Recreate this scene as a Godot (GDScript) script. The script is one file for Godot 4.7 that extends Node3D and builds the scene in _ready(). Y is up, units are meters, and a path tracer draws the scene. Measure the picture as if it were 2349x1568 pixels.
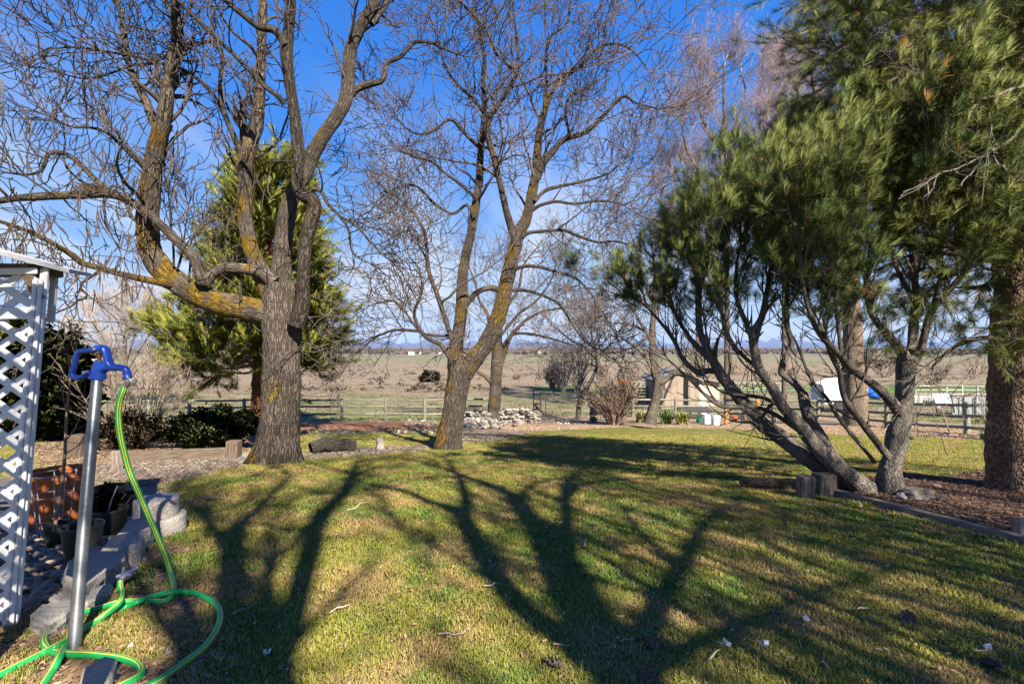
extends Node3D
# Back yard with bare trees, a multi-stemmed pine, a yard hydrant with its hose, fences and the valley beyond.
# Measures were read off the photograph in a 2349 x 1568 frame; P() and G() turn them into places in metres.

const F := 1109.0
const CX := 1174.5
const HY := 797.0
const K := 0.8276
const EYE := 1.2
const DEEP: Array[float] = [-60.0, 0.0, 3.0, 5.0, 8.0, 12.0, 17.7, 22.0, 26.0, 35.0, 50.0, 80.0, 150.0, 300.0, 600.0, 1000.0, 40000.0]
const LOW: Array[float] = [0.0, 0.0, 0.0, -0.12, -0.45, -0.95, -1.68, -2.1, -2.45, -2.9, -3.4, -4.2, -6.0, -8.5, -11.0, -12.0, -12.0]

var rng := RandomNumberGenerator.new()
var used := {}
var nz := FastNoiseLite.new()
var nz2 := FastNoiseLite.new()
var M := {}
var sun_to := Vector3.ZERO
var mask := PackedByteArray()
const MW := 1000
const MH := 700
const X0 := -20.0
const X1 := 20.0
const D0 := -4.0
const D1 := 24.0

# ------------------------------------------------------------------ mesh collecting
class MB:
	var v := PackedVector3Array()
	var n := PackedVector3Array()
	var uv := PackedVector2Array()
	var c := PackedColorArray()
	var ix := PackedInt32Array()

	func vert(p: Vector3, nn: Vector3, t: Vector2, col: Color) -> int:
		v.append(p); n.append(nn); uv.append(t); c.append(col)
		return v.size() - 1

	func tri(a: int, b: int, d: int) -> void:   # counter-clockwise seen from outside
		ix.append(a); ix.append(d); ix.append(b)

	func face(pts: Array, col: Color) -> void:   # flat convex polygon, counter-clockwise from outside
		var nn: Vector3 = (pts[1] - pts[0]).cross(pts[2] - pts[0]).normalized()
		var b := v.size()
		for p in pts:
			vert(p, nn, Vector2(p.x + p.z, p.y), col)
		for i in range(1, pts.size() - 1):
			tri(b, b + i, b + i + 1)

	func twig(p: PackedVector3Array, r: PackedFloat32Array, sides: int, col: Color) -> void:
		var m := p.size()
		var b := v.size()
		var t := (p[1] - p[0]).normalized()
		var nn := t.cross(Vector3(0.31, 0.2, 0.93)).normalized()
		for i in m:
			t = (p[mini(i + 1, m - 1)] - p[maxi(i - 1, 0)]).normalized()
			nn = (nn - t * nn.dot(t)).normalized()
			var bi := t.cross(nn)
			for j in sides:
				var a := TAU * j / sides
				var o := nn * cos(a) + bi * sin(a)
				v.append(p[i] + o * r[i]); n.append(o); c.append(col)
		for i in m - 1:
			for j in sides:
				var a0 := b + i * sides + j
				var a1 := b + i * sides + (j + 1) % sides
				var b0 := a0 + sides
				var b1 := a1 + sides
				ix.append(a0); ix.append(b1); ix.append(a1)
				ix.append(a0); ix.append(b0); ix.append(b1)

	# a thick limb: uv for bark, wobble in the radius, colour by a patch colour
	func limb(p: PackedVector3Array, r: PackedFloat32Array, sides: int, col: Color, moss: Color, share: float, noise: FastNoiseLite, rough: float, tile: float, flare := 0.0, close := false, moss_dir := Vector3(-0.6, 0.5, 0.1)) -> void:
		var m := p.size()
		var b := v.size()
		var t := (p[1] - p[0]).normalized()
		var nn := t.cross(Vector3(0.1, 0.15, 1)).normalized()
		var run := 0.0
		var reps := maxf(1.0, roundf(TAU * r[0] / tile))
		for i in m:
			if i > 0:
				run += p[i].distance_to(p[i - 1])
			t = (p[mini(i + 1, m - 1)] - p[maxi(i - 1, 0)]).normalized()
			nn = (nn - t * nn.dot(t)).normalized()
			var bi := t.cross(nn)
			for j in sides + 1:
				var a := TAU * (j % sides) / sides
				var o := nn * cos(a) + bi * sin(a)
				var q := p[i] + o * r[i]
				var k := 1.0 + rough * noise.get_noise_3dv(q * Vector3(5, 2, 5)) + rough * 0.5 * noise.get_noise_3dv(q * 14.0)
				if flare > 0.0:
					var e := exp(-run / 0.22) * flare
					k += e * (0.35 + 0.65 * pow(absf(cos(a * 2.5 + 0.7)), 1.5))
				q = p[i] + o * r[i] * k
				var cc := col * (1.0 + 0.35 * noise.get_noise_3dv(q * 3.0))
				if share > 0.0:
					var s := noise.get_noise_3dv(q * Vector3(3.0, 1.6, 3.0)) * 0.95 + noise.get_noise_3dv(q * 16.0) * 0.5 + o.dot(moss_dir) * 0.6 + share - 0.72
					cc = cc.lerp(moss * (1.0 + 0.5 * noise.get_noise_3dv(q * 20.0)), clampf(s * 2.2, 0.0, 0.9))
				cc.a = 1.0
				vert(q, o, Vector2(reps * j / sides, run / tile), cc)
		var w := sides + 1
		for i in m - 1:
			for j in sides:
				var a0 := b + i * w + j
				var b0 := a0 + w
				ix.append(a0); ix.append(b0 + 1); ix.append(a0 + 1)
				ix.append(a0); ix.append(b0); ix.append(b0 + 1)
		if close:
			var e0 := vert(p[m - 1], t, Vector2(0.5, 0.5), col * 1.6)
			for j in sides:
				tri(b + (m - 1) * w + j, b + (m - 1) * w + j + 1, e0)

	# a smooth round bar without bark; squash flattens it along the second axis
	func bar(p: PackedVector3Array, r: PackedFloat32Array, sides: int, col: Color, first := Vector3(0, 0, 1), squash := 1.0, caps := true) -> void:
		var m := p.size()
		var b := v.size()
		var nn := first
		var run := 0.0
		var t := Vector3.UP
		for i in m:
			if i > 0:
				run += p[i].distance_to(p[i - 1])
			t = (p[mini(i + 1, m - 1)] - p[maxi(i - 1, 0)]).normalized()
			nn = nn - t * nn.dot(t)
			nn = nn.normalized() if nn.length() > 0.01 else t.cross(Vector3(0.2, 0.9, 0.3)).normalized()
			var bi := t.cross(nn)
			for j in sides + 1:
				var a := TAU * (j % sides) / sides
				vert(p[i] + (nn * cos(a) * squash + bi * sin(a)) * r[i], (nn * cos(a) + bi * sin(a) * squash).normalized(), Vector2(float(j) / sides, run), col)
		var w := sides + 1
		for i in m - 1:
			for j in sides:
				var a0 := b + i * w + j
				var b0 := a0 + w
				ix.append(a0); ix.append(b0 + 1); ix.append(a0 + 1)
				ix.append(a0); ix.append(b0); ix.append(b0 + 1)
		if caps:
			for e in 2:
				var i := 0 if e == 0 else m - 1
				var d := (p[0] - p[1]).normalized() if e == 0 else (p[m - 1] - p[m - 2]).normalized()
				var ce := vert(p[i], d, Vector2.ZERO, col)
				var f := v.size()
				for j in sides:
					vert(v[b + i * w + j], d, Vector2.ZERO, col)
				for j in sides:
					var x := f + j
					var y := f + (j + 1) % sides
					if e == 0:
						tri(ce, y, x)
					else:
						tri(ce, x, y)

	# chamfered box
	func box(t: Transform3D, size: Vector3, bev: float, col: Color) -> void:
		var h := size * 0.5
		bev = minf(bev, minf(h.x, minf(h.y, h.z)) * 0.8)
		var ax: Array[Vector3] = [Vector3(1, 0, 0), Vector3(0, 1, 0), Vector3(0, 0, 1)]
		for k in 3:
			for s: float in [-1.0, 1.0]:
				var w := ax[k] * s
				var u := ax[(k + 1) % 3]
				var q := ax[(k + 2) % 3] * s
				var c0 := w * h[k]
				var hu := u * (h[(k + 1) % 3] - bev)
				var hq := q * (h[(k + 2) % 3] - bev)
				face([t * (c0 - hu - hq), t * (c0 + hu - hq), t * (c0 + hu + hq), t * (c0 - hu + hq)], col)
		if bev <= 0.0:
			return
		for k in 3:
			var k1 := (k + 1) % 3
			var k2 := (k + 2) % 3
			var l := ax[k] * (h[k] - bev)
			for s1: float in [-1.0, 1.0]:
				for s2: float in [-1.0, 1.0]:
					var a := ax[k1] * s1 * h[k1] + ax[k2] * s2 * (h[k2] - bev)
					var b := ax[k1] * s1 * (h[k1] - bev) + ax[k2] * s2 * h[k2]
					var q: Array = [t * (a - l), t * (a + l), t * (b + l), t * (b - l)]
					if s1 * s2 < 0:
						face(q, col)
					else:
						q.reverse()
						face(q, col)
		for sx: float in [-1.0, 1.0]:
			for sy: float in [-1.0, 1.0]:
				for sz: float in [-1.0, 1.0]:
					var a := Vector3(sx * h.x, sy * (h.y - bev), sz * (h.z - bev))
					var b := Vector3(sx * (h.x - bev), sy * h.y, sz * (h.z - bev))
					var d := Vector3(sx * (h.x - bev), sy * (h.y - bev), sz * h.z)
					if sx * sy * sz > 0:
						face([t * a, t * b, t * d], col)
					else:
						face([t * a, t * d, t * b], col)

	# prism over a flat outline given as 3D points; up points from the outline to the far end
	func prism(low: Array, high: Array, col: Color, side: Color) -> void:
		var m := low.size()
		var f2 := PackedVector2Array()
		var up: Vector3 = (high[0] - low[0]).normalized()
		var e1 := up.cross(Vector3(0.3, 0.5, 0.81)).normalized()
		var e2 := up.cross(e1)
		for p in high:
			f2.append(Vector2(p.dot(e1), p.dot(e2)))
		var cw := Geometry2D.is_polygon_clockwise(f2)
		var tr := Geometry2D.triangulate_polygon(f2)
		for e in 2:
			var b := v.size()
			for p in (high if e == 0 else low):
				vert(p, up if e == 0 else -up, Vector2(p.x, p.z), col)
			for i in range(0, tr.size(), 3):
				var p0: Vector3 = v[b + tr[i]]
				var nn: Vector3 = (v[b + tr[i + 1]] - p0).cross(v[b + tr[i + 2]] - p0)
				if (nn.dot(up) > 0) == (e == 0):
					tri(b + tr[i], b + tr[i + 1], b + tr[i + 2])
				else:
					tri(b + tr[i], b + tr[i + 2], b + tr[i + 1])
		for i in m:
			var j := (i + 1) % m
			if cw:
				face([low[j], low[i], high[i], high[j]], side)
			else:
				face([low[i], low[j], high[j], high[i]], side)

	func lathe(prof: Array, sides: int, col: Color, at := Vector3.ZERO) -> void:   # prof: Vector2(radius, height) upwards on the outside
		for i in prof.size() - 1:
			var p: Vector2 = prof[i]
			var q: Vector2 = prof[i + 1]
			var d := q - p
			var b := v.size()
			for j in sides + 1:
				var a := TAU * j / sides
				var o := Vector3(cos(a), 0, -sin(a))
				var nn := (o * d.y - Vector3.UP * d.x).normalized()
				vert(at + o * p.x + Vector3.UP * p.y, nn, Vector2(float(j) / sides, p.y), col)
				vert(at + o * q.x + Vector3.UP * q.y, nn, Vector2(float(j) / sides, q.y), col)
			for j in sides:
				var k := b + j * 2
				tri(k, k + 2, k + 3)
				tri(k, k + 3, k + 1)

	func mesh() -> ArrayMesh:
		var m := ArrayMesh.new()
		if ix.is_empty():
			return m
		var a := []
		a.resize(Mesh.ARRAY_MAX)
		a[Mesh.ARRAY_VERTEX] = v
		a[Mesh.ARRAY_NORMAL] = n
		if uv.size() == v.size():
			a[Mesh.ARRAY_TEX_UV] = uv
		a[Mesh.ARRAY_COLOR] = c
		a[Mesh.ARRAY_INDEX] = ix
		m.add_surface_from_arrays(Mesh.PRIMITIVE_TRIANGLES, a)
		return m

# ------------------------------------------------------------------ nodes, names, labels
func numbered(parent: Node, called: String) -> String:
	var key := str(parent.get_instance_id()) + called
	var k: int = used.get(key, 0)
	used[key] = k + 1
	return called if k == 0 else "%s_%03d" % [called, k]

func thing(called: String, label: String, category: String, at := Vector3.ZERO, group := "") -> Node3D:
	var o := Node3D.new()
	o.name = numbered(self, called)
	add_child(o, true)
	o.position = at
	o.set_meta("label", label)
	o.set_meta("category", category)
	if group:
		o.set_meta("group", group)
	return o

func part(called: String, mesh: Mesh, mat: Material, parent: Node3D, kind := "") -> MeshInstance3D:
	var o := MeshInstance3D.new()
	o.mesh = mesh
	o.material_override = mat
	o.name = numbered(parent, called)
	parent.add_child(o, true)
	if kind:
		o.set_meta("kind", kind)
	return o

func single(called: String, mesh: Mesh, mat: Material, label: String, category: String, at := Vector3.ZERO, group := "") -> MeshInstance3D:
	var o := part(called, mesh, mat, self)
	o.position = at
	o.set_meta("label", label)
	o.set_meta("category", category)
	if group:
		o.set_meta("group", group)
	return o

func struct(called: String, mesh: Mesh, mat: Material) -> MeshInstance3D:
	var o := part(called, mesh, mat, self, "structure")
	o.set_meta("label", called.replace("_", " ") + " of the yard and valley")
	o.set_meta("category", called.replace("_", " "))
	return o

func scatter(called: String, mesh: Mesh, mat: Material, where: Array[Transform3D], tint: PackedColorArray, parent: Node3D, label := "", category := "") -> MultiMeshInstance3D:
	var mm := MultiMesh.new()
	mm.transform_format = MultiMesh.TRANSFORM_3D
	mm.use_colors = true
	mm.mesh = mesh
	mm.instance_count = where.size()
	for i in where.size():
		mm.set_instance_transform(i, where[i])
		mm.set_instance_color(i, tint[i])
	var o := MultiMeshInstance3D.new()
	o.multimesh = mm
	o.material_override = mat
	o.name = numbered(parent, called)
	parent.add_child(o, true)
	o.set_meta("kind", "stuff")
	if label:
		o.set_meta("label", label)
		o.set_meta("category", category)
	return o

# ------------------------------------------------------------------ places
func fall(d: float) -> float:   # ground height at d metres in front of the eye
	var u := d / K
	var i := 0
	while i < DEEP.size() - 2 and DEEP[i + 1] < u:
		i += 1
	var t := clampf((u - DEEP[i]) / (DEEP[i + 1] - DEEP[i]), 0.0, 1.0)
	var a := LOW[maxi(i - 1, 0)]
	var b := LOW[mini(i + 2, LOW.size() - 1)]
	return cubic_interpolate_in_time(LOW[i], LOW[i + 1], a, b, t, DEEP[i + 1] - DEEP[i], DEEP[maxi(i - 1, 0)] - DEEP[i] - 0.0001, DEEP[mini(i + 2, DEEP.size() - 1)] - DEEP[i] + 0.0001) * K if i < 14 else lerpf(LOW[i], LOW[i + 1], t) * K

func gy(x: float, z: float) -> float:
	return fall(-z)

func P(px: float, py: float, u: float) -> Vector3:
	var d := u * K
	return Vector3((px - CX) / F * d, EYE + (HY - py) / F * d, -d)

func G(px: float, py: float, lift := 0.0) -> Vector3:
	var lo := 0.3
	var hi := 3000.0
	for i in 48:
		var m := (lo + hi) * 0.5 if i > 12 else sqrt(lo * hi)
		if EYE + (HY - py) / F * m - fall(m) - lift > 0.0:
			lo = m
		else:
			hi = m
	return Vector3((px - CX) / F * lo, fall(lo) + lift, -lo)

func rf(a: float, b: float) -> float:
	return rng.randf_range(a, b)

func rv() -> Vector3:
	return Vector3(rf(-1, 1), rf(-1, 1), rf(-1, 1))

func lin(r: float, g: float, b: float) -> Color:
	return Color(r, g, b)

# smooth curve through rough points
func smooth(p: PackedVector3Array, r: PackedFloat32Array, step: float) -> Array:
	var q := PackedVector3Array()
	var s := PackedFloat32Array()
	for i in p.size() - 1:
		var a := p[maxi(i - 1, 0)]
		var b := p[mini(i + 2, p.size() - 1)]
		var m := maxi(1, int(ceil(p[i].distance_to(p[i + 1]) / step)))
		for k in m:
			var t := float(k) / m
			q.append(p[i].cubic_interpolate(p[i + 1], a, b, t))
			s.append(lerpf(r[i], r[i + 1], t))
	q.append(p[p.size() - 1])
	s.append(r[r.size() - 1])
	return [q, s]

# a limb traced as (x, y, width) triples at depth u, ending du deeper
func traced(a: Array, u: float, du: float, step := 0.07) -> Array:
	var p := PackedVector3Array()
	var r := PackedFloat32Array()
	var m := a.size() / 3
	for i in m:
		var t := float(i) / (m - 1)
		var d := u + du * t
		p.append(P(a[i * 3], a[i * 3 + 1], d))
		r.append(a[i * 3 + 2] * 0.5 * d * K / F)
	return smooth(p, r, step)

func line(pts: Array, r: float, step := 0.05) -> Array:
	var p := PackedVector3Array(pts)
	var s := PackedFloat32Array()
	s.resize(p.size())
	s.fill(r)
	return smooth(p, s, step)

# ------------------------------------------------------------------ growth of branches
func grow(mb: MB, p0: Vector3, dir: Vector3, r0: float, length: float, lv: int, st: Dictionary) -> void:
	var seg: float = st.seg[lv]
	var n := maxi(2, int(length / seg))
	seg = length / n
	var pts := PackedVector3Array([p0])
	var rad := PackedFloat32Array([r0])
	var p := p0
	var d := dir
	var gn: float = st.gnarl[lv]
	var up: float = st.up[lv]
	var tip: float = st.tip
	var re := maxf(tip, r0 * 0.35)
	for i in n:
		d = (d + rv() * gn + Vector3(st.get("lean", 0.0), up, 0)).normalized()
		p += d * seg
		pts.append(p)
		rad.append(lerpf(r0, re, float(i + 1) / n))
	var top: int = st.levels - 1
	mb.twig(pts, rad, 5 if r0 > 0.02 else (4 if r0 > 0.009 else 3), st.col * rf(0.75, 1.2))
	if st.has("tips") and lv >= st.tip_from:
		for i in range(1, n + 1):
			if i == n or rng.randf() < st.tip_along:
				st.tips.append([pts[i], (pts[i] - pts[i - 1]).normalized()])
	if lv >= top:
		return
	var cnt := int(st.kids[lv] * rf(0.7, 1.3) * clampf(length / st.len[lv], 0.4, 1.6) + 0.5)
	for k in cnt:
		var t := sqrt(rf(0.04, 1.0))
		var i := clampi(int(t * n), 1, n)
		var tg := (pts[i] - pts[i - 1]).normalized()
		var side := tg.cross(rv()).normalized()
		var ang: float = deg_to_rad(st.ang[lv] * rf(0.6, 1.35))
		var cd := (tg * cos(ang) + side * sin(ang)).normalized()
		grow(mb, pts[i], cd, maxf(tip, rad[i] * rf(0.5, 0.75)), st.len[lv + 1] * rf(0.5, 1.35) * (1.0 - 0.35 * t), lv + 1, st)
	# the leader goes on as a thinner twig
	if lv + 1 <= top and st.get("leader", true):
		grow(mb, p, d, re, st.len[lv + 1] * rf(0.7, 1.2), lv + 1, st)

func sprout(mb: MB, limb: Array, from: float, gap: float, st: Dictionary, reach := 1.0, out := Vector3.ZERO) -> void:
	var p: PackedVector3Array = limb[0]
	var r: PackedFloat32Array = limb[1]
	var m := p.size()
	var run := 0.0
	var total := 0.0
	for i in m - 1:
		total += p[i].distance_to(p[i + 1])
	var next := total * from
	for i in range(1, m):
		run += p[i].distance_to(p[i - 1])
		while run >= next:
			next += gap * rf(0.5, 1.5)
			var tg := (p[i] - p[i - 1]).normalized()
			var side := tg.cross(rv()).normalized()
			side = (side + Vector3.UP * 0.35 + out * rf(0.2, 1.0)).normalized()
			var a := deg_to_rad(rf(38, 75))
			var d := (tg * cos(a) + side * sin(a)).normalized()
			var sz := rf(0.45, 1.25)
			if rng.randf() < 0.15:
				sz *= 1.5
			grow(mb, p[i], d, clampf(r[i] * rf(0.22, 0.42) * sz, st.tip * 1.5, st.thick), st.len[0] * sz * reach, 0, st)
	var e := (p[m - 1] - p[m - 2]).normalized()
	for k in 3:
		grow(mb, p[m - 1], (e + rv() * 0.5).normalized(), maxf(r[m - 1] * 0.8, st.tip), st.len[0] * reach * rf(0.6, 1.0), 0, st)

# ------------------------------------------------------------------ materials
func ntex(freq: float, octaves: int, colors: Array, sd: int, size := 256, stretch := 1.0) -> NoiseTexture2D:
	var f := FastNoiseLite.new()
	f.noise_type = FastNoiseLite.TYPE_SIMPLEX_SMOOTH
	f.seed = sd
	f.frequency = freq
	f.fractal_octaves = octaves
	var g := Gradient.new()
	var of := PackedFloat32Array()
	for i in colors.size():
		of.append(float(i) / (colors.size() - 1) * 0.6 + 0.2)
	g.offsets = of
	g.colors = PackedColorArray(colors)
	var t := NoiseTexture2D.new()
	t.width = size
	t.height = int(size * stretch)
	t.seamless = true
	t.noise = f
	t.color_ramp = g
	return t

func grey(a: float) -> Color:
	return Color(a, a, a).linear_to_srgb()

func plain(rough := 0.9, tex: Texture2D = null, scale := 1.0, relief := 0.0, height: Texture2D = null) -> StandardMaterial3D:
	var m := StandardMaterial3D.new()
	m.vertex_color_use_as_albedo = true
	m.roughness = rough
	m.metallic_specular = 0.3
	if tex:
		m.albedo_texture = tex
		m.uv1_triplanar = true
		m.uv1_world_triplanar = true
		m.uv1_scale = Vector3(scale, scale, scale)
	if height:
		m.heightmap_enabled = true
		m.heightmap_texture = height
		m.heightmap_scale = relief
	return m

func make_bark(sd: int, across: float, along: float, crack: float) -> Array:
	var w := 256
	var f := FastNoiseLite.new()
	f.seed = sd
	f.noise_type = FastNoiseLite.TYPE_SIMPLEX_SMOOTH
	f.fractal_octaves = 3
	f.frequency = 1.0
	var hi := Image.create(w, w, false, Image.FORMAT_RGB8)
	var al := Image.create(w, w, false, Image.FORMAT_RGB8)
	for y in w:
		var v := absf(2.0 * (y + 0.5) / w - 1.0) * along
		for x in w:
			var a := TAU * x / w
			var c := cos(a) * across
			var s := sin(a) * across
			var n := f.get_noise_3d(c + 0.25 * f.get_noise_2d(v * 2.0, 7.0), s, v)
			var rid := pow(clampf(absf(n) * 2.4, 0.0, 1.0), crack)
			var fine := f.get_noise_3d(c * 5.0, s * 5.0, v * 6.0)
			var h := clampf(rid * 0.85 + fine * 0.18 + 0.05, 0.0, 1.0)
			hi.set_pixel(x, y, Color(h, h, h))
			var k := clampf(0.42 + 0.55 * h + 0.15 * fine, 0.0, 1.0)
			al.set_pixel(x, y, Color(k, k * 0.985, k * 0.97))
	return [ImageTexture.create_from_image(al), ImageTexture.create_from_image(hi)]

func bark_mat(tex: Array, relief: float) -> StandardMaterial3D:
	var m := plain(0.95)
	m.albedo_texture = tex[0]
	m.heightmap_enabled = true
	m.heightmap_texture = tex[1]
	m.heightmap_scale = relief
	return m

func make_materials() -> void:
	var b1 := make_bark(3, 2.6, 1.3, 0.75)
	M.bark = bark_mat(b1, 2.2)
	M.pine_bark = bark_mat(make_bark(8, 3.4, 4.2, 0.6), 1.8)
	M.stem_bark = bark_mat(make_bark(11, 2.6, 3.4, 0.55), 0.9)
	M.twig = plain(0.85)
	M.needle = plain(0.6)
	M.needle.backlight_enabled = true
	M.needle.backlight = Color(0.35, 0.4, 0.15)
	M.needle.cull_mode = BaseMaterial3D.CULL_DISABLED
	M.blade = plain(0.75)
	M.blade.backlight_enabled = true
	M.blade.backlight = Color(0.35, 0.4, 0.15)
	M.blade.cull_mode = BaseMaterial3D.CULL_DISABLED
	var speck := ntex(0.09, 4, [grey(0.55), grey(1.0)], 5)
	var speck_h := ntex(0.12, 4, [Color.BLACK, Color.WHITE], 6)
	M.concrete = plain(0.92, speck, 2.2, 0.25, speck_h)
	M.rock = plain(0.9, ntex(0.03, 5, [grey(0.5), grey(1.0)], 9), 2.5, 0.6, speck_h)
	M.chip = plain(0.9)
	var grain := ntex(0.02, 5, [grey(0.4), grey(0.75), grey(1.0)], 12, 256)
	M.wood = plain(0.85, grain, 1.0, 0.3, grain)
	M.wood.uv1_scale = Vector3(1.2, 9.0, 1.2)
	M.post = plain(0.85, grain, 1.0, 0.3, grain)
	M.post.uv1_scale = Vector3(7.0, 0.9, 7.0)
	M.white = plain(0.55, ntex(0.02, 4, [grey(0.86), grey(1.0)], 14), 2.0)
	M.steel = plain(0.42, ntex(0.05, 4, [grey(0.7), grey(1.0)], 15), 5.0)
	M.steel.metallic = 0.75
	M.blue = plain(0.32)
	M.blue.metallic_specular = 0.5
	M.hose = plain(0.35)
	M.hose.metallic_specular = 0.5
	M.black = plain(0.42)
	M.black.metallic_specular = 0.5
	M.clay = plain(0.7, ntex(0.02, 4, [grey(0.7), grey(1.0)], 17), 2.0)
	M.stucco = plain(0.9, ntex(0.05, 3, [grey(0.85), grey(1.0)], 19), 1.0)
	M.wire = plain(0.5)
	M.cloth = plain(0.6)

# ------------------------------------------------------------------ sky
func make_sky() -> Sky:
	var w := 1024
	var h := 512
	var im := Image.create(w, h, false, Image.FORMAT_RGBF)
	var f := FastNoiseLite.new()
	f.seed = 21
	f.noise_type = FastNoiseLite.TYPE_SIMPLEX_SMOOTH
	f.fractal_octaves = 5
	f.frequency = 1.0
	var lo := Color(0.64, 0.78, 0.97)
	var c1 := Color(0.29, 0.53, 0.93)
	var c2 := Color(0.062, 0.28, 0.86)
	var c3 := Color(0.020, 0.185, 0.76)
	var c4 := Color(0.016, 0.11, 0.58)
	for y in h:
		var el := (0.5 - (y + 0.5) / h) * PI
		var e := rad_to_deg(el)
		var c: Color
		if e < 0.0:
			c = lo.lerp(Color(0.16, 0.15, 0.12), clampf(-e / 6.0, 0, 1))
		elif e < 9.0:
			c = lo.lerp(c1, e / 9.0)
		elif e < 22.0:
			c = c1.lerp(c2, (e - 9.0) / 13.0)
		elif e < 42.0:
			c = c2.lerp(c3, (e - 22.0) / 20.0)
		else:
			c = c3.lerp(c4, clampf((e - 42.0) / 40.0, 0, 1))
		for x in w:
			var k := c
			if e > 0.0 and e < 60.0:
				var az := (x + 0.5) / w * TAU
				var q := Vector3(cos(az), 0, sin(az)) / (tan(el) + 0.22)
				var n := f.get_noise_3d(q.x * 0.5 + 3.0, 1.7, q.z * 1.6) * 0.75 + f.get_noise_3d(q.x * 1.9, 8.0, q.z * 4.6) * 0.35
				var amt := clampf(n * 1.7 + 0.36, 0.0, 1.0) * clampf((29.0 - e) / 20.0, 0.0, 1.0) * 0.85
				k = k.lerp(Color(0.80, 0.86, 0.97), amt)
			im.set_pixel(x, y, k)
	var s := PanoramaSkyMaterial.new()
	s.panorama = ImageTexture.create_from_image(im)
	var sky := Sky.new()
	sky.sky_material = s
	return sky

# ------------------------------------------------------------------ the ground
func poly(a: Array) -> PackedVector2Array:
	var q := PackedVector2Array()
	for i in a.size() / 2:
		var g := G(a[i * 2], a[i * 2 + 1])
		q.append(Vector2(g.x, -g.z))
	return q

func raster(q: PackedVector2Array, id: int) -> void:
	for row in MH:
		var d := D0 + (row + 0.5) / MH * (D1 - D0)
		var xs: Array[float] = []
		for i in q.size():
			var a := q[i]
			var b := q[(i + 1) % q.size()]
			if (a.y <= d) != (b.y <= d):
				xs.append(a.x + (d - a.y) / (b.y - a.y) * (b.x - a.x))
		xs.sort()
		for k in range(0, xs.size() - 1, 2):
			var i0 := clampi(int((xs[k] - X0) / (X1 - X0) * MW), 0, MW)
			var i1 := clampi(int((xs[k + 1] - X0) / (X1 - X0) * MW), 0, MW)
			for i in range(i0, i1):
				mask[row * MW + i] = id

# 0 rough grass 1 lawn 2 bark mulch 3 dirt path 4 grey chips 5 gravel 6 red mulch 7 leaf litter 8 trodden edge
func zone(x: float, d: float) -> int:
	var xx := x + nz.get_noise_2d(x * 2.2, d * 2.2) * 0.16 + nz.get_noise_2d(x * 9.0, d * 9.0) * 0.06
	var dd := d + nz.get_noise_2d(x * 2.2 + 50.0, d * 2.2) * 0.16 + nz.get_noise_2d(x * 9.0 + 50.0, d * 9.0) * 0.06
	var i := int((xx - X0) / (X1 - X0) * MW)
	var j := int((dd - D0) / (D1 - D0) * MH)
	if i < 0 or j < 0 or i >= MW or j >= MH:
		return 0
	return mask[j * MW + i]

func grass_tone(x: float, d: float) -> Color:
	var a := nz.get_noise_2d(x * 0.9 + 11.0, d * 0.9) * 0.9 + nz.get_noise_2d(x * 4.0, d * 4.0 + 30.0) * 0.8
	var b := nz.get_noise_2d(x * 1.7 - 40.0, d * 1.7) + nz.get_noise_2d(x * 8.0 - 40.0, d * 8.0) * 0.7
	var olive := Color(0.225, 0.225, 0.042)
	var c := olive.lerp(Color(0.105, 0.185, 0.03), clampf(a * 1.5 + 0.18, 0, 1))
	c = c.lerp(Color(0.36, 0.245, 0.105), clampf(b * 1.5 + 0.6 * nz.get_noise_2d(x * 0.6 + 70.0, d * 0.6) + 0.08, 0, 0.85))
	return c

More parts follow.
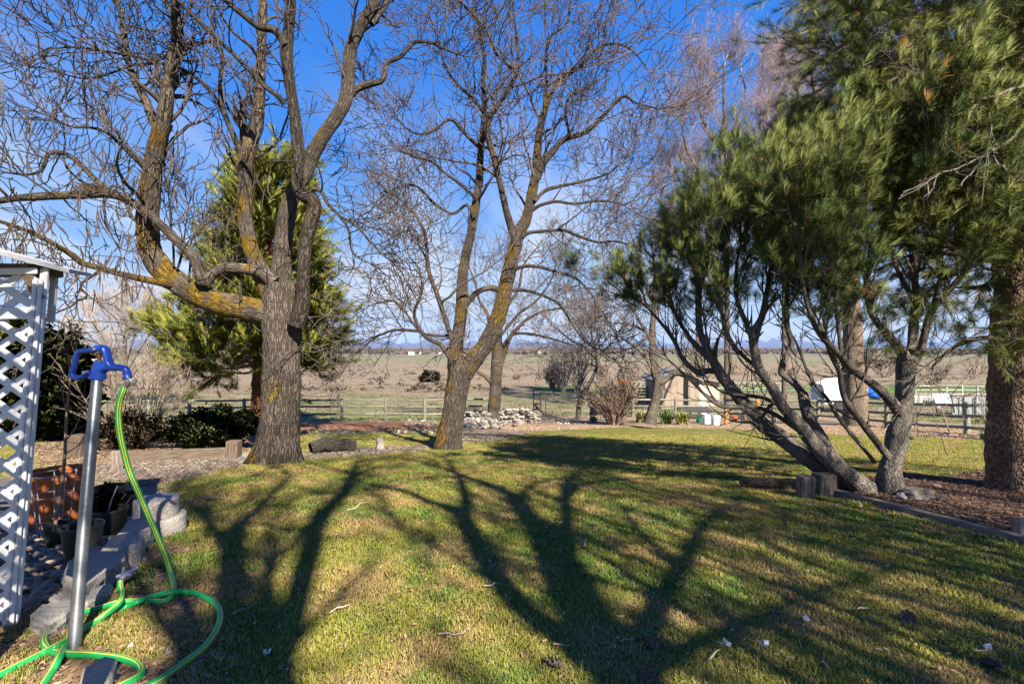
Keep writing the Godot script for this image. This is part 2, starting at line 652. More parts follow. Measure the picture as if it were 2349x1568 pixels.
func make_ground() -> void:
	mask.resize(MW * MH)
	raster(PackedVector2Array([Vector2(-20, -4), Vector2(20, -4), Vector2(20, 1.0), Vector2(-20, 1.0)]), 1)
	raster(poly([100, 1075, 300, 1060, 560, 1042, 600, 1020, 700, 1003, 690, 985, 590, 968, 380, 968, 230, 990, 60, 1020]), 7)
	raster(poly([600, 1066, 720, 1052, 985, 1035, 1100, 1012, 1230, 990, 1440, 978, 1600, 980, 1800, 989, 2000, 1002, 2300, 1012, 2900, 1030, 2900, 1500, 2349, 2600, 1174, 3000, 430, 1800, 500, 1568, 470, 1400, 420, 1290, 385, 1200, 392, 1120, 440, 1078]), 1)
	raster(poly([690, 1046, 870, 1026, 990, 1022, 1000, 990, 860, 991, 690, 1003]), 1)
	raster(poly([1838, 1125, 1985, 1157, 2180, 1205, 2349, 1250, 2700, 1340, 2900, 1180, 2700, 1050, 2290, 1075, 2150, 1095, 2050, 1080, 1960, 1100]), 2)
	raster(poly([1030, 1003, 1200, 990, 1430, 979, 1700, 984, 1900, 996, 2100, 1003, 2350, 1012, 2600, 1020, 2600, 985, 2219, 972, 2035, 961, 1877, 950, 1600, 945, 1400, 940, 1250, 946, 1200, 965, 1050, 983]), 3)
	raster(poly([60, 1095, 390, 1112, 560, 1068, 720, 1052, 985, 1035, 985, 1020, 860, 1026, 700, 1034, 690, 1046, 560, 1044, 300, 1060, 60, 1078]), 4)
	raster(poly([1052, 1016, 1130, 1012, 1200, 998, 1215, 987, 1060, 985]), 4)
	raster(poly([690, 992, 990, 986, 1002, 968, 690, 965]), 6)
	raster(poly([-400, 1900, 430, 1850, 515, 1568, 480, 1400, 425, 1290, 400, 1215, 330, 1250, 150, 1350, 60, 1440, -400, 1440]), 8)
	raster(poly([-500, 1420, 60, 1425, 150, 1340, 240, 1260, 350, 1180, 395, 1118, 60, 1098, -300, 1100]), 5)
	var im := Image.create(MW, MH, false, Image.FORMAT_RGB8)
	for j in MH:
		var d := D0 + (j + 0.5) / MH * (D1 - D0)
		for i in MW:
			var x := X0 + (i + 0.5) / MW * (X1 - X0)
			var n := nz.get_noise_2d(x * 12.0, d * 12.0)
			var c: Color
			match zone(x, d):
				1: c = grass_tone(x, d) * 0.72
				2: c = Color(0.09, 0.055, 0.042).lerp(Color(0.16, 0.105, 0.08), clampf(n + 0.4, 0, 1))
				3: c = Color(0.24, 0.165, 0.105).lerp(Color(0.30, 0.24, 0.17), clampf(n * 1.2 + 0.4, 0, 1))
				4: c = Color(0.12, 0.095, 0.075)
				5: c = Color(0.13, 0.115, 0.10)
				6: c = Color(0.26, 0.12, 0.065).lerp(Color(0.2, 0.15, 0.11), clampf(n + 0.3, 0, 1))
				7: c = Color(0.15, 0.11, 0.07).lerp(Color(0.20, 0.17, 0.08), clampf(n + 0.3, 0, 1))
				8: c = Color(0.19, 0.135, 0.085).lerp(grass_tone(x, d) * 0.7, clampf(nz.get_noise_2d(x * 3.0, d * 3.0) * 1.6 + 0.25 + (x + 2.0) * 0.35, 0, 1))
				_: c = Color(0.25, 0.205, 0.12).lerp(Color(0.11, 0.17, 0.04), clampf(nz.get_noise_2d(x * 0.7, d * 1.6) * 1.6 + 0.35, 0, 1))
			c *= 1.0 + 0.35 * n
			im.set_pixel(i, j, Color(c.r, c.g, c.b).linear_to_srgb())
	var m := StandardMaterial3D.new()
	m.roughness = 0.95
	m.metallic_specular = 0.2
	m.albedo_texture = ImageTexture.create_from_image(im)
	m.texture_repeat = false
	m.detail_enabled = true
	m.detail_blend_mode = BaseMaterial3D.BLEND_MODE_MUL
	m.detail_uv_layer = BaseMaterial3D.DETAIL_UV_2
	m.detail_albedo = ntex(0.11, 5, [grey(0.45), grey(1.0)], 31, 512)
	var xs: Array[float] = []
	var ds: Array[float] = []
	for i in 101:
		xs.append(X0 + (X1 - X0) * i / 100.0)
	for i in 71:
		ds.append(D0 + (D1 - D0) * i / 70.0)
	struct("lawn", ground_sheet(xs, ds, false, xs, ds), m)
	var fx: Array[float] = [-30000.0, -12000, -6000, -3000, -1800, -1200, -800]
	for i in range(-60, 61):
		if absf(i * 10.0) > 200.0:
			fx.append(i * 10.0)
	for i in range(-100, 101):
		if absf(i * 2.0) > 20.0:
			fx.append(i * 2.0)
	fx.append_array(xs)
	fx.append_array([800.0, 1200, 1800, 3000, 6000, 12000, 30000])
	fx.sort()
	var fd: Array[float] = [-60.0, -30, -15]
	fd.append_array(ds)
	for i in range(1, 80):
		fd.append(D1 + i * 0.8)
	for i in range(1, 110):
		fd.append(88.0 * pow(1.035, i))
	fd.append_array([4500.0, 6000, 9000, 14000, 20000, 30000])
	var fm := plain(0.95, ntex(0.05, 5, [grey(0.5), grey(1.0)], 33, 512), 0.23)
	struct("field", ground_sheet(fx, fd, true, xs, ds), fm)

func field_tone(x: float, d: float) -> Color:
	var u := d / K
	var a := nz.get_noise_2d(x * 0.12, d * 0.3)
	var b := nz.get_noise_2d(x * 0.02 + 9.0, d * 0.05)
	var dry := Color(0.28, 0.22, 0.15).lerp(Color(0.21, 0.165, 0.11), clampf(a * 1.5 + 0.4, 0, 1))
	var c := dry
	if u < 52.0:
		c = dry.lerp(Color(0.15, 0.19, 0.06), clampf(a * 1.4 + 0.42 - (u - 30.0) * 0.012, 0, 0.85))
	elif u < 72.0 and x > 2.0:
		c = dry.lerp(Color(0.10, 0.21, 0.04), clampf((a * 0.6 + 0.95) * clampf(1.3 - absf(u - 60.0) / 8.0, 0, 1), 0, 0.9))
	elif u > 300.0 and u < 620.0:
		c = dry.lerp(Color(0.15, 0.19, 0.085), clampf(b * 2.0 + 0.45, 0, 0.8))
	elif u >= 620.0:
		c = Color(0.22, 0.185, 0.14).lerp(Color(0.15, 0.16, 0.10), clampf(b * 3.0 + 0.4, 0, 1))
	if u > 100.0 and u < 300.0:
		c = c.lerp(Color(0.22, 0.18, 0.13), clampf(nz.get_noise_2d(x * 0.35, d * 0.35) * 2.0 - 0.1, 0, 0.7))
	return c

func ground_sheet(fx: Array[float], fd: Array[float], far: bool, xs: Array[float], ds: Array[float]) -> ArrayMesh:
	var v := PackedVector3Array()
	var n := PackedVector3Array()
	var t := PackedVector2Array()
	var t2 := PackedVector2Array()
	var c := PackedColorArray()
	var ix := PackedInt32Array()
	var w := fx.size()
	for d in fd:
		var y := fall(d)
		var nn := Vector3(0, 1, (fall(d - 0.2) - fall(d + 0.2)) / -0.4).normalized()
		for x in fx:
			v.append(Vector3(x, y, -d))
			n.append(nn)
			t.append(Vector2((x - X0) / (X1 - X0), (d - D0) / (D1 - D0)))
			t2.append(Vector2(x, d) * 0.9)
			c.append(field_tone(x, d) if far else Color.WHITE)
	for j in fd.size() - 1:
		for i in w - 1:
			if far and fx[i] >= X0 - 0.01 and fx[i + 1] <= X1 + 0.01 and fd[j] >= D0 - 0.01 and fd[j + 1] <= D1 + 0.01:
				continue
			var a := j * w + i
			ix.append_array([a, a + w, a + 1, a + 1, a + w, a + w + 1])
	var m := ArrayMesh.new()
	var s := []
	s.resize(Mesh.ARRAY_MAX)
	s[Mesh.ARRAY_VERTEX] = v
	s[Mesh.ARRAY_NORMAL] = n
	s[Mesh.ARRAY_TEX_UV] = t
	s[Mesh.ARRAY_TEX_UV2] = t2
	s[Mesh.ARRAY_COLOR] = c
	s[Mesh.ARRAY_INDEX] = ix
	m.add_surface_from_arrays(Mesh.PRIMITIVE_TRIANGLES, s)
	return m

# ------------------------------------------------------------------ small pieces that lie about
func blade_clump(blades: int, height: float, wide: float, spread: float) -> ArrayMesh:
	var mb := MB.new()
	for i in blades:
		var a := rf(0, TAU)
		var p := Vector3(rf(-1, 1), 0, rf(-1, 1)) * spread
		var o := Vector3(cos(a), 0, sin(a))
		var s := o.cross(Vector3.UP) * wide * rf(0.7, 1.3)
		var hh := height * rf(0.5, 1.2)
		var lean := rf(0.15, 1.1)
		var m := p + Vector3.UP * hh * 0.6 + o * hh * lean * 0.35
		var e := p + Vector3.UP * hh * (1.0 - lean * 0.3) + o * hh * lean
		var nn := (Vector3.UP * 0.75 - o * 0.5).normalized()
		var col := Color.WHITE * rf(0.65, 1.25)
		var b := mb.v.size()
		for q in [p - s, p + s, m - s * 0.8, m + s * 0.8, e]:
			mb.vert(q, nn, Vector2.ZERO, col)
		mb.tri(b, b + 1, b + 3)
		mb.tri(b, b + 3, b + 2)
		mb.tri(b + 2, b + 3, b + 4)
	return mb.mesh()

func rock_mesh(sd: int, squash: Vector3, lumpy: float, col: Color, facets := true) -> ArrayMesh:
	# an icosphere once divided, pushed about
	var g := (1.0 + sqrt(5.0)) / 2.0
	var vs: Array[Vector3] = []
	for p in [Vector3(-1, g, 0), Vector3(1, g, 0), Vector3(-1, -g, 0), Vector3(1, -g, 0), Vector3(0, -1, g), Vector3(0, 1, g), Vector3(0, -1, -g), Vector3(0, 1, -g), Vector3(g, 0, -1), Vector3(g, 0, 1), Vector3(-g, 0, -1), Vector3(-g, 0, 1)]:
		vs.append(p.normalized())
	var fs := [0, 11, 5, 0, 5, 1, 0, 1, 7, 0, 7, 10, 0, 10, 11, 1, 5, 9, 5, 11, 4, 11, 10, 2, 10, 7, 6, 7, 1, 8, 3, 9, 4, 3, 4, 2, 3, 2, 6, 3, 6, 8, 3, 8, 9, 4, 9, 5, 2, 4, 11, 6, 2, 10, 8, 6, 7, 9, 8, 1]
	var mid := {}
	var f2 := []
	for i in range(0, 60, 3):
		var e := []
		for k in 3:
			var a: int = fs[i + k]
			var b: int = fs[i + (k + 1) % 3]
			var key := Vector2i(mini(a, b), maxi(a, b))
			if not mid.has(key):
				mid[key] = vs.size()
				vs.append((vs[a] + vs[b]).normalized())
			e.append(mid[key])
		f2.append_array([fs[i], e[0], e[2], e[0], fs[i + 1], e[1], e[2], e[1], fs[i + 2], e[0], e[1], e[2]])
	var q: Array[Vector3] = []
	for p in vs:
		var k := 1.0 + lumpy * nz2.get_noise_3dv(p * 1.4 + Vector3.ONE * sd * 7.3) * 1.6
		q.append(p * k * squash)
	var mb := MB.new()
	if facets:
		for i in range(0, f2.size(), 3):
			mb.face([q[f2[i]], q[f2[i + 1]], q[f2[i + 2]]], col)
	else:
		for i in q.size():
			mb.vert(q[i], (q[i] / squash / squash).normalized(), Vector2.ZERO, col)
		for i in range(0, f2.size(), 3):
			mb.tri(f2[i], f2[i + 1], f2[i + 2])
	return mb.mesh()

func tuft(needles: int, stem: float, length: float, wide: float, spread: float) -> ArrayMesh:
	var mb := MB.new()
	for i in needles:
		var t := pow(rf(0, 1), 0.7)
		var a := rf(0, TAU)
		var o := Vector3(cos(a), 0, sin(a))
		var p := Vector3.UP * stem * t
		var sp := spread * rf(0.5, 1.3) * (1.1 - 0.5 * t)
		var d := (Vector3.UP * cos(sp) + o * sin(sp)).normalized()
		var l := length * rf(0.7, 1.15)
		var s := d.cross(o + Vector3(0.1, 0.2, 0.3)).normalized() * wide
		var e := p + d * l + Vector3(0, -0.08, 0) * l
		var nn := (o * 0.8 + Vector3.UP * 0.6).normalized()
		var col := Color.WHITE * rf(0.45, 1.5)
		var b := mb.v.size()
		var m := p + d * l * 0.5
		for q in [p - s * 0.6, p + s * 0.6, m - s, m + s, e]:
			mb.vert(q, nn, Vector2.ZERO, col)
		mb.tri(b, b + 1, b + 3)
		mb.tri(b, b + 3, b + 2)
		mb.tri(b + 2, b + 3, b + 4)
	return mb.mesh()

func aim(at: Vector3, dir: Vector3, s: float) -> Transform3D:
	var y := dir.normalized()
	var x := y.cross(Vector3(0.37, 0.11, 0.92)).normalized().rotated(y, rf(0, TAU))
	return Transform3D(Basis(x * s, y * s, x.cross(y) * s), at)

func turned(at: Vector3, s: Vector3, tilt := 0.2) -> Transform3D:
	return Transform3D(Basis.from_euler(Vector3(rf(-tilt, tilt), rf(0, TAU), rf(-tilt, tilt))) * Basis.from_scale(s), at)

# ------------------------------------------------------------------ trees
const BARK := Color(0.165, 0.14, 0.12)
const MOSS := Color(0.27, 0.175, 0.02)

var gap_k := 1.0

func add_limb(tree: Node3D, called: String, a: Array, u: float, du: float, sides: int, moss: float, st: Dictionary, from: float, gap: float, reach := 1.0, rough := 0.10, flare := 0.0, mat: Material = null, col := BARK, out := Vector3.ZERO) -> Array:
	var l := traced(a, u, du, 0.05 if a[2] > 30 else 0.08)
	for i in l[1].size():
		l[1][i] *= 0.9
	var mb := MB.new()
	mb.limb(l[0], l[1], sides, col, MOSS, moss, nz2, rough, 0.55, flare)
	var o := part(called, mb.mesh(), mat if mat else M.bark, tree)
	if gap > 0.0:
		var tw := MB.new()
		sprout(tw, l, from, gap * gap_k, st, reach, out)
		part("twigs", tw.mesh(), M.twig, o, "stuff")
	return l

func big_tree() -> void:
	var t := thing("bare_tree", "largest bare tree with lichen-covered limbs and hanging seed pods, left of centre", "tree")
	rng.seed = 101
	gap_k = 1.2
	var u := 8.0
	var st := {"levels": 3, "seg": [0.085, 0.06, 0.05], "len": [0.92, 0.46, 0.22], "gnarl": [0.3, 0.42, 0.46], "up": [0.06, 0.09, 0.14], "kids": [4, 2, 0], "ang": [54, 56, 54], "tip": 0.0058, "thick": 0.03, "col": Color(0.06, 0.05, 0.045)}
	var low := st.duplicate()
	low.up = [-0.05, -0.02, 0.04]
	add_limb(t, "trunk", [635, 1072, 112, 637, 1040, 104, 640, 1000, 97, 643, 950, 92, 645, 900, 89, 645, 840, 86, 645, 790, 88, 647, 750, 96, 648, 715, 100, 646, 680, 92, 642, 650, 70], u, 0, 28, 0.2, st, 0, 0, 1, 0.09, 0.55)
	# the great low limb to the left and its two leaders
	add_limb(t, "limb", [650, 735, 70, 620, 720, 66, 590, 712, 62, 530, 700, 60, 470, 683, 57, 410, 652, 55, 373, 618, 55, 346, 578, 52, 338, 530, 50, 340, 470, 47, 345, 420, 45, 352, 370, 43, 362, 320, 42, 376, 278, 40], u, -0.5, 20, 0.9, st, 0.55, 0.34)
	add_limb(t, "limb", [372, 290, 36, 378, 250, 33, 384, 200, 29, 391, 150, 25, 402, 100, 22, 405, 33, 18, 399, -30, 15, 392, -110, 10, 380, -190, 5], u - 0.5, -0.5, 12, 0.15, st, 0.1, 0.15)
	add_limb(t, "limb", [366, 300, 26, 352, 275, 23, 334, 233, 21, 311, 187, 18, 294, 140, 15, 285, 83, 14, 277, 33, 12, 266, -30, 9, 250, -110, 4], u - 0.5, 0.3, 10, 0.1, st, 0.1, 0.13)
	# the twisted limb that dips and then runs out to the left
	var out_left := Vector3(-0.5, 0.2, 0.1)
	add_limb(t, "limb", [628, 648, 40, 604, 628, 32, 574, 619, 28, 520, 614, 27, 488, 626, 28, 468, 648, 30, 460, 634, 27, 444, 590, 25, 410, 556, 24, 384, 530, 23, 367, 514, 22, 333, 484, 21, 283, 454, 21, 247, 444, 22, 180, 447, 21, 100, 450, 20, 33, 455, 17, -30, 462, 14, -120, 450, 8, -200, 420, 4], u - 0.1, -0.9, 14, 0.3, st, 0.5, 0.17, 1.0, 0.1, 0.0, null, BARK)
	add_limb(t, "limb", [250, 444, 14, 213, 407, 13, 177, 370, 12, 143, 350, 11, 110, 353, 10, 95, 390, 8, 60, 400, 6, 10, 395, 4], u - 0.7, -0.3, 8, 0.1, st, 0.05, 0.11)
	add_limb(t, "limb", [328, 382, 12, 300, 355, 10, 270, 325, 9, 240, 302, 8, 205, 292, 7, 160, 290, 6, 110, 265, 4], u - 0.35, -0.5, 8, 0.1, st, 0.1, 0.11)
	# the long orange limb over the arbour
	add_limb(t, "limb", [398, 652, 22, 377, 650, 18, 333, 641, 17, 283, 630, 16, 233, 616, 14, 187, 603, 15, 167, 586, 15, 133, 565, 13, 93, 543, 11, 53, 525, 10, 0, 508, 8, -60, 488, 6, -130, 455, 4], u - 0.3, -1.3, 10, 1.15, low, 0.3, 0.16, 0.6, 0.06)
	var hang := add_limb(t, "limb", [230, 616, 7, 215, 630, 7, 200, 640, 7, 184, 652, 6, 185, 664, 6, 199, 674, 6, 196, 684, 6, 180, 687, 5, 167, 699, 5, 150, 708, 4, 138, 713, 4, 122, 721, 3, 114, 730, 3, 125, 737, 3, 145, 741, 2], u - 0.8, -0.25, 6, 0.0, low, 0.15, 0.12, 0.3, 0.05)
	# the middle limb and its fork
	add_limb(t, "limb", [632, 690, 62, 612, 650, 52, 588, 605, 44, 572, 560, 38, 563, 510, 35, 562, 450, 34, 562, 395, 34, 565, 352, 36], u, 0.3, 18, 0.72, st, 0.8, 0.5)
	add_limb(t, "limb", [566, 362, 32, 577, 325, 31, 590, 285, 29, 595, 233, 26, 597, 167, 24, 600, 100, 22, 602, 33, 21, 602, -40, 17, 596, -120, 11, 590, -200, 5], u + 0.3, 0.4, 14, 0.15, st, 0.15, 0.2)
	add_limb(t, "limb", [560, 360, 17, 547, 340, 14, 534, 307, 13, 518, 270, 12, 506, 225, 11, 505, 180, 10, 509, 133, 10, 494, 97, 9, 460, 98, 9, 424, 103, 9, 384, 128, 8, 345, 137, 8, 300, 127, 7, 233, 117, 6, 170, 108, 5, 110, 112, 3], u + 0.3, -1.1, 9, 0.05, st, 0.3, 0.1)
	add_limb(t, "limb", [516, 270, 10, 498, 232, 9, 474, 200, 9, 434, 167, 8, 384, 147, 8, 340, 146, 7, 300, 150, 6, 240, 172, 5, 190, 180, 4, 130, 165, 3], u + 0.2, -1.0, 8, 0.05, st, 0.2, 0.1)
	# the sunlit right limb
	add_limb(t, "limb", [638, 690, 60, 644, 640, 52, 648, 590, 47, 654, 523, 42, 660, 480, 40, 674, 442, 38, 697, 398, 37, 718, 350, 36, 745, 307, 34, 775, 265, 33, 792, 228, 33, 798, 180, 32, 803, 117, 30, 822, 70, 29, 846, 27, 26, 863, 0, 24, 885, -45, 20, 905, -110, 13, 920, -180, 6], u + 0.15, 0.7, 18, 0.3, st, 0.55, 0.22)
	add_limb(t, "limb", [806, 214, 22, 820, 202, 18, 850, 192, 17, 872, 186, 16, 882, 172, 14, 886, 148, 13, 898, 138, 12, 918, 130, 11, 940, 106, 10, 953, 96, 9, 975, 96, 7, 998, 101, 6, 1030, 117, 5, 1062, 128, 3], u + 0.7, 0.2, 9, 0.0, st, 0.45, 0.12, 0.8)
	add_limb(t, "limb", [852, 55, 18, 868, 32, 17, 882, 12, 15, 890, -20, 13, 888, -80, 9, 895, -140, 5], u + 0.8, 0.3, 9, 0.0, st, 0.1, 0.18)
	# the dark crooked limb in front
	add_limb(t, "limb", [680, 745, 46, 690, 712, 40, 694, 680, 34, 695, 620, 32, 700, 560, 34, 712, 510, 36, 720, 478, 37, 714, 456, 36, 692, 446, 31, 681, 410, 30, 684, 350, 30, 678, 285, 28, 668, 220, 26, 660, 150, 26, 660, 80, 27, 666, 20, 26, 668, -60, 20, 664, -140, 12, 660, -210, 5], u - 0.25, -0.8, 16, 0.02, st, 0.55, 0.2, 1.0, 0.1, 0.0, null, BARK * 0.62)
	add_limb(t, "limb", [652, 240, 16, 640, 222, 13, 610, 200, 12, 577, 167, 12, 534, 123, 11, 484, 77, 10, 434, 27, 9, 390, -15, 7, 340, -70, 4], u - 0.8, -0.5, 9, 0.0, st, 0.15, 0.12, 0.9, 0.1, 0.0, null, BARK * 0.7)
	add_limb(t, "limb", [655, 105, 22, 640, 80, 19, 624, 66, 18, 600, 64, 17, 584, 56, 16, 560, 36, 15, 530, 12, 14, 500, -15, 11, 450, -60, 6], u - 0.9, -0.2, 9, 0.0, st, 0.4, 0.16, 0.8, 0.1, 0.0, null, BARK * 0.7)
	add_limb(t, "limb", [718, 432, 13, 732, 436, 11, 742, 447, 9, 752, 468, 8, 776, 492, 8, 797, 522, 6, 802, 548, 5, 808, 580, 4, 830, 596, 3, 850, 604, 2], u - 0.5, -0.3, 7, 0.0, low, 0.1, 0.14, 0.55)
	add_limb(t, "limb", [782, 498, 6, 820, 521, 6, 850, 556, 5, 880, 585, 4, 900, 600, 3], u - 0.6, -0.2, 6, 0.0, low, 0.1, 0.14, 0.6)
	# suckers rising from the great limb
	for s in [[398, 612, 392, 520, 386, 440], [406, 618, 420, 560, 432, 470], [432, 645, 436, 560, 452, 530], [552, 690, 548, 640, 530, 620]]:
		add_limb(t, "limb", [s[0], s[1], 7, (s[0] + s[2]) / 2.0 + 2, (s[1] + s[3]) / 2.0, 6, s[2], s[3], 5, s[4], s[5], 3], u - 0.3, 0.25, 6, 0.0, st, 0.3, 0.10, 0.42)
	# seed pods hang one by one from the left side of the crown
	rng.seed = 77
	var pods: Array[ArrayMesh] = []
	for k in 3:
		var mb := MB.new()
		var p := PackedVector3Array()
		var r := PackedFloat32Array()
		for i in 6:
			p.append(Vector3(sin(i * 0.5 + k) * 0.012 * k + 0.003 * i * i * (k - 1), -0.045 * i, 0.006 * i))
			r.append([0.0015, 0.0035, 0.004, 0.004, 0.0035, 0.0012][i])
		mb.twig(p, r, 4, Color(0.075, 0.055, 0.045))
		pods.append(mb.mesh())
	for k in 230:
		var px := rf(-60, 620)
		var py := rf(60, 660)
		if k % 3 == 0:
			px = rf(-60, 330)
			py = rf(480, 650)
		if px > 330 and py > 330 and k % 4 > 0:
			continue
		var bunch := rng.randi_range(1, 3)
		for b in bunch:
			var o := part("seed_pod", pods[rng.randi() % 3], M.twig, t)
			o.position = P(px + rf(-9, 9), py + rf(-6, 6), u - rf(0.0, 1.6))
			o.rotation = Vector3(rf(-0.25, 0.25), rf(0, TAU), rf(-0.25, 0.25))
			o.scale = Vector3(1.7, 1.35, 1.7) * rf(0.7, 1.2)
	# a wire hook with a ring hangs on the dangling branch
	var hk := thing("plant_hook", "thin wire plant hook with a small ring hanging from a dangling twig", "hook")
	var w := MB.new()
	var d := u - 1.0
	var wire := Color(0.03, 0.03, 0.035)
	var a := line([P(188, 686, d), P(190, 700, d), P(193, 720, d), P(191, 725, d), P(187, 724, d), P(186, 719, d)], 0.0022, 0.01)
	w.twig(a[0], a[1], 6, wire)
	part("wire", w.mesh(), M.wire, hk)
	w = MB.new()
	var ring := []
	for i in 17:
		ring.append(P(188.5 + 6.5 * cos(TAU * i / 16.0), 741 + 5.5 * sin(TAU * i / 16.0), d) + Vector3(0, 0, 0.01 * cos(TAU * i / 16.0)))
	a = line(ring, 0.0026, 0.02)
	w.twig(a[0], a[1], 6, wire)
	a = line([P(189, 726, d), P(188, 731, d), P(188.5, 736, d)], 0.002, 0.01)
	w.twig(a[0], a[1], 6, wire)
	part("ring", w.mesh(), M.wire, hk)
	# a clump like an old nest on the long left limb
	var ns := MB.new()
	for k in 260:
		var c0 := P(212, 440, u - 0.72) + Vector3(rf(-1, 1) * 0.2, rf(-0.3, 1) * 0.09, rf(-1, 1) * 0.12)
		var dd := Vector3(rf(-1, 1), rf(-0.35, 0.35), rf(-1, 1)).normalized() * rf(0.05, 0.1)
		ns.twig(PackedVector3Array([c0 - dd, c0 + Vector3(0, rf(0, 0.015), 0), c0 + dd]), PackedFloat32Array([0.002, 0.003, 0.0015]), 3, Color(0.12, 0.085, 0.06) * rf(0.6, 1.3))
	single("bird_nest", ns.mesh(), M.twig, "old twig nest resting on the long left limb of the largest tree", "nest")

func middle_tree() -> void:
	var t := thing("bare_tree", "forked bare tree with orange lichen on its base, middle of the lawn edge", "tree")
	rng.seed = 202
	gap_k = 1.4
	var u := 10.5
	var st := {"levels": 4, "seg": [0.12, 0.10, 0.08, 0.07], "len": [1.15, 0.55, 0.3, 0.17], "gnarl": [0.26, 0.36, 0.4, 0.4], "up": [0.05, 0.05, 0.08, 0.1], "kids": [4, 3, 1, 0], "ang": [52, 52, 52, 48], "tip": 0.0055, "thick": 0.028, "col": Color(0.105, 0.085, 0.08)}
	var low := st.duplicate()
	low.up = [0.0, 0.02, 0.06, 0.1]
	add_limb(t, "trunk", [1027, 1036, 68, 1030, 1005, 62, 1036, 970, 58, 1042, 930, 56, 1048, 895, 57, 1053, 865, 60, 1056, 842, 62, 1057, 825, 50], u, 0, 24, 0.42, st, 0, 0, 1, 0.07, 0.35)
	add_limb(t, "limb", [1048, 862, 44, 1044, 835, 40, 1045, 805, 36, 1053, 757, 32, 1059, 707, 31, 1061, 640, 28, 1066, 600, 26, 1076, 556, 23, 1084, 515, 22, 1093, 460, 21, 1099, 417, 20, 1101, 367, 18, 1108, 300, 15, 1111, 250, 13, 1108, 183, 12, 1111, 133, 10, 1101, 83, 8, 1092, 17, 6, 1086, -60, 3], u, 0.3, 16, 0.62, st, 0.42, 0.15)
	add_limb(t, "limb", [1064, 858, 50, 1088, 824, 45, 1117, 784, 42, 1142, 730, 40, 1157, 673, 38, 1168, 620, 36, 1180, 570, 35, 1190, 535, 32, 1208, 500, 27, 1219, 450, 25, 1229, 400, 24, 1233, 350, 21, 1238, 300, 19, 1252, 245, 17, 1268, 207, 14, 1291, 178, 12, 1333, 150, 10, 1367, 113, 8, 1407, 100, 6, 1447, 113, 4, 1480, 150, 3], u, 0.2, 18, 0.55, st, 0.42, 0.16)
	add_limb(t, "limb", [1184, 565, 26, 1174, 525, 20, 1163, 490, 18, 1155, 455, 17, 1143, 400, 16, 1130, 350, 16, 1117, 305, 16, 1121, 274, 15, 1143, 240, 12, 1167, 203, 11, 1187, 163, 9, 1188, 117, 8, 1183, 67, 7, 1177, 17, 5, 1172, -50, 3], u, -0.5, 12, 0.05, st, 0.25, 0.15, 1.0, 0.07, 0.0, null, BARK * 0.75)
	add_limb(t, "limb", [1184, 168, 9, 1160, 143, 8, 1137, 121, 8, 1117, 67, 8, 1085, 33, 7, 1052, 0, 6, 1020, -40, 3], u - 0.3, -0.3, 8, 0.0, st, 0.1, 0.13)
	add_limb(t, "limb", [1232, 408, 20, 1249, 372, 17, 1268, 348, 16, 1293, 320, 14, 1343, 303, 12, 1383, 267, 10, 1417, 230, 8, 1438, 221, 7, 1460, 237, 5, 1517, 250, 3], u + 0.1, -0.4, 10, 0.05, st, 0.2, 0.12)
	add_limb(t, "limb", [1304, 318, 9, 1306, 300, 8, 1299, 273, 8, 1303, 227, 7, 1333, 207, 6, 1360, 190, 4, 1372, 150, 3], u, -0.3, 8, 0.0, st, 0.1, 0.12)
	add_limb(t, "limb", [1249, 262, 12, 1250, 230, 10, 1253, 183, 9, 1253, 117, 8, 1264, 83, 7, 1297, 57, 6, 1307, 20, 5, 1312, -50, 3], u + 0.2, 0.3, 9, 0.0, st, 0.1, 0.12)
	add_limb(t, "limb", [1150, 668, 18, 1132, 660, 15, 1110, 663, 14, 1092, 672, 14, 1080, 685, 14, 1066, 705, 15], u, 0.05, 10, 0.15, st, 0.9, 1.0)
	add_limb(t, "limb", [1042, 806, 20, 1038, 783, 14, 1027, 750, 12, 1010, 697, 12, 998, 663, 12, 984, 623, 10, 977, 556, 9, 970, 523, 8, 950, 490, 6, 925, 465, 4], u, -0.3, 9, 0.2, st, 0.3, 0.12)
	add_limb(t, "limb", [1040, 836, 15, 1029, 817, 12, 1010, 790, 11, 983, 777, 10, 963, 757, 10, 950, 718, 9, 967, 667, 7, 962, 620, 5, 940, 590, 3], u, -0.5, 9, 0.1, st, 0.3, 0.12)
	add_limb(t, "limb", [966, 760, 8, 935, 757, 8, 900, 757, 7, 880, 765, 7, 860, 773, 6, 833, 797, 5, 815, 812, 3], u - 0.3, -0.2, 8, 0.0, low, 0.15, 0.12, 0.8)
	add_limb(t, "limb", [1036, 768, 8, 1000, 770, 7, 960, 757, 6, 918, 700, 6, 890, 690, 5, 850, 700, 3], u, 0.4, 7, 0.0, low, 0.2, 0.12, 0.8)
	add_limb(t, "limb", [1178, 618, 12, 1200, 611, 9, 1223, 610, 9, 1267, 620, 8, 1317, 636, 7, 1345, 660, 5, 1368, 690, 3], u, -0.4, 8, 0.05, low, 0.25, 0.13, 0.9)
	add_limb(t, "limb", [1198, 541, 12, 1217, 533, 10, 1250, 530, 9, 1293, 528, 8, 1323, 540, 8, 1370, 555, 6, 1407, 553, 5, 1440, 560, 3], u, -0.2, 8, 0.0, low, 0.25, 0.13, 0.9)
	add_limb(t, "limb", [1162, 668, 12, 1195, 665, 9, 1233, 673, 8, 1277, 693, 7, 1300, 722, 6, 1317, 750, 5, 1350, 790, 4, 1372, 800, 3], u, 0.5, 8, 0.0, low, 0.2, 0.13, 0.9)
	add_limb(t, "limb", [1226, 462, 12, 1240, 446, 10, 1257, 434, 10, 1300, 424, 8, 1345, 414, 7, 1390, 400, 5, 1420, 380, 3], u, 0.5, 8, 0.0, st, 0.2, 0.13)
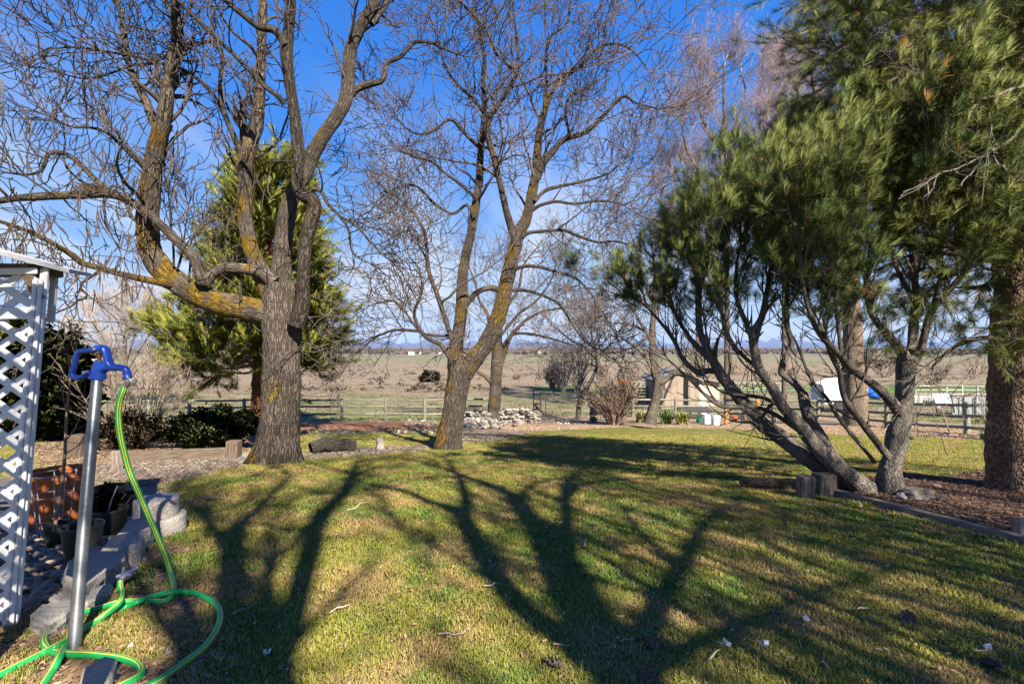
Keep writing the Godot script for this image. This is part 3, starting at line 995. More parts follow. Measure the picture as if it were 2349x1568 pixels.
	add_limb(t, "limb", [1222, 482, 10, 1240, 470, 9, 1277, 462, 8, 1317, 467, 7, 1384, 460, 5, 1430, 470, 3], u + 0.1, -0.3, 8, 0.0, st, 0.2, 0.13)
	add_limb(t, "limb", [1100, 338, 10, 1077, 317, 9, 1040, 277, 8, 1023, 277, 8, 997, 297, 7, 970, 308, 6, 940, 300, 5, 918, 280, 3], u + 0.2, -0.6, 8, 0.0, st, 0.2, 0.13)
	add_limb(t, "limb", [1092, 455, 10, 1082, 444, 9, 1050, 417, 8, 1017, 394, 7, 990, 370, 7, 950, 360, 6, 910, 340, 3], u, -0.5, 8, 0.0, st, 0.2, 0.12)
	add_limb(t, "limb", [1088, 500, 9, 1070, 470, 8, 1040, 490, 7, 1000, 470, 7, 960, 430, 6, 930, 425, 5, 890, 440, 3], u, 0.6, 8, 0.0, low, 0.2, 0.12)
	add_limb(t, "limb", [1112, 262, 8, 1085, 225, 8, 1050, 195, 7, 1020, 150, 6, 1005, 90, 5, 985, 40, 3], u + 0.3, 0.3, 8, 0.0, st, 0.15, 0.12)

func small_tree(label: String, seed_: int, trunk: Array, u: float, limbs: Array, st: Dictionary, gap: float, reach: float, moss := 0.0, called := "bare_tree", col := BARK) -> Node3D:
	var t := thing(called, label, "tree")
	rng.seed = seed_
	add_limb(t, "trunk", trunk, u, 0.0, 14, moss, st, 0.62, gap, reach, 0.08, 0.25, null, col)
	for l in limbs:
		add_limb(t, "limb", l, u, rf(-0.5, 0.5), 8, moss * 0.5, st, 0.2, gap, reach, 0.06, 0.0, null, col)
	return t

func yard_trees() -> void:
	gap_k = 1.0
	var st := {"levels": 4, "seg": [0.14, 0.1, 0.08, 0.07], "len": [1.3, 0.7, 0.4, 0.25], "gnarl": [0.26, 0.3, 0.34, 0.34], "up": [0.03, 0.04, 0.06, 0.1], "kids": [4, 4, 3, 0], "ang": [50, 50, 50, 48], "tip": 0.006, "thick": 0.04, "col": Color(0.13, 0.105, 0.09)}
	small_tree("bare tree standing behind the dry stone pile, partly hidden by the forked tree", 303, [1133, 968, 36, 1134, 935, 32, 1137, 890, 30, 1139, 850, 30, 1141, 815, 29, 1142, 783, 22, 1146, 740, 16, 1152, 700, 12, 1150, 650, 9, 1160, 600, 5], 25.0, [
		[1130, 880, 12, 1112, 862, 10, 1093, 850, 9, 1080, 820, 8, 1060, 800, 6, 1040, 770, 4], [1148, 840, 14, 1158, 805, 12, 1172, 770, 10, 1185, 755, 9, 1212, 730, 8, 1250, 713, 6, 1300, 705, 4],
		[1150, 800, 10, 1175, 768, 8, 1210, 765, 7, 1260, 775, 6, 1310, 790, 4], [1139, 790, 10, 1125, 760, 9, 1118, 720, 8, 1100, 690, 7, 1090, 650, 5, 1075, 610, 3], [1147, 740, 10, 1165, 700, 9, 1190, 660, 7, 1200, 610, 5, 1230, 570, 3], [1148, 770, 8, 1190, 720, 7, 1230, 690, 6, 1260, 650, 5, 1275, 610, 3]], st, 0.42, 0.95, 0.15)
	st.col = Color(0.15, 0.12, 0.1)
	small_tree("slender leaning young bare tree beside the dirt path and twiggy shrub", 304, [1326, 962, 14, 1330, 923, 12, 1345, 893, 11, 1360, 865, 10, 1369, 840, 8, 1366, 807, 7, 1360, 780, 5, 1352, 745, 4], 23.0, [
		[1367, 825, 6, 1340, 795, 5, 1310, 780, 5, 1280, 755, 3], [1368, 820, 5, 1395, 795, 5, 1420, 770, 3], [1364, 800, 5, 1335, 765, 4, 1310, 725, 3], [1365, 795, 5, 1385, 755, 4, 1390, 715, 2], [1368, 840, 5, 1330, 828, 4, 1290, 832, 2]], st, 0.3, 0.62)
	small_tree("pale grey bare tree in front of the tan shed, standing by the grass clumps", 305, [1490, 972, 32, 1497, 945, 26, 1504, 915, 23, 1509, 880, 22, 1503, 850, 23, 1498, 810, 20, 1497, 760, 16, 1500, 700, 12, 1502, 640, 9, 1498, 580, 6, 1490, 520, 3], 20.5, [
		[1512, 885, 12, 1530, 868, 10, 1550, 850, 8, 1570, 835, 5], [1497, 850, 10, 1478, 815, 8, 1450, 790, 7, 1420, 770, 4], [1498, 790, 9, 1470, 740, 8, 1440, 690, 6, 1405, 650, 3], [1500, 730, 8, 1520, 680, 7, 1535, 620, 5, 1545, 560, 3], [1500, 700, 7, 1475, 640, 6, 1460, 570, 5, 1440, 520, 3], [1497, 770, 7, 1450, 745, 6, 1400, 740, 3]], st, 0.36, 0.9, 0.0, "bare_tree", Color(0.26, 0.225, 0.19))
	# tall fine-twigged trees behind the pines
	var fine := {"levels": 4, "seg": [0.3, 0.24, 0.2, 0.17], "len": [1.7, 1.0, 0.6, 0.42], "gnarl": [0.13, 0.16, 0.2, 0.24], "up": [0.10, 0.10, 0.07, -0.02], "kids": [6, 5, 4, 0], "ang": [38, 40, 42, 42], "tip": 0.0065, "thick": 0.05, "col": Color(0.29, 0.235, 0.24), "lean": 0.02}
	var big := small_tree("tall pale fine-twigged tree with a broad furrowed trunk behind the right pine", 306, [1963, 985, 60, 1963, 930, 55, 1962, 880, 52, 1957, 780, 45, 1953, 680, 38, 1949, 560, 31, 1946, 440, 25, 1944, 320, 18, 1943, 217, 12, 1935, 150, 9, 1931, 60, 6, 1926, -60, 5, 1920, -200, 3], 22.0, [
		[1948, 480, 18, 1930, 400, 14, 1890, 310, 11, 1878, 240, 10, 1866, 190, 8, 1860, 120, 6, 1852, 40, 3], [1944, 290, 12, 1985, 240, 9, 2030, 190, 8, 2060, 120, 6, 2080, 30, 3], [1942, 215, 9, 1975, 190, 7, 2000, 150, 5, 2010, 80, 3], [1952, 600, 14, 2000, 500, 11, 2040, 400, 8, 2080, 300, 5], [1950, 520, 12, 1900, 470, 9, 1850, 400, 7, 1820, 330, 4], [1940, 190, 8, 1910, 140, 6, 1890, 70, 5, 1880, 10, 3], [1946, 440, 10, 1990, 350, 8, 2010, 290, 6, 2030, 240, 3]], fine, 0.75, 0.85, 0.0, "bare_tree", Color(0.34, 0.275, 0.215))
	var far := small_tree("purplish fine-twigged bare tree rising behind the left end of the right pine", 307, [1668, 960, 13, 1668, 800, 13, 1668, 600, 12, 1667, 430, 12, 1666, 333, 12, 1663, 267, 9, 1660, 200, 6, 1662, 150, 3], 31.0, [
		[1667, 420, 12, 1700, 350, 9, 1740, 290, 7, 1770, 230, 3], [1667, 360, 9, 1630, 310, 8, 1605, 250, 6, 1600, 190, 3], [1666, 450, 10, 1610, 400, 9, 1575, 340, 6, 1565, 290, 3], [1667, 500, 10, 1730, 430, 9, 1790, 370, 6, 1830, 320, 3], [1667, 540, 10, 1600, 500, 8, 1560, 440, 6, 1545, 400, 3], [1666, 330, 7, 1690, 280, 6, 1710, 220, 5, 1705, 180, 3]], fine, 0.75, 1.25, 0.0, "bare_tree", Color(0.27, 0.225, 0.2))
	far.set_meta("group", "fine-twigged bare trees behind the right pine")
	big.set_meta("group", "fine-twigged bare trees behind the right pine")
	for k in [[0, 1600.0, 40.0, 0.68, 2.2, "lowest purplish fine-twigged bare tree, peeping out left of the right pine"], [0, 1800.0, 33.5, 0.95, 4.0, "fine-twigged bare tree between the tall pale tree and its purplish neighbour"]]:
		var c := far.duplicate()
		c.name = numbered(self, "bare_tree")
		add_child(c, true)
		var b := P(1668, 960, 31.0)
		var g := P(k[1], 800, k[2])
		g.y = fall(-g.z)
		c.transform = Transform3D(Basis(Vector3.UP, k[4]).scaled(Vector3.ONE * k[3] * k[2] / 31.0), Vector3.ZERO)
		c.position = g - c.transform.basis * Vector3(b.x, fall(-b.z), b.z)
		c.set_meta("label", k[5])
	# the round bare tree out on the left
	var rnd := {"levels": 4, "seg": [0.3, 0.24, 0.18, 0.15], "len": [2.0, 1.2, 0.7, 0.45], "gnarl": [0.1, 0.13, 0.16, 0.2], "up": [0.04, 0.06, 0.06, 0.05], "kids": [6, 5, 4, 0], "ang": [34, 36, 38, 40], "tip": 0.008, "thick": 0.06, "col": Color(0.33, 0.28, 0.24)}
	small_tree("round-crowned pale bare tree far out in the field on the left", 308, [290, 905, 12, 289, 870, 10, 287, 840, 9, 287, 800, 6, 288, 760, 4, 286, 725, 2], 38.0, [
		[289, 862, 6, 262, 810, 5, 235, 770, 3, 215, 745, 2], [288, 855, 6, 315, 810, 5, 340, 770, 3, 355, 735, 2], [288, 840, 5, 270, 790, 4, 255, 745, 2], [288, 835, 5, 305, 780, 4, 322, 735, 2], [289, 868, 5, 330, 835, 4, 365, 800, 2], [289, 868, 5, 245, 840, 4, 205, 805, 2]], rnd, 0.5, 0.75, 0.0, "bare_tree", Color(0.3, 0.26, 0.22))

# ------------------------------------------------------------------ evergreens
func needle_part(tree: Node3D, meshes: Array, tips: Array, size: float, cols: Array, lift := 0.25, called := "needles") -> void:
	for k in meshes.size():
		var at: Array[Transform3D] = []
		var tint := PackedColorArray()
		for i in range(k, tips.size(), meshes.size()):
			var p: Vector3 = tips[i][0]
			var d: Vector3 = tips[i][1]
			at.append(aim(p, d + Vector3(0, lift, 0) + rv() * 0.25, size * rf(0.7, 1.25)))
			var t := clampf(0.5 + nz.get_noise_3dv(p * 1.3) * 0.8 + nz.get_noise_3dv(p * 4.0) * 0.5 + rf(-0.12, 0.12), 0, 1)  # noise clumps: lighter tint stands in for lit foliage, darker for shaded
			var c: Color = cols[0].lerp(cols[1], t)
			if cols.size() > 2 and rng.randf() < 0.015:
				c = cols[2]
			c.a = 1.0
			tint.append(c)
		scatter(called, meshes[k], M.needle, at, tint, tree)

func right_pine() -> void:
	var t := thing("pine_tree", "multi-stemmed dark pine with grey trunks leaning left, right side of the lawn", "tree")
	rng.seed = 401
	var grey_bark := Color(0.25, 0.23, 0.215)
	var red := Color(0.20, 0.115, 0.07)
	var u := 5.55
	var st := {"levels": 2, "seg": [0.075, 0.06], "len": [0.46, 0.2], "gnarl": [0.16, 0.2], "up": [0.12, 0.13], "kids": [4, 0], "ang": [44, 44], "tip": 0.0042, "thick": 0.014, "col": Color(0.12, 0.1, 0.085), "tips": [], "tip_from": 0, "tip_along": 0.04, "lean": 0.03}
	var bare := st.duplicate()
	bare.erase("tips")
	bare.levels = 2
	bare.len = [0.4, 0.2]
	bare.kids = [3, 0]
	# [points, depth, end shift, start of the twigs, gap]
	var stems := [
		[[1985, 1128, 50, 1960, 1114, 48, 1900, 1080, 43, 1840, 1040, 38, 1800, 1008, 36, 1753, 975, 33, 1726, 947, 30, 1700, 917, 28, 1673, 883, 26, 1653, 858, 25, 1629, 813, 18, 1609, 770, 16, 1603, 730, 14, 1601, 670, 10, 1596, 610, 8, 1588, 560, 4], 5.5, 0.3, 0.62, 0.055],
		[[1650, 852, 17, 1625, 850, 15, 1600, 853, 14, 1566, 822, 11, 1546, 780, 9, 1512, 735, 7, 1480, 700, 5, 1452, 680, 3], 5.7, 0.2, 0.5, 0.05],
		[[1634, 826, 13, 1580, 770, 10, 1548, 715, 8, 1534, 660, 6, 1526, 620, 4, 1530, 580, 3], 5.7, 0.6, 0.45, 0.05],
		[[1990, 1124, 42, 1950, 1095, 40, 1916, 1065, 37, 1866, 1017, 33, 1833, 973, 29, 1796, 933, 25, 1773, 890, 22, 1743, 847, 20, 1730, 797, 18, 1728, 763, 16, 1749, 723, 14, 1766, 633, 11, 1773, 590, 9, 1796, 530, 6, 1803, 470, 4], 5.4, -0.5, 0.6, 0.05],
		[[1732, 790, 12, 1712, 740, 10, 1690, 680, 9, 1690, 610, 7, 1700, 550, 6, 1694, 490, 5, 1690, 445, 3], 5.1, 0.3, 0.25, 0.05],
		[[1745, 850, 10, 1690, 800, 9, 1660, 740, 8, 1655, 670, 7, 1650, 610, 5, 1644, 560, 3], 5.3, -0.5, 0.35, 0.05],
		[[1905, 1050, 34, 1883, 1007, 30, 1860, 967, 27, 1846, 925, 23, 1836, 890, 20, 1800, 862, 15, 1793, 850, 14, 1804, 817, 13, 1818, 790, 12, 1805, 737, 11, 1813, 623, 9, 1850, 573, 7, 1860, 480, 5, 1850, 400, 3], 5.4, 0.4, 0.55, 0.05],
		[[1815, 640, 9, 1790, 560, 7, 1770, 480, 6, 1762, 430, 4, 1757, 400, 3], 5.7, 0.2, 0.2, 0.045],
		[[1852, 560, 8, 1880, 480, 6, 1872, 400, 5, 1858, 350, 4, 1850, 325, 2], 5.7, 0.4, 0.2, 0.045],
		[[2046, 1150, 62, 2044, 1120, 54, 2044, 1078, 46, 2053, 1043, 40, 2060, 995, 42, 2066, 975, 39, 2074, 950, 36, 2076, 890, 33, 2080, 845, 38, 2084, 815, 40], 5.35, 0.0, 2.0, 0.0],
		[[2076, 830, 26, 2068, 803, 21, 2033, 763, 18, 2000, 717, 15, 1990, 663, 12, 1980, 590, 10, 1960, 533, 8, 1950, 440, 5, 1955, 360, 3], 5.35, -0.4, 0.35, 0.05],
		[[2086, 830, 28, 2096, 795, 24, 2096, 757, 20, 2100, 690, 17, 2100, 623, 13, 2096, 520, 10, 2085, 400, 7, 2060, 300, 5, 2050, 245, 3], 5.35, 0.5, 0.35, 0.05],
		[[2092, 836, 22, 2113, 803, 17, 2133, 723, 14, 2165, 680, 12, 2200, 640, 11, 2233, 570, 9, 2240, 480, 7, 2230, 380, 5, 2210, 300, 3], 5.35, -0.7, 0.3, 0.05],
		[[2098, 690, 12, 2060, 620, 9, 2030, 520, 7, 2010, 420, 6, 1990, 330, 4, 1990, 245, 3], 5.5, 0.6, 0.2, 0.05],
		[[2135, 720, 11, 2160, 620, 9, 2150, 520, 7, 2140, 400, 5, 2150, 310, 3], 5.2, -0.7, 0.2, 0.05],
		[[2064, 945, 28, 2033, 907, 22, 1993, 873, 19, 1960, 850, 17, 1926, 813, 15, 1886, 770, 13, 1860, 723, 11, 1843, 657, 9, 1835, 560, 7, 1830, 460, 4], 5.3, -0.9, 0.5, 0.05],
		[[1930, 816, 11, 1925, 760, 9, 1915, 680, 8, 1905, 600, 6, 1910, 520, 4, 1920, 440, 3], 4.9, -0.2, 0.2, 0.05],
		[[2038, 1048, 17, 2010, 1012, 15, 1976, 967, 14, 1940, 917, 13, 1930, 880, 12, 1925, 850, 10, 1900, 800, 7, 1890, 740, 4], 5.2, -0.3, 0.7, 0.07],
	]
	var k := 0
	for s in stems:
		var l := traced(s[0], s[1], s[2], 0.05)
		var mb := MB.new()
		mb.limb(l[0], l[1], 16 if s[0][2] > 28 else 10, grey_bark, red, 0.12 if k < 9 else 0.2, nz2, 0.13, 0.4, 0.25 if k in [0, 3, 9] else 0.0, false, Vector3(0.0, 0.1, -0.2))
		var o := part("stem", mb.mesh(), M.stem_bark, t)
		if s[4] > 0.0:
			var tw := MB.new()
			sprout(tw, l, s[3], s[4] * 0.95, st, 0.9, Vector3(-0.1, 0.5, 0))
			part("twigs", tw.mesh(), M.twig, o, "stuff")
			if s[3] > 0.3:
				var dead := MB.new()
				sprout(dead, [l[0].slice(0, int(l[0].size() * s[3])), l[1].slice(0, int(l[1].size() * s[3]))], 0.45, 0.16, bare, 0.7)
				part("dead_twigs", dead.mesh(), M.twig, o, "stuff")
		k += 1
	# bare arching shoots low on the left stems
	for a in [[1735, 955, 14, 1700, 934, 12, 1663, 933, 10, 1630, 917, 9, 1600, 887, 8, 1566, 855, 6, 1540, 830, 3], [1850, 1000, 13, 1820, 978, 12, 1783, 953, 11, 1733, 933, 10, 1690, 935, 9, 1655, 930, 7, 1632, 905, 5, 1615, 870, 3], [1850, 985, 10, 1800, 940, 9, 1760, 915, 9, 1700, 905, 8, 1660, 900, 6, 1630, 880, 4], [2006, 1060, 10, 1996, 1046, 9, 1926, 960, 9, 1900, 917, 8, 1860, 867, 7, 1836, 807, 6, 1820, 770, 3], [1800, 935, 10, 1775, 925, 9, 1760, 940, 8, 1745, 962, 5]]:
		var l := traced(a, 5.3, 0.1, 0.06)
		var mb := MB.new()
		mb.limb(l[0], l[1], 8, grey_bark, red, 0.0, nz2, 0.1, 0.4)
		var o := part("stem", mb.mesh(), M.stem_bark, t)
		var tw := MB.new()
		sprout(tw, l, 0.4, 0.16, bare, 0.6)
		part("twigs", tw.mesh(), M.twig, o, "stuff")
	# knobs where branches were cut
	for q in [[2090, 1000, 17], [2032, 1072, 11], [2036, 1126, 12], [2070, 935, 14], [1862, 880, 10]]:
		var o := part("knot", rock_mesh(q[0], Vector3.ONE, 0.3, grey_bark * 0.9, false), M.stem_bark, t)
		o.position = P(q[0], q[1], 5.3)
		o.scale = Vector3.ONE * (q[2] * 0.5 * 5.3 * K / F)
	rng.seed = 402
	var tips: Array = []
	for q in st.tips:
		var e: Vector3 = q[0]
		if rng.randf() < clampf((e.y - EYE + 0.05) / 0.9 + 0.1, 0.12, 1.0):
			tips.append(q)
	var more: Array = []
	for q in tips:
		for rep in 3:
			more.append([q[0] + rv() * 0.055, (q[1] + rv() * 0.6).normalized()])
	print("right pine tufts ", more.size())
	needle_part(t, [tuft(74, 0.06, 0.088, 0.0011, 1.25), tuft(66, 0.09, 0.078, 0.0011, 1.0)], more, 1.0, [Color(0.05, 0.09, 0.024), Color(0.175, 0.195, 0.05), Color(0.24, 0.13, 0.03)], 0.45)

func right_spruce() -> void:
	var t := thing("pine_tree", "big reddish-barked evergreen filling the right edge, its dark boughs overhanging", "tree")
	rng.seed = 411
	var bark := Color(0.36, 0.25, 0.18)
	var u := 5.55
	var l := traced([2340, 1136, 116, 2340, 1090, 108, 2340, 1000, 104, 2339, 900, 102, 2338, 800, 96, 2336, 600, 88, 2332, 400, 78, 2328, 200, 66, 2324, 0, 54, 2320, -250, 38, 2318, -500, 20, 2318, -650, 6], u, 0, 0.05)
	var mb := MB.new()
	mb.limb(l[0], l[1], 26, bark, Color(0.2, 0.17, 0.14), 0.2, nz2, 0.14, 0.62, 0.18)
	part("trunk", mb.mesh(), M.pine_bark, t)
	var st := {"levels": 3, "seg": [0.09, 0.07, 0.06], "len": [1.1, 0.5, 0.25], "gnarl": [0.10, 0.14, 0.16], "up": [-0.02, 0.0, -0.02], "kids": [6, 3, 0], "ang": [48, 44, 40], "tip": 0.0035, "thick": 0.02, "col": Color(0.12, 0.10, 0.085), "tips": [], "tip_from": 1, "tip_along": 0.28}
	var p: PackedVector3Array = l[0]
	var r: PackedFloat32Array = l[1]
	for k in 52:
		var y := EYE + 0.38 + 4.7 * pow(k / 52.0, 0.9)
		var i := 0
		while i < p.size() - 2 and p[i].y < y:
			i += 1
		var a := k * 2.399 + rf(-0.3, 0.3)
		var d := Vector3(cos(a), rf(-0.05, 0.25), sin(a)).normalized()
		var reach := (0.98 + rf(-0.25, 0.3)) * clampf(1.15 - (y - EYE) / 6.0, 0.3, 1.0) * (0.8 if y < EYE + 0.6 else 1.0)
		if d.z > 0.3:
			reach *= 0.65
		var q := PackedVector3Array()
		var s := PackedFloat32Array()
		for m in 8:
			var f := m / 7.0
			q.append(p[i] + d * reach * f + Vector3(0, -0.22 * reach * f * f + 0.06 * sin(f * 5.0 + k), 0) + rv() * 0.02)
			s.append(lerpf(0.03, 0.008, f))
		var ll := smooth(q, s, 0.07)
		var bm := MB.new()
		bm.limb(ll[0], ll[1], 7, Color(0.2, 0.16, 0.13), bark, 0.0, nz2, 0.08, 0.4)
		var o := part("bough", bm.mesh(), M.bark, t)
		var tw := MB.new()
		sprout(tw, ll, 0.25, 0.24, st, 0.36)
		part("twigs", tw.mesh(), M.twig, o, "stuff")
	# the long boughs that reach into the top right of the view, and bare grey ones
	for a in [[[2330, 30, 22, 2240, 30, 19, 2160, 40, 15, 2100, 30, 12, 2050, 15, 9, 2010, 0, 5], 0.1], [[2330, 190, 22, 2230, 200, 16, 2150, 190, 12, 2080, 170, 9, 2020, 195, 7, 1985, 170, 4], 0.15], [[2330, 120, 20, 2240, 100, 16, 2160, 110, 12, 2090, 90, 9, 2040, 120, 6, 2000, 110, 3], 0.1], [[2335, 330, 20, 2250, 340, 15, 2180, 350, 11, 2130, 330, 7, 2090, 350, 4], 0.15], [[2330, -80, 20, 2240, -90, 16, 2150, -60, 12, 2070, -70, 9, 2000, -40, 5], 0.1], [[2330, 560, 18, 2260, 580, 14, 2210, 620, 9, 2160, 640, 5], 0.2], [[2335, 800, 16, 2270, 775, 12, 2200, 790, 9, 2140, 840, 5], 0.2]]:
		var ll := traced(a[0], u, -0.4, 0.06)
		var bm := MB.new()
		bm.limb(ll[0], ll[1], 8, Color(0.24, 0.2, 0.165), bark, 0.0, nz2, 0.08, 0.4)
		var o := part("bough", bm.mesh(), M.bark, t)
		var tw := MB.new()
		sprout(tw, ll, a[1] + 0.15, 0.2, st, 0.3)
		part("twigs", tw.mesh(), M.twig, o, "stuff")
	var bare := {"levels": 2, "seg": [0.07, 0.05], "len": [0.5, 0.25], "gnarl": [0.2, 0.25], "up": [0.0, 0.0], "kids": [4, 0], "ang": [45, 45], "tip": 0.003, "thick": 0.01, "col": Color(0.18, 0.16, 0.14)}
	for a in [[2360, 195, 10, 2320, 205, 9, 2280, 222, 8, 2230, 226, 7, 2180, 215, 5, 2150, 190, 3], [2360, 265, 8, 2320, 320, 7, 2270, 350, 6, 2200, 385, 4, 2160, 395, 2], [2290, 230, 6, 2270, 260, 5, 2275, 290, 4, 2268, 330, 2]]:
		var ll := traced(a, 4.6, -0.1, 0.05)
		var bm := MB.new()
		bm.limb(ll[0], ll[1], 6, Color(0.2, 0.18, 0.155), bark, 0.0, nz2, 0.08, 0.4)
		sprout(bm, ll, 0.2, 0.16, bare, 0.6)
		part("bare_bough", bm.mesh(), M.twig, t)
	st.tips = st.tips.filter(func(q): return q[0].y > EYE - 0.16)
	print("right spruce tufts ", st.tips.size())
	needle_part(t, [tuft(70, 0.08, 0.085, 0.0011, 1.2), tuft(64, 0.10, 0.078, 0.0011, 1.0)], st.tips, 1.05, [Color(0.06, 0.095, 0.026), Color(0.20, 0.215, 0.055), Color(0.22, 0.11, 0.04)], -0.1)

func far_pine() -> void:
	var t := thing("pine_tree", "sunlit yellow-green pine with a reddish trunk by the fence behind the largest bare tree", "tree")
	rng.seed = 421
	var u := 19.5
	var l := traced([590, 985, 34, 591, 950, 32, 592, 900, 29, 594, 840, 27, 600, 750, 24, 608, 650, 20, 616, 550, 15, 625, 450, 9, 632, 380, 3], u, 0, 0.12)
	var mb := MB.new()
	mb.limb(l[0], l[1], 16, Color(0.34, 0.17, 0.09), Color(0.15, 0.11, 0.09), 0.3, nz2, 0.1, 0.6, 0.2)
	part("trunk", mb.mesh(), M.pine_bark, t)
	var st := {"levels": 2, "seg": [0.2, 0.14], "len": [0.85, 0.4], "gnarl": [0.14, 0.18], "up": [0.10, 0.08], "kids": [4, 0], "ang": [48, 45], "tip": 0.01, "thick": 0.03, "col": Color(0.14, 0.1, 0.07), "tips": [], "tip_from": 0, "tip_along": 0.3}
	var p: PackedVector3Array = l[0]
	var lo := P(0, 862, u).y
	var hi := P(0, 376, u).y
	var n := 104
	for k in n:
		var f := float(k) / n
		var y := lerpf(lo, hi, f)
		var i := 0
		while i < p.size() - 2 and p[i].y < y:
			i += 1
		var a := k * 2.399 + rf(-0.4, 0.4)
		var d := Vector3(cos(a), 0, sin(a))
		var w := 0.0
		if f < 0.22:
			w = lerpf(2.3, 2.75, f / 0.22)
		elif f < 0.3:
			w = lerpf(2.75, 1.7, (f - 0.22) / 0.08)
		else:
			w = lerpf(1.7, 0.5, pow((f - 0.3) / 0.7, 1.0))
		if f < 0.28:
			w *= 0.9 if d.x < -0.2 else (0.78 if d.x > 0.2 else 0.95)
		w *= rf(0.72, 1.12)
		var q := PackedVector3Array()
		var s := PackedFloat32Array()
		for m in 6:
			var e := m / 5.0
			q.append(p[i] + d * w * e + Vector3(0, w * (0.18 * e * e - 0.12 * e), 0) + rv() * 0.05)
			s.append(lerpf(0.05, 0.012, e))
		var ll := smooth(q, s, 0.16)
		var bm := MB.new()
		bm.twig(ll[0], ll[1], 5, Color(0.16, 0.11, 0.08))
		sprout(bm, ll, 0.34, 0.2, st, 0.62)
		part("bough", bm.mesh(), M.twig, t)
	print("far pine tufts ", st.tips.size())
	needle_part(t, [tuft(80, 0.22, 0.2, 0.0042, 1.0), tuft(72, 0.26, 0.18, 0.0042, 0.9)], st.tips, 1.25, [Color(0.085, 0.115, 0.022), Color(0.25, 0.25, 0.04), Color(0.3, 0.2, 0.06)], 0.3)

func leaf_clump(leaves: int, size: float, wide: float) -> ArrayMesh:
	var mb := MB.new()
	for i in leaves:
		var d := rv().normalized()
		var p := d * rf(0.2, 1.0)
		var e := (d + rv() * 0.7 + Vector3.UP * 0.4).normalized()
		var s := e.cross(rv()).normalized() * wide
		var nn := (e.cross(s).normalized() + Vector3.UP * 0.4 + d * 0.6).normalized()
		var col := Color.WHITE * rf(0.6, 1.3)
		var b := mb.v.size()
		for q in [p, p + e * size * 0.5 - s, p + e * size * 0.5 + s, p + e * size]:
			mb.vert(q, nn, Vector2.ZERO, col)
		mb.tri(b, b + 2, b + 1)
		mb.tri(b + 1, b + 2, b + 3)
	return mb.mesh()

func bush(called: String, label: String, category: String, px: float, py: float, wide: float, tall: float, u: float, cols: Array, seed_: int, n: int, leaf: float, group := "", deep := 0.8) -> Node3D:
	rng.seed = seed_
	var g := G(px, py)
	if u > 0.0:
		g = P(px, py, u)
		g.y = fall(-g.z)
	var k := -g.z / F
	var t := thing(called, label, category, g, group)
	var rx := wide * 0.5 * k
	var ry := tall * k
	var st := {"levels": 2, "seg": [0.08, 0.06], "len": [ry * 0.5, ry * 0.22], "gnarl": [0.2, 0.25], "up": [0.05, 0.05], "kids": [4, 0], "ang": [40, 40], "tip": 0.003, "thick": 0.012, "col": Color(0.15, 0.11, 0.08), "tips": [], "tip_from": 0, "tip_along": 0.4}
	var mb := MB.new()
	for i in 26:
		var a := rf(0, TAU)
		grow(mb, Vector3(cos(a) * rx * 0.3, 0.0, sin(a) * rx * 0.25), Vector3(cos(a) * rx, ry * rf(0.5, 1.2), sin(a) * rx * deep).normalized(), 0.012, ry * rf(0.5, 0.8), 0, st)
	part("stems", mb.mesh(), M.twig, t, "stuff")
	var tips := []
	for i in n:
		var d := rv()
		while d.length() > 1.0:
			d = rv()
		d = d.normalized() * pow(rf(0.15, 1.0), 0.4)
		var lump := 1.0 + 0.35 * nz2.get_noise_3dv(d * 1.6 + Vector3.ONE * seed_)
		var p := Vector3(d.x * rx * lump, ry * 0.5 + d.y * ry * 0.5 * lump, d.z * rx * deep * lump)
		if p.y > 0.01 and nz2.get_noise_3dv(p / ry * 4.0) > -0.22:
			tips.append([p, d])
	var ms := [leaf_clump(16, 0.8, 0.28), leaf_clump(13, 0.9, 0.32)]
	for q in 2:
		var at: Array[Transform3D] = []
		var tint := PackedColorArray()
		for i in range(q, tips.size(), 2):
			at.append(aim(tips[i][0], tips[i][1] + rv() * 0.6, leaf * rf(0.7, 1.3)))
			var f := clampf(0.45 + nz.get_noise_3dv(tips[i][0] * 3.0 / ry) + rf(-0.25, 0.25), 0, 1)
			var c: Color = cols[0].lerp(cols[1], f)
			c.a = 1.0
			tint.append(c)
		scatter("leaves", ms[q], M.needle, at, tint, t)
	return t

func bare_bush(label: String, px: float, py: float, wide: float, tall: float, u: float, col: Color, seed_: int, stems: int, group := "", up := 0.06, category := "shrub") -> Node3D:
	rng.seed = seed_
	var g := G(px, py)
	if u > 0.0:
		g = P(px, py, u)
		g.y = fall(-g.z)
	var k := -g.z / F
	var t := thing("bare_shrub", label, category, g, group)
	var h := tall * k
	var rx := wide * 0.5 * k
	var st := {"levels": 3, "seg": [h * 0.1, h * 0.08, h * 0.06], "len": [h * 0.8, h * 0.4, h * 0.2], "gnarl": [0.12, 0.18, 0.22], "up": [up, up, up], "kids": [4, 3, 0], "ang": [28, 34, 36], "tip": maxf(0.0026, k * 0.5), "thick": 0.02, "col": col}
	var mb := MB.new()
	for i in stems:
		var a := rf(0, TAU)
		var o := sqrt(rf(0, 1))
		var d := Vector3(cos(a) * rx * o, h * 0.75, sin(a) * rx * o * 0.8).normalized()
		grow(mb, Vector3(cos(a) * rx * 0.22 * o, -0.02, sin(a) * rx * 0.22 * o), d, maxf(0.007, k * 1.2), h * rf(0.6, 0.85), 0, st)
	part("stems", mb.mesh(), M.twig, t, "stuff")
	return t

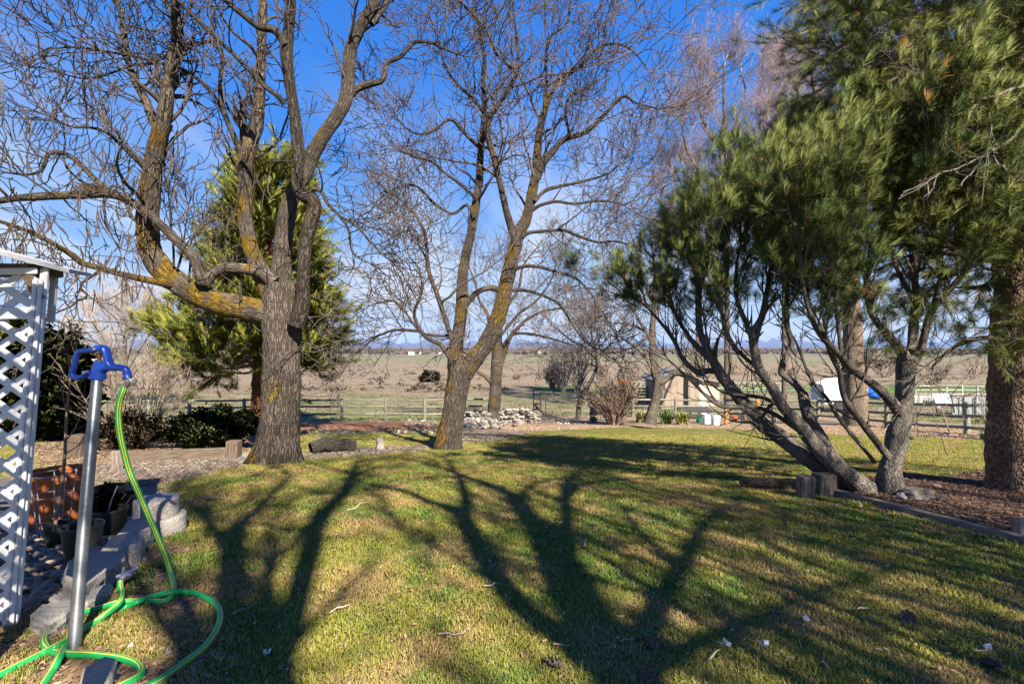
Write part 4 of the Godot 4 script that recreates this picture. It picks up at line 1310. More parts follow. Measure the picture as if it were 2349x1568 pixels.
func shrubs() -> void:
	var dark := [Color(0.075, 0.105, 0.04), Color(0.18, 0.195, 0.075)]
	bush("evergreen_shrub", "low spreading dark evergreen shrub left of the largest tree's trunk", "shrub", 478, 1026, 172, 86, 0.0, dark, 501, 2600, 0.055)
	bush("evergreen_shrub", "small dark evergreen shrub right beside the largest tree's trunk, below the fence", "shrub", 560, 1000, 70, 60, 0.0, dark, 502, 900, 0.055)
	bush("evergreen_shrub", "small green-and-brown shrub behind the hydrant pipe in the leaf litter", "shrub", 195, 1005, 90, 70, 0.0, [Color(0.05, 0.07, 0.025), Color(0.13, 0.10, 0.05)], 503, 1100, 0.05)
	bush("evergreen_shrub", "brown-leaved low bush at the foot of the bare shrub behind the hydrant", "shrub", 300, 1030, 140, 90, 0.0, [Color(0.12, 0.075, 0.04), Color(0.19, 0.13, 0.075)], 504, 900, 0.04)
	bush("evergreen_tree", "round dark green evergreen behind the white lattice at the left edge", "tree", 40, 960, 285, 275, 13.0, [Color(0.055, 0.08, 0.025), Color(0.17, 0.175, 0.045)], 505, 5200, 0.12)
	bare_bush("spreading bare shrub with pale tan stems behind the hydrant and hose", 318, 1022, 210, 190, 0.0, Color(0.30, 0.235, 0.175), 510, 26)
	bare_bush("dense twiggy reddish-brown shrub right of the dirt path, cut into a fan", 1408, 974, 92, 92, 0.0, Color(0.27, 0.20, 0.155), 511, 90, "", 0.02)
	bare_bush("thin bare grey shrub with arching twigs beside the big right trunk, by the fence", 2285, 1006, 110, 110, 0.0, Color(0.33, 0.3, 0.27), 512, 10)
	bush("field_bush", "dark round bush alone in the open field between the two big trees", "shrub", 986, 873, 38, 26, 80.0, [Color(0.06, 0.055, 0.03), Color(0.12, 0.10, 0.055)], 520, 700, 0.3, "", 0.9).position.y -= 0.3
	var gp := "bare bushes scattered across the far field"
	var q := [[1185, 862, 26, 12, 90.0, "small brown bush low in the field right of the forked tree"], [1290, 893, 62, 74, 55.0, "tall bare purplish thicket left of centre behind the green strip"], [1322, 893, 60, 86, 54.0, "tallest bare thicket behind the young leaning tree"], [1268, 890, 34, 50, 58.0, "narrow bare bush left of the tall thicket"], [1440, 880, 66, 60, 62.0, "wide bare bush behind the orange board"], [1385, 872, 30, 44, 75.0, "thin bare bush behind the young tree's trunk"], [1800, 870, 60, 40, 80.0, "far bare bush seen between the pine stems"], [2140, 872, 60, 56, 62.0, "bare rounded bush beyond the white rail fence"], [2030, 850, 90, 60, 100.0, "purplish bare thicket left of the right pine's thick stem"], [340, 868, 110, 60, 60.0, "purplish thicket under the round pale tree in the left field"], [1700, 855, 120, 34, 120.0, "long low brown thicket far behind the shed roof"], [2240, 848, 120, 40, 120.0, "distant brown thicket at the right under the boughs"]]
	for k in q.size():
		var a = q[k]
		var b := bare_bush(a[5], a[0], a[1], a[2], a[3], a[4], Color(0.2, 0.155, 0.145).lerp(Color(0.24, 0.19, 0.15), k / 11.0), 530 + k, 18, gp)
		b.name = numbered(self, "field_bush")
	# a thin sapling beside the lattice
	var s := thing("sapling", "thin brown sapling in a black pot, rising between the lattice and the hydrant pipe", "sapling")
	rng.seed = 560
	var st := {"levels": 2, "seg": [0.05, 0.04], "len": [0.22, 0.1], "gnarl": [0.16, 0.2], "up": [0.06, 0.06], "kids": [2, 0], "ang": [40, 40], "tip": 0.0016, "thick": 0.004, "col": Color(0.17, 0.115, 0.09)}
	var l := traced([123, 1218, 8, 138, 1130, 7, 147, 1060, 7, 150, 1000, 6, 153, 940, 5, 158, 890, 4, 161, 862, 3], 3.35, 0.1, 0.05)
	var mb := MB.new()
	mb.twig(l[0], l[1], 7, Color(0.2, 0.14, 0.11))
	part("stem", mb.mesh(), M.twig, s)
	mb = MB.new()
	for a in [[161, 864, 4, 158, 840, 3, 154, 818, 2], [161, 864, 4, 168, 840, 3, 174, 812, 2], [150, 1010, 4, 170, 985, 3, 185, 950, 2], [149, 1040, 3, 180, 1020, 3, 200, 985, 2], [153, 950, 3, 146, 920, 2, 142, 895, 2]]:
		var ll := traced(a, 3.4, 0.0, 0.05)
		mb.twig(ll[0], ll[1], 5, Color(0.2, 0.14, 0.11))
		sprout(mb, ll, 0.3, 0.09, st, 0.5)
	part("branches", mb.mesh(), M.twig, s)

func grass_tussock(label: String, px: float, py: float, wide: float, tall: float, seed_: int, col: Color) -> void:
	rng.seed = seed_
	var g := G(px, py)
	var k := -g.z / F
	var o := part("grass_clump", blade_clump(90, tall * k, k * 1.1, wide * 0.35 * k), M.blade, self)
	o.position = g
	o.set_meta("label", label)
	o.set_meta("category", "plant")
	o.set_meta("group", "spiky grass clumps along the right fence")
	var m: StandardMaterial3D = M.blade.duplicate()
	m.albedo_color = col.linear_to_srgb()
	o.material_override = m

# ------------------------------------------------------------------ the arbour
func arbour() -> void:
	var t := thing("garden_arbor", "white lattice garden arbor with weathered beam and slanting roof at the left edge", "arbor")
	var white := Color(0.66, 0.68, 0.72)
	var old := Color(0.17, 0.125, 0.09)
	var foot := G(33, 1434)
	var u0 := -foot.z / K
	var head := P(103, 612, u0 + 0.28)
	var up := (head - foot).normalized()
	var left := Vector3(-1, 0, 0.12).normalized()
	left = (left - up * left.dot(up)).normalized()
	var out := left.cross(up).normalized()
	if out.z < 0:
		out = -out
	var tall := foot.distance_to(head)
	var mb := MB.new()
	var bas := Basis(-left, up, (-left).cross(up))
	mb.box(Transform3D(bas, foot + up * (tall * 0.5) + left * 0.012 - out * 0.014), Vector3(0.034, tall, 0.02), 0.006, white)
	part("post", mb.mesh(), M.white, t)
	mb = MB.new()
	var tt := 0.37
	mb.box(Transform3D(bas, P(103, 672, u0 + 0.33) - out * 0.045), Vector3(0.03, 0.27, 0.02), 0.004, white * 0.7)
	part("post_cap", mb.mesh(), M.white, t)
	# stile strips in front of the lattice
	for s in [[0.026, 0.019, 0.016], [0.003, 0.016, 0.013]]:
		mb = MB.new()
		mb.box(Transform3D(bas, foot + up * (tall * 0.48) + left * s[0] + out * 0.014), Vector3(s[1], tall * 0.96, s[2]), 0.004, white)
		part("frame_strip", mb.mesh(), M.white, t)
	# two lattice panels, the upper shorter; unseen third set tall to shade them
	var org := foot + left * 0.02
	var rows := [[0.03, tall * 0.845, org, 0.62], [tall * 0.872, tall * 0.985, org, 0.62], [0.03, tall * 1.3, org + Vector3(0.46, 0, 0.82), 1.15]]
	var wide := 0.62
	var pw := 0.150
	var ph := 0.118
	for pnl in rows:
		org = pnl[2]
		wide = pnl[3]
		for dirn: float in [1.0, -1.0]:
			var along := (left * pw + up * ph * dirn)
			# lines c = a/pw - dirn*b/ph with a along left and b along up
			for k in range(-30, 40):
				var pts := []
				var lo: float = pnl[0]
				var hi: float = pnl[1]
				# point on line: a = pw*s, b = dirn*ph*(s - k) + lo
				var s0 := 0.0
				var s1 := wide / pw
				var sa := float(k) + (0.0 if dirn > 0 else (hi - lo) / ph * -1.0)
				var e0 := float(k)
				var e1 := k + dirn * (hi - lo) / ph
				s0 = maxf(s0, minf(e0, e1))
				s1 = minf(s1, maxf(e0, e1))
				if s1 - s0 < 0.12:
					continue
				var a := org + left * pw * s0 + up * (lo + dirn * ph * (s0 - k))
				var b := org + left * pw * s1 + up * (lo + dirn * ph * (s1 - k))
				var d := (b - a).normalized()
				var sm := MB.new()
				var bb := Basis(d, out.cross(d), out)
				sm.box(Transform3D(bb, (a + b) * 0.5 + out * (0.004 if dirn > 0 else -0.004)), Vector3(a.distance_to(b), 0.036, 0.0075), 0.0015, white * rf(0.93, 1.04))
				part("slat", sm.mesh(), M.white, t)
	for s in [0.0, 1.17]:  # posts and rail of the unseen panel, built tall for its shade
		mb = MB.new()
		mb.box(Transform3D(bas, org + left * s + up * (tall * 0.66) - out * 0.035), Vector3(0.05, tall * 1.34, 0.05), 0.006, white)
		part("post", mb.mesh(), M.white, t)
	mb = MB.new()
	mb.box(Transform3D(bas, org + left * 0.58 + up * (tall * 1.3) - out * 0.035), Vector3(1.4, 0.09, 0.045), 0.006, white)
	part("rail", mb.mesh(), M.white, t)
	org = foot + left * 0.02
	wide = 0.62
	for b in [[tall * 0.858, 0.055, 0.016], [tall * 0.03, 0.04, 0.012], [tall * 0.985, 0.03, 0.012]]:
		mb = MB.new()
		mb.box(Transform3D(bas, org + left * (wide * 0.5) + up * b[0] + out * (b[2] * 0.5 + 0.010)), Vector3(wide, b[1], b[2]), 0.003, white)
		part("rail", mb.mesh(), M.white, t)
	# beam, brace and roof
	var b0 := P(116, 622, u0 + 0.3) - out * 0.06
	var b1 := b0 + left * 1.1 + Vector3(0, 0.02, 0.1)
	mb = MB.new()
	var d := (b1 - b0).normalized()
	var bx := Basis(d, Vector3.UP - d * d.y, d.cross(Vector3.UP - d * d.y)).orthonormalized()
	mb.box(Transform3D(bx, (b0 + b1) * 0.5 + Vector3(0, 0.02, 0)), Vector3(b0.distance_to(b1), 0.062, 0.05), 0.006, old)
	part("beam", mb.mesh(), M.wood, t)
	mb = MB.new()
	var c0 := P(66, 612, u0 + 0.3) + out * 0.03
	var c1 := P(106, 692, u0 + 0.3) + out * 0.03
	d = (c1 - c0).normalized()
	mb.box(Transform3D(Basis(d, out.cross(d), out), (c0 + c1) * 0.5), Vector3(c0.distance_to(c1), 0.045, 0.03), 0.004, old * 1.4)
	part("brace", mb.mesh(), M.wood, t)
	var r0 := P(158, 616, u0 + 0.35)
	var r1 := P(-200, 520, u0 - 0.15)
	var back := Vector3(-0.5, 0.0, -0.7)
	back.y = (r0.y - EYE) / -r0.z * 0.7 - 0.03
	var dn := Vector3(0, -0.022, 0)
	mb = MB.new()
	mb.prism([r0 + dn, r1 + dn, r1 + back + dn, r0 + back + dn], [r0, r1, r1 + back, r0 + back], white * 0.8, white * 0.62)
	part("roof", mb.mesh(), M.white, t)

# ------------------------------------------------------------------ hydrant and hoses
func hydrant() -> void:
	var t := thing("yard_hydrant", "blue-headed yard hydrant on a leaning galvanised pipe, left foreground", "hydrant")
	var foot := G(166, 1494)
	var u := -foot.z / K
	var ut := u + 0.42
	var steel := Color(0.21, 0.225, 0.24)
	var blue := Color(0.012, 0.055, 0.36)
	var mb := MB.new()
	var top := P(223, 862, ut)
	mb.bar(PackedVector3Array([foot - Vector3(0, 0.05, 0), foot.lerp(top, 0.5), top]), PackedFloat32Array([0.0225, 0.0222, 0.0215]), 24, steel, Vector3(0, 0, 1), 1.0, true)
	part("pipe", mb.mesh(), M.steel, t)
	var pts := func(a: Array, w: Array, zoff: float) -> Array:
		var p := PackedVector3Array()
		var r := PackedFloat32Array()
		for i in a.size() / 2:
			p.append(P(a[i * 2], a[i * 2 + 1], ut) + Vector3(0, 0, zoff))
			r.append(w[i] * 0.5 * ut * K / F)
		return smooth(p, r, 0.006)
	# body casting: collar, upright and spout arm
	mb = MB.new()
	var l = pts.call([224, 868, 225, 860, 226, 850, 228, 838, 231, 828], [32, 30, 27, 25, 22], 0.0)
	mb.bar(l[0], l[1], 18, blue)
	l = pts.call([214, 866, 234, 866], [11, 11], 0.0)
	l = pts.call([222, 868.5, 223, 862], [34, 33], 0.0)
	mb.bar(l[0], l[1], 20, blue)
	part("body", mb.mesh(), M.blue, t)
	mb = MB.new()
	l = pts.call([228, 848, 243, 841, 258, 842, 273, 843, 284, 845, 289, 850, 291, 860, 292, 866], [27, 23, 17, 15, 15, 16, 16, 17], 0.0)
	mb.bar(l[0], l[1], 16, blue)
	part("spout", mb.mesh(), M.blue, t)
	mb = MB.new()
	l = pts.call([290, 862, 293, 868], [20, 20], 0.0)
	mb.bar(l[0], l[1], 6, blue)
	part("spout_nut", mb.mesh(), M.blue, t)
	# yoke that carries the handle's pivot
	mb = MB.new()
	l = pts.call([256, 840, 250, 832, 246, 818, 243, 806, 238, 799, 230, 797, 223, 800], [14, 15, 14, 15, 15, 14, 13], 0.0)
	mb.bar(l[0], l[1], 12, blue, Vector3(0, 0, 1), 1.5)
	part("yoke", mb.mesh(), M.blue, t)
	mb = MB.new()
	l = pts.call([240, 800, 228, 799, 215, 803, 200, 804, 188, 806, 181, 813, 177, 828, 173, 845, 170, 856, 174, 863, 184, 866, 194, 863, 202, 857, 208, 853], [16, 16, 12, 11, 11, 11, 11, 11, 12, 12, 12, 11, 11, 12], 0.012)
	mb.bar(l[0], l[1], 12, blue, Vector3(0, 0, 1), 1.15)
	part("handle", mb.mesh(), M.blue, t)
	for q in [[229, 800], [205, 853]]:
		mb = MB.new()
		var c := P(q[0], q[1], ut)
		mb.bar(PackedVector3Array([c + Vector3(0, 0, 0.014), c + Vector3(0, 0, 0.034)]), PackedFloat32Array([0.007, 0.007]), 10, Color(0.6, 0.62, 0.64), Vector3(1, 0, 0))
		part("bolt", mb.mesh(), M.steel, t)
	mb = MB.new()
	l = pts.call([227, 808, 227, 816, 227, 820, 227, 826, 228, 832, 228, 840], [14, 15, 9, 7, 9, 8], 0.0)
	mb.bar(l[0], l[1], 14, Color(0.22, 0.13, 0.08))
	part("pump_rod", mb.mesh(), M.steel, t)
	# the brass tap on the spout
	mb = MB.new()
	l = pts.call([292, 866, 293, 872, 292, 878, 288, 884, 285, 889], [11, 10, 14, 12, 11], 0.0)
	mb.bar(l[0], l[1], 12, Color(0.36, 0.34, 0.33))
	l = pts.call([292, 872, 300, 876, 308, 880], [9, 8, 7], 0.004)
	mb.bar(l[0], l[1], 10, Color(0.4, 0.39, 0.4))
	part("tap", mb.mesh(), M.steel, t)
	mb = MB.new()
	l = pts.call([299, 868, 306, 877, 313, 876, 317, 868], [5, 10, 10, 5], 0.012)
	mb.bar(l[0], l[1], 8, Color(0.33, 0.33, 0.37), Vector3(0, 0, 1), 0.5)
	part("tap_lever", mb.mesh(), M.steel, t)

	var green := Color(0.012, 0.30, 0.075)
	var yellow := Color(0.62, 0.55, 0.06)
	var h1 := []
	for a in [[285, 886, 0.0], [281, 898, 0.0], [275, 915, 0.01], [271, 940, 0.02], [272, 973, 0.04], [277, 1007, 0.07], [284, 1037, 0.1], [296, 1080, 0.14], [317, 1130, 0.17], [347, 1200, 0.2], [374, 1265, 0.22], [390, 1312, 0.22]]:
		h1.append(P(a[0], a[1], ut + a[2]))
	for a in [[398, 1345, 0.03], [397, 1362, 0.012], [388, 1374, 0.012], [370, 1380, 0.012], [334, 1379, 0.012], [287, 1379, 0.03], [260, 1385, 0.03], [233, 1393, 0.012], [187, 1406, 0.012], [143, 1429, 0.012], [118, 1443, 0.012], [104, 1460, 0.012], [101, 1475, 0.014], [110, 1489, 0.016], [132, 1496, 0.016], [165, 1500, 0.016], [200, 1501, 0.014], [267, 1508, 0.012], [305, 1519, 0.012], [322, 1533, 0.012], [322, 1546, 0.012], [308, 1557, 0.012], [284, 1569, 0.012], [240, 1590, 0.012]]:
		h1.append(G(a[0], a[1], a[2]))
	hose("garden_hose", "green garden hose with yellow stripe hanging from the hydrant tap and coiling below", h1, green, yellow)
	var h2 := []
	for a in [[200, 1640, 0.012], [350, 1568, 0.012], [417, 1523, 0.012], [467, 1485, 0.012], [495, 1446, 0.012], [504, 1415, 0.012], [497, 1390, 0.012], [467, 1368, 0.012], [430, 1358, 0.012], [390, 1359, 0.035], [350, 1368, 0.012], [318, 1379, 0.03], [290, 1391, 0.012], [262, 1401, 0.014], [233, 1418, 0.012], [200, 1438, 0.012], [178, 1453, 0.012], [150, 1480, 0.012], [134, 1510, 0.03], [120, 1538, 0.012], [106, 1560, 0.012], [80, 1600, 0.012]]:
		h2.append(G(a[0], a[1], a[2]))
	hose("garden_hose", "second green hose making the wide open loop on the lawn", h2, green, yellow)
	var h3 := []
	for a in [[276, 1330, 0.05], [275, 1345, 0.025], [279, 1360, 0.014], [276, 1378, 0.05], [262, 1393, 0.04], [240, 1410, 0.03], [213, 1429, 0.012], [160, 1463, 0.012], [128, 1482, 0.03], [100, 1497, 0.012], [43, 1526, 0.012], [0, 1548, 0.012], [-80, 1590, 0.012]]:
		h3.append(G(a[0], a[1], a[2]))
	var o := hose("garden_hose", "green and yellow striped hose end running out at the lower left corner", h3, green, yellow)
	mb = MB.new()
	var e := G(276, 1330, 0.05)
	mb.bar(PackedVector3Array([e, e + Vector3(0.004, 0.012, -0.02), e + Vector3(0.012, 0.02, -0.045), e + Vector3(0.03, 0.03, -0.07)]), PackedFloat32Array([0.017, 0.018, 0.013, 0.013]), 12, Color(0.42, 0.42, 0.47))
	mb.bar(PackedVector3Array([e + Vector3(-0.03, 0.012, -0.01), e + Vector3(0.0, 0.018, -0.02), e + Vector3(0.035, 0.012, -0.03)]), PackedFloat32Array([0.008, 0.011, 0.008]), 10, Color(0.42, 0.42, 0.47))
	part("coupling", mb.mesh(), M.steel, o)

func hose(called: String, label: String, pts: Array, col: Color, stripe: Color) -> Node3D:
	var t := thing(called, label, "hose")
	var l := line(pts, 0.0135, 0.012)
	var mb := MB.new()
	mb.bar(l[0], l[1], 14, col, Vector3(0.3, 1, 0.4))
	part("tube", mb.mesh(), M.hose, t)
	# two printed stripes, raised a hair above the tube
	var p: PackedVector3Array = l[0]
	for s in 2:
		mb = MB.new()
		var nn := Vector3(0.75, 0.25, 0.6).normalized()
		var bi := Vector3.ZERO
		for i in p.size():
			var tg := (p[mini(i + 1, p.size() - 1)] - p[maxi(i - 1, 0)]).normalized()
			nn = (nn - tg * nn.dot(tg)).normalized()
			bi = tg.cross(nn)
			for k in 3:
				var a := (s * 0.66 - 0.33) + (k - 1) * 0.13
				var o := nn * cos(a) + bi * sin(a)
				mb.vert(p[i] + o * 0.0139, o, Vector2.ZERO, stripe)
		for i in p.size() - 1:
			for k in 2:
				var b := i * 3 + k
				mb.tri(b, b + 1, b + 4)
				mb.tri(b, b + 4, b + 3)
		part("stripe", mb.mesh(), M.hose, t)
	return t

# ------------------------------------------------------------------ pots and blocks
func H(px: float, py: float, y: float) -> Vector3:   # where the ray through a pixel meets height y
	var d := (EYE - y) / ((py - HY) / F)
	return Vector3((px - CX) / F * d, y, -d)

func block(label: String, a: Array, y: float, group: String, called := "concrete_block", col := Color(0.345, 0.325, 0.30)) -> void:
	var hi := []
	var lo := []
	var c := Vector3.ZERO
	for i in a.size() / 2:
		hi.append(H(a[i * 2], a[i * 2 + 1], y))
		c += hi[i]
	c /= hi.size()
	var mb := MB.new()
	var rim := []
	var m2 := []
	for i in hi.size():
		var f: Vector3 = (hi[i] - c) * Vector3(1, 0, 1)
		rim.append(hi[i] + f.normalized() * 0.012 - Vector3(0, 0.012, 0))
		m2.append(hi[i] + f.normalized() * (0.022 + rf(-0.008, 0.008)) - Vector3(0, (y - fall(-hi[i].z)) * 0.55, 0))
		lo.append(Vector3(hi[i].x, minf(fall(-hi[i].z), y - 0.03) - 0.05, hi[i].z) + f.normalized() * 0.008)
	mb.prism(rim, hi, col, col * 0.95)
	# split faces, cut up and pushed about so that they read as broken stone
	var n := hi.size()
	for i in n:
		var j := (i + 1) % n
		var cols := maxi(2, int(hi[i].distance_to(hi[j]) / 0.03))
		var grid := []
		for r in 6:
			var rowp := []
			for q in cols + 1:
				var f := float(q) / cols
				var top: Vector3 = rim[i].lerp(rim[j], f)
				var bot: Vector3 = lo[i].lerp(lo[j], f)
				var p := top.lerp(bot, r / 5.0)
				if q > 0 and q < cols and r > 0:
					var o: Vector3 = ((p - c) * Vector3(1, 0, 1)).normalized()
					p += o * (0.012 * nz2.get_noise_3dv(p * 21.0) + 0.010 * nz2.get_noise_3dv(p * 47.0) + 0.008 * sin(r / 5.0 * PI)) + rv() * 0.003
				elif r > 0:
					var o2: Vector3 = ((top - c) * Vector3(1, 0, 1)).normalized()
					p += o2 * 0.008 * nz2.get_noise_3dv(p * 9.0)
				rowp.append(p)
			grid.append(rowp)
		var cw: bool = (hi[j] - hi[i]).cross(Vector3.UP).dot((hi[i] + hi[j]) * 0.5 - c) < 0
		for r in 5:
			for q in cols:
				var f4: Array = [grid[r + 1][q], grid[r + 1][q + 1], grid[r][q + 1], grid[r][q]]
				if cw:
					f4.reverse()
				mb.face(f4, col * rf(0.86, 0.94))
	single(called, mb.mesh(), M.concrete, label, "block", Vector3.ZERO, group)

func pot(called: String, label: String, px: float, py: float, wide: float, tall: float, col: Color, mat: Material, soil := true, group := "", taper := 0.78) -> Node3D:
	var g := G(px, py)
	var k := -g.z / F
	var t := thing(called, label, "pot", g, group)
	var r := wide * 0.5 * k
	var h := tall * k
	var mb := MB.new()
	mb.lathe([Vector2(0, 0.0), Vector2(r * taper - 0.004, 0.0), Vector2(r * taper, 0.004), Vector2(r * 0.955, h * 0.90), Vector2(r, h * 0.905), Vector2(r, h * 0.985), Vector2(r * 0.985, h), Vector2(r * 0.95, h), Vector2(r * 0.93, h * 0.98), Vector2(r * 0.90, h * 0.75), Vector2(0, h * 0.74)], 32, col)
	part("pot_body", mb.mesh(), mat, t)
	if soil:
		mb = MB.new()
		mb.lathe([Vector2(r * 0.905, h * 0.75), Vector2(r * 0.6, h * 0.79), Vector2(0, h * 0.80)], 20, Color(0.05, 0.035, 0.025))
		part("soil", mb.mesh(), M.concrete, t)
	return t

func left_bed() -> void:
	rng.seed = 601
	var gr := "retaining wall blocks along the left bed"
	# round pavers stacked at the end of the wall
	var g := H(359, 1134, fall(2.95) + 0.235)
	var yb := fall(-g.z)
	for k in 2:
		var r := 0.128 if k == 1 else 0.152
		var mb := MB.new()
		var y0 := 0.0
		var hh := 0.115
		mb.lathe([Vector2(r * 0.98, y0), Vector2(r, y0 + 0.01), Vector2(r, hh - 0.014), Vector2(r * 0.985, hh - 0.004), Vector2(r * 0.95, hh), Vector2(0, hh)], 36, Color(0.345, 0.325, 0.305))
		single("round_paver", mb.mesh(), M.concrete, "upper round concrete paver on the short stack at the lawn edge" if k == 1 else "lower, wider round concrete paver under the short stack", "paver", Vector3(g.x + (0.02 if k == 0 else 0.0), yb + k * 0.116 - 0.001, g.z), "round pavers stacked at the end of the wall")
	block("grey split-face block next to the round pavers, end of the curved row", [271, 1222, 296, 1192, 330, 1187, 346, 1190, 343, 1206, 313, 1219], fall(2.75) + 0.12, gr)
	block("second grey split-face block from the round pavers, with a rough front", [236, 1256, 256, 1230, 300, 1219, 324, 1228, 318, 1242, 278, 1256], fall(2.55) + 0.12, gr)
	block("largest grey flat-topped block of the curved row, behind the hydrant pipe", [150, 1318, 158, 1286, 210, 1251, 262, 1254, 281, 1266, 280, 1280, 236, 1306, 196, 1337], fall(2.3) + 0.10, gr)
	block("low grey block sunk beside the hydrant pipe, with pebbles on it", [116, 1368, 160, 1350, 216, 1352, 250, 1335, 247, 1350, 200, 1378, 150, 1387], fall(2.0) + 0.035, gr)
	block("pale block nearest the lattice post at the front end of the row", [76, 1404, 96, 1386, 150, 1380, 160, 1386, 146, 1404, 112, 1424], fall(1.9) + 0.07, gr, "concrete_block", Color(0.36, 0.34, 0.31))
	block("loose pale concrete slab at the bottom edge beside the hose coil", [186, 1568, 196, 1530, 240, 1505, 264, 1510, 252, 1540, 232, 1580], fall(1.7) + 0.05, gr, "concrete_block", Color(0.40, 0.37, 0.32))
	block("small pale wooden offcut under the hose in the lower left corner", [96, 1458, 134, 1428, 142, 1434, 108, 1462], fall(1.8) + 0.02, "", "wood_offcut", Color(0.45, 0.36, 0.26))
	# black nursery pots
	var bk := Color(0.016, 0.016, 0.019)
	var gp := "black nursery pots behind the block wall"
	pot("plant_pot", "black nursery pot with a thin stick, right behind the hydrant pipe", 251, 1227, 69, 62, bk, M.black, true, gp)
	pot("plant_pot", "front black nursery pot standing partly behind the hydrant pipe", 189, 1290, 79, 88, bk * 1.5, M.black, true, gp)
	pot("plant_pot", "black pot at the foot of the thin sapling, nearest the lattice", 128, 1250, 47, 52, bk, M.black, true, gp)
	pot("plant_pot", "wide black pot with a small green plant beside the round pavers", 293, 1182, 56, 52, bk, M.black, true, gp)
	pot("plant_pot", "black pot farthest back, holding the small dark conifer", 250, 1158, 64, 44, bk, M.black, true, gp)
	pot("plant_pot", "low dark pot between the clay planter and the small conifer", 212, 1176, 40, 40, bk, M.black, true, gp)
	var st := MB.new()
	var b := G(251, 1227) + Vector3(-0.02, 0.12, 0)
	st.twig(PackedVector3Array([b, b + Vector3(0.035, 0.12, 0), b + Vector3(0.055, 0.2, -0.02)]), PackedFloat32Array([0.004, 0.0035, 0.003]), 6, Color(0.45, 0.38, 0.3))
	single("plant_stick", st.mesh(), M.twig, "thin pale bare stick stuck in the black nursery pot", "stick")
	# clay planter with its wire cage
	var cl := pot("clay_planter", "large orange-brown clay planter behind the lattice and hydrant", 131, 1200, 128, 122, Color(0.40, 0.125, 0.04), M.clay, true, "", 0.86)
	var cg := thing("wire_cage", "thin wire plant cage standing in front of the clay planter", "plant cage")
	var base := G(120, 1232)
	var k := -base.z / F
	for s in 5:
		var mb := MB.new()
		var a := TAU * s / 5.0 + 0.3
		var lo := base + Vector3(cos(a) * 26 * k, 0, sin(a) * 26 * k)
		var hi := base + Vector3(cos(a) * 44 * k, 150 * k, sin(a) * 40 * k)
		mb.twig(PackedVector3Array([lo, lo.lerp(hi, 0.5), hi]), PackedFloat32Array([0.0035, 0.0035, 0.0035]), 6, Color(0.26, 0.27, 0.29))
		part("leg", mb.mesh(), M.wire, cg)
	for s in 3:
		var mb := MB.new()
		var ring := []
		var f: float = [0.28, 0.65, 0.97][s]
		for q in 21:
			var a := TAU * q / 20.0
			ring.append(base + Vector3(cos(a) * lerpf(26, 44, f) * k, 150 * k * f, sin(a) * lerpf(26, 40, f) * k))
		var l := line(ring, 0.003, 0.03)
		mb.twig(l[0], l[1], 5, Color(0.22, 0.22, 0.24))
		part("ring", mb.mesh(), M.wire, cg)
	bush("potted_conifer", "small dark upright conifer in the black pot behind the blocks", "plant", 248, 1122, 34, 92, 3.95, [Color(0.03, 0.045, 0.02), Color(0.07, 0.085, 0.03)], 602, 420, 0.03)
	bush("potted_plant", "small light green plant in the wide black pot by the pavers", "plant", 300, 1142, 24, 22, 3.75, [Color(0.10, 0.12, 0.03), Color(0.2, 0.2, 0.06)], 603, 90, 0.022)
	bush("potted_plant", "low grassy green plant behind the hydrant pipe among the pots", "plant", 212, 1140, 40, 26, 3.8, [Color(0.06, 0.09, 0.03), Color(0.14, 0.15, 0.06)], 604, 140, 0.03)

func timber(label: String, a: Vector3, b: Vector3, high: float, thick: float, col: Color, called := "garden_timber") -> void:
	var mb := MB.new()
	var n := maxi(1, int(a.distance_to(b) / 0.7))
	var d := (b - a).normalized()
	var side := d.cross(Vector3.UP).normalized()
	mb.box(Transform3D(Basis(d, side.cross(d).normalized(), side), (a + b) * 0.5 + Vector3(0, high * 0.5 - 0.02, 0)), Vector3(a.distance_to(b), high, thick), 0.008, col)
	single(called, mb.mesh(), M.wood, label, "timber")

func stake(label: String, px: float, py: float, wide: float, tall: float, col: Color, group := "", called := "timber_post", round := false, lean := 0.0) -> void:
	var g := G(px, py)
	var k := -g.z / F
	var mb := MB.new()
	var w := wide * k
	var h := tall * k
	var bas := Basis(Vector3(0, 0, 1), -lean) * Basis(Vector3.UP, rf(-0.3, 0.3))
	if round:
		mb.bar(PackedVector3Array([Vector3(0, -0.05, 0), Vector3(0, h * 0.5, 0), Vector3(0, h * 0.97, 0), Vector3(0, h, 0)]), PackedFloat32Array([w * 0.52, w * 0.5, w * 0.48, w * 0.42]), 14, col)
	else:
		mb.box(Transform3D(bas, Vector3(0, h * 0.5 - 0.03, 0)), Vector3(w, h + 0.06, w * 0.85), 0.008, col)
	single(called, mb.mesh(), M.post, label, "post", g, group)

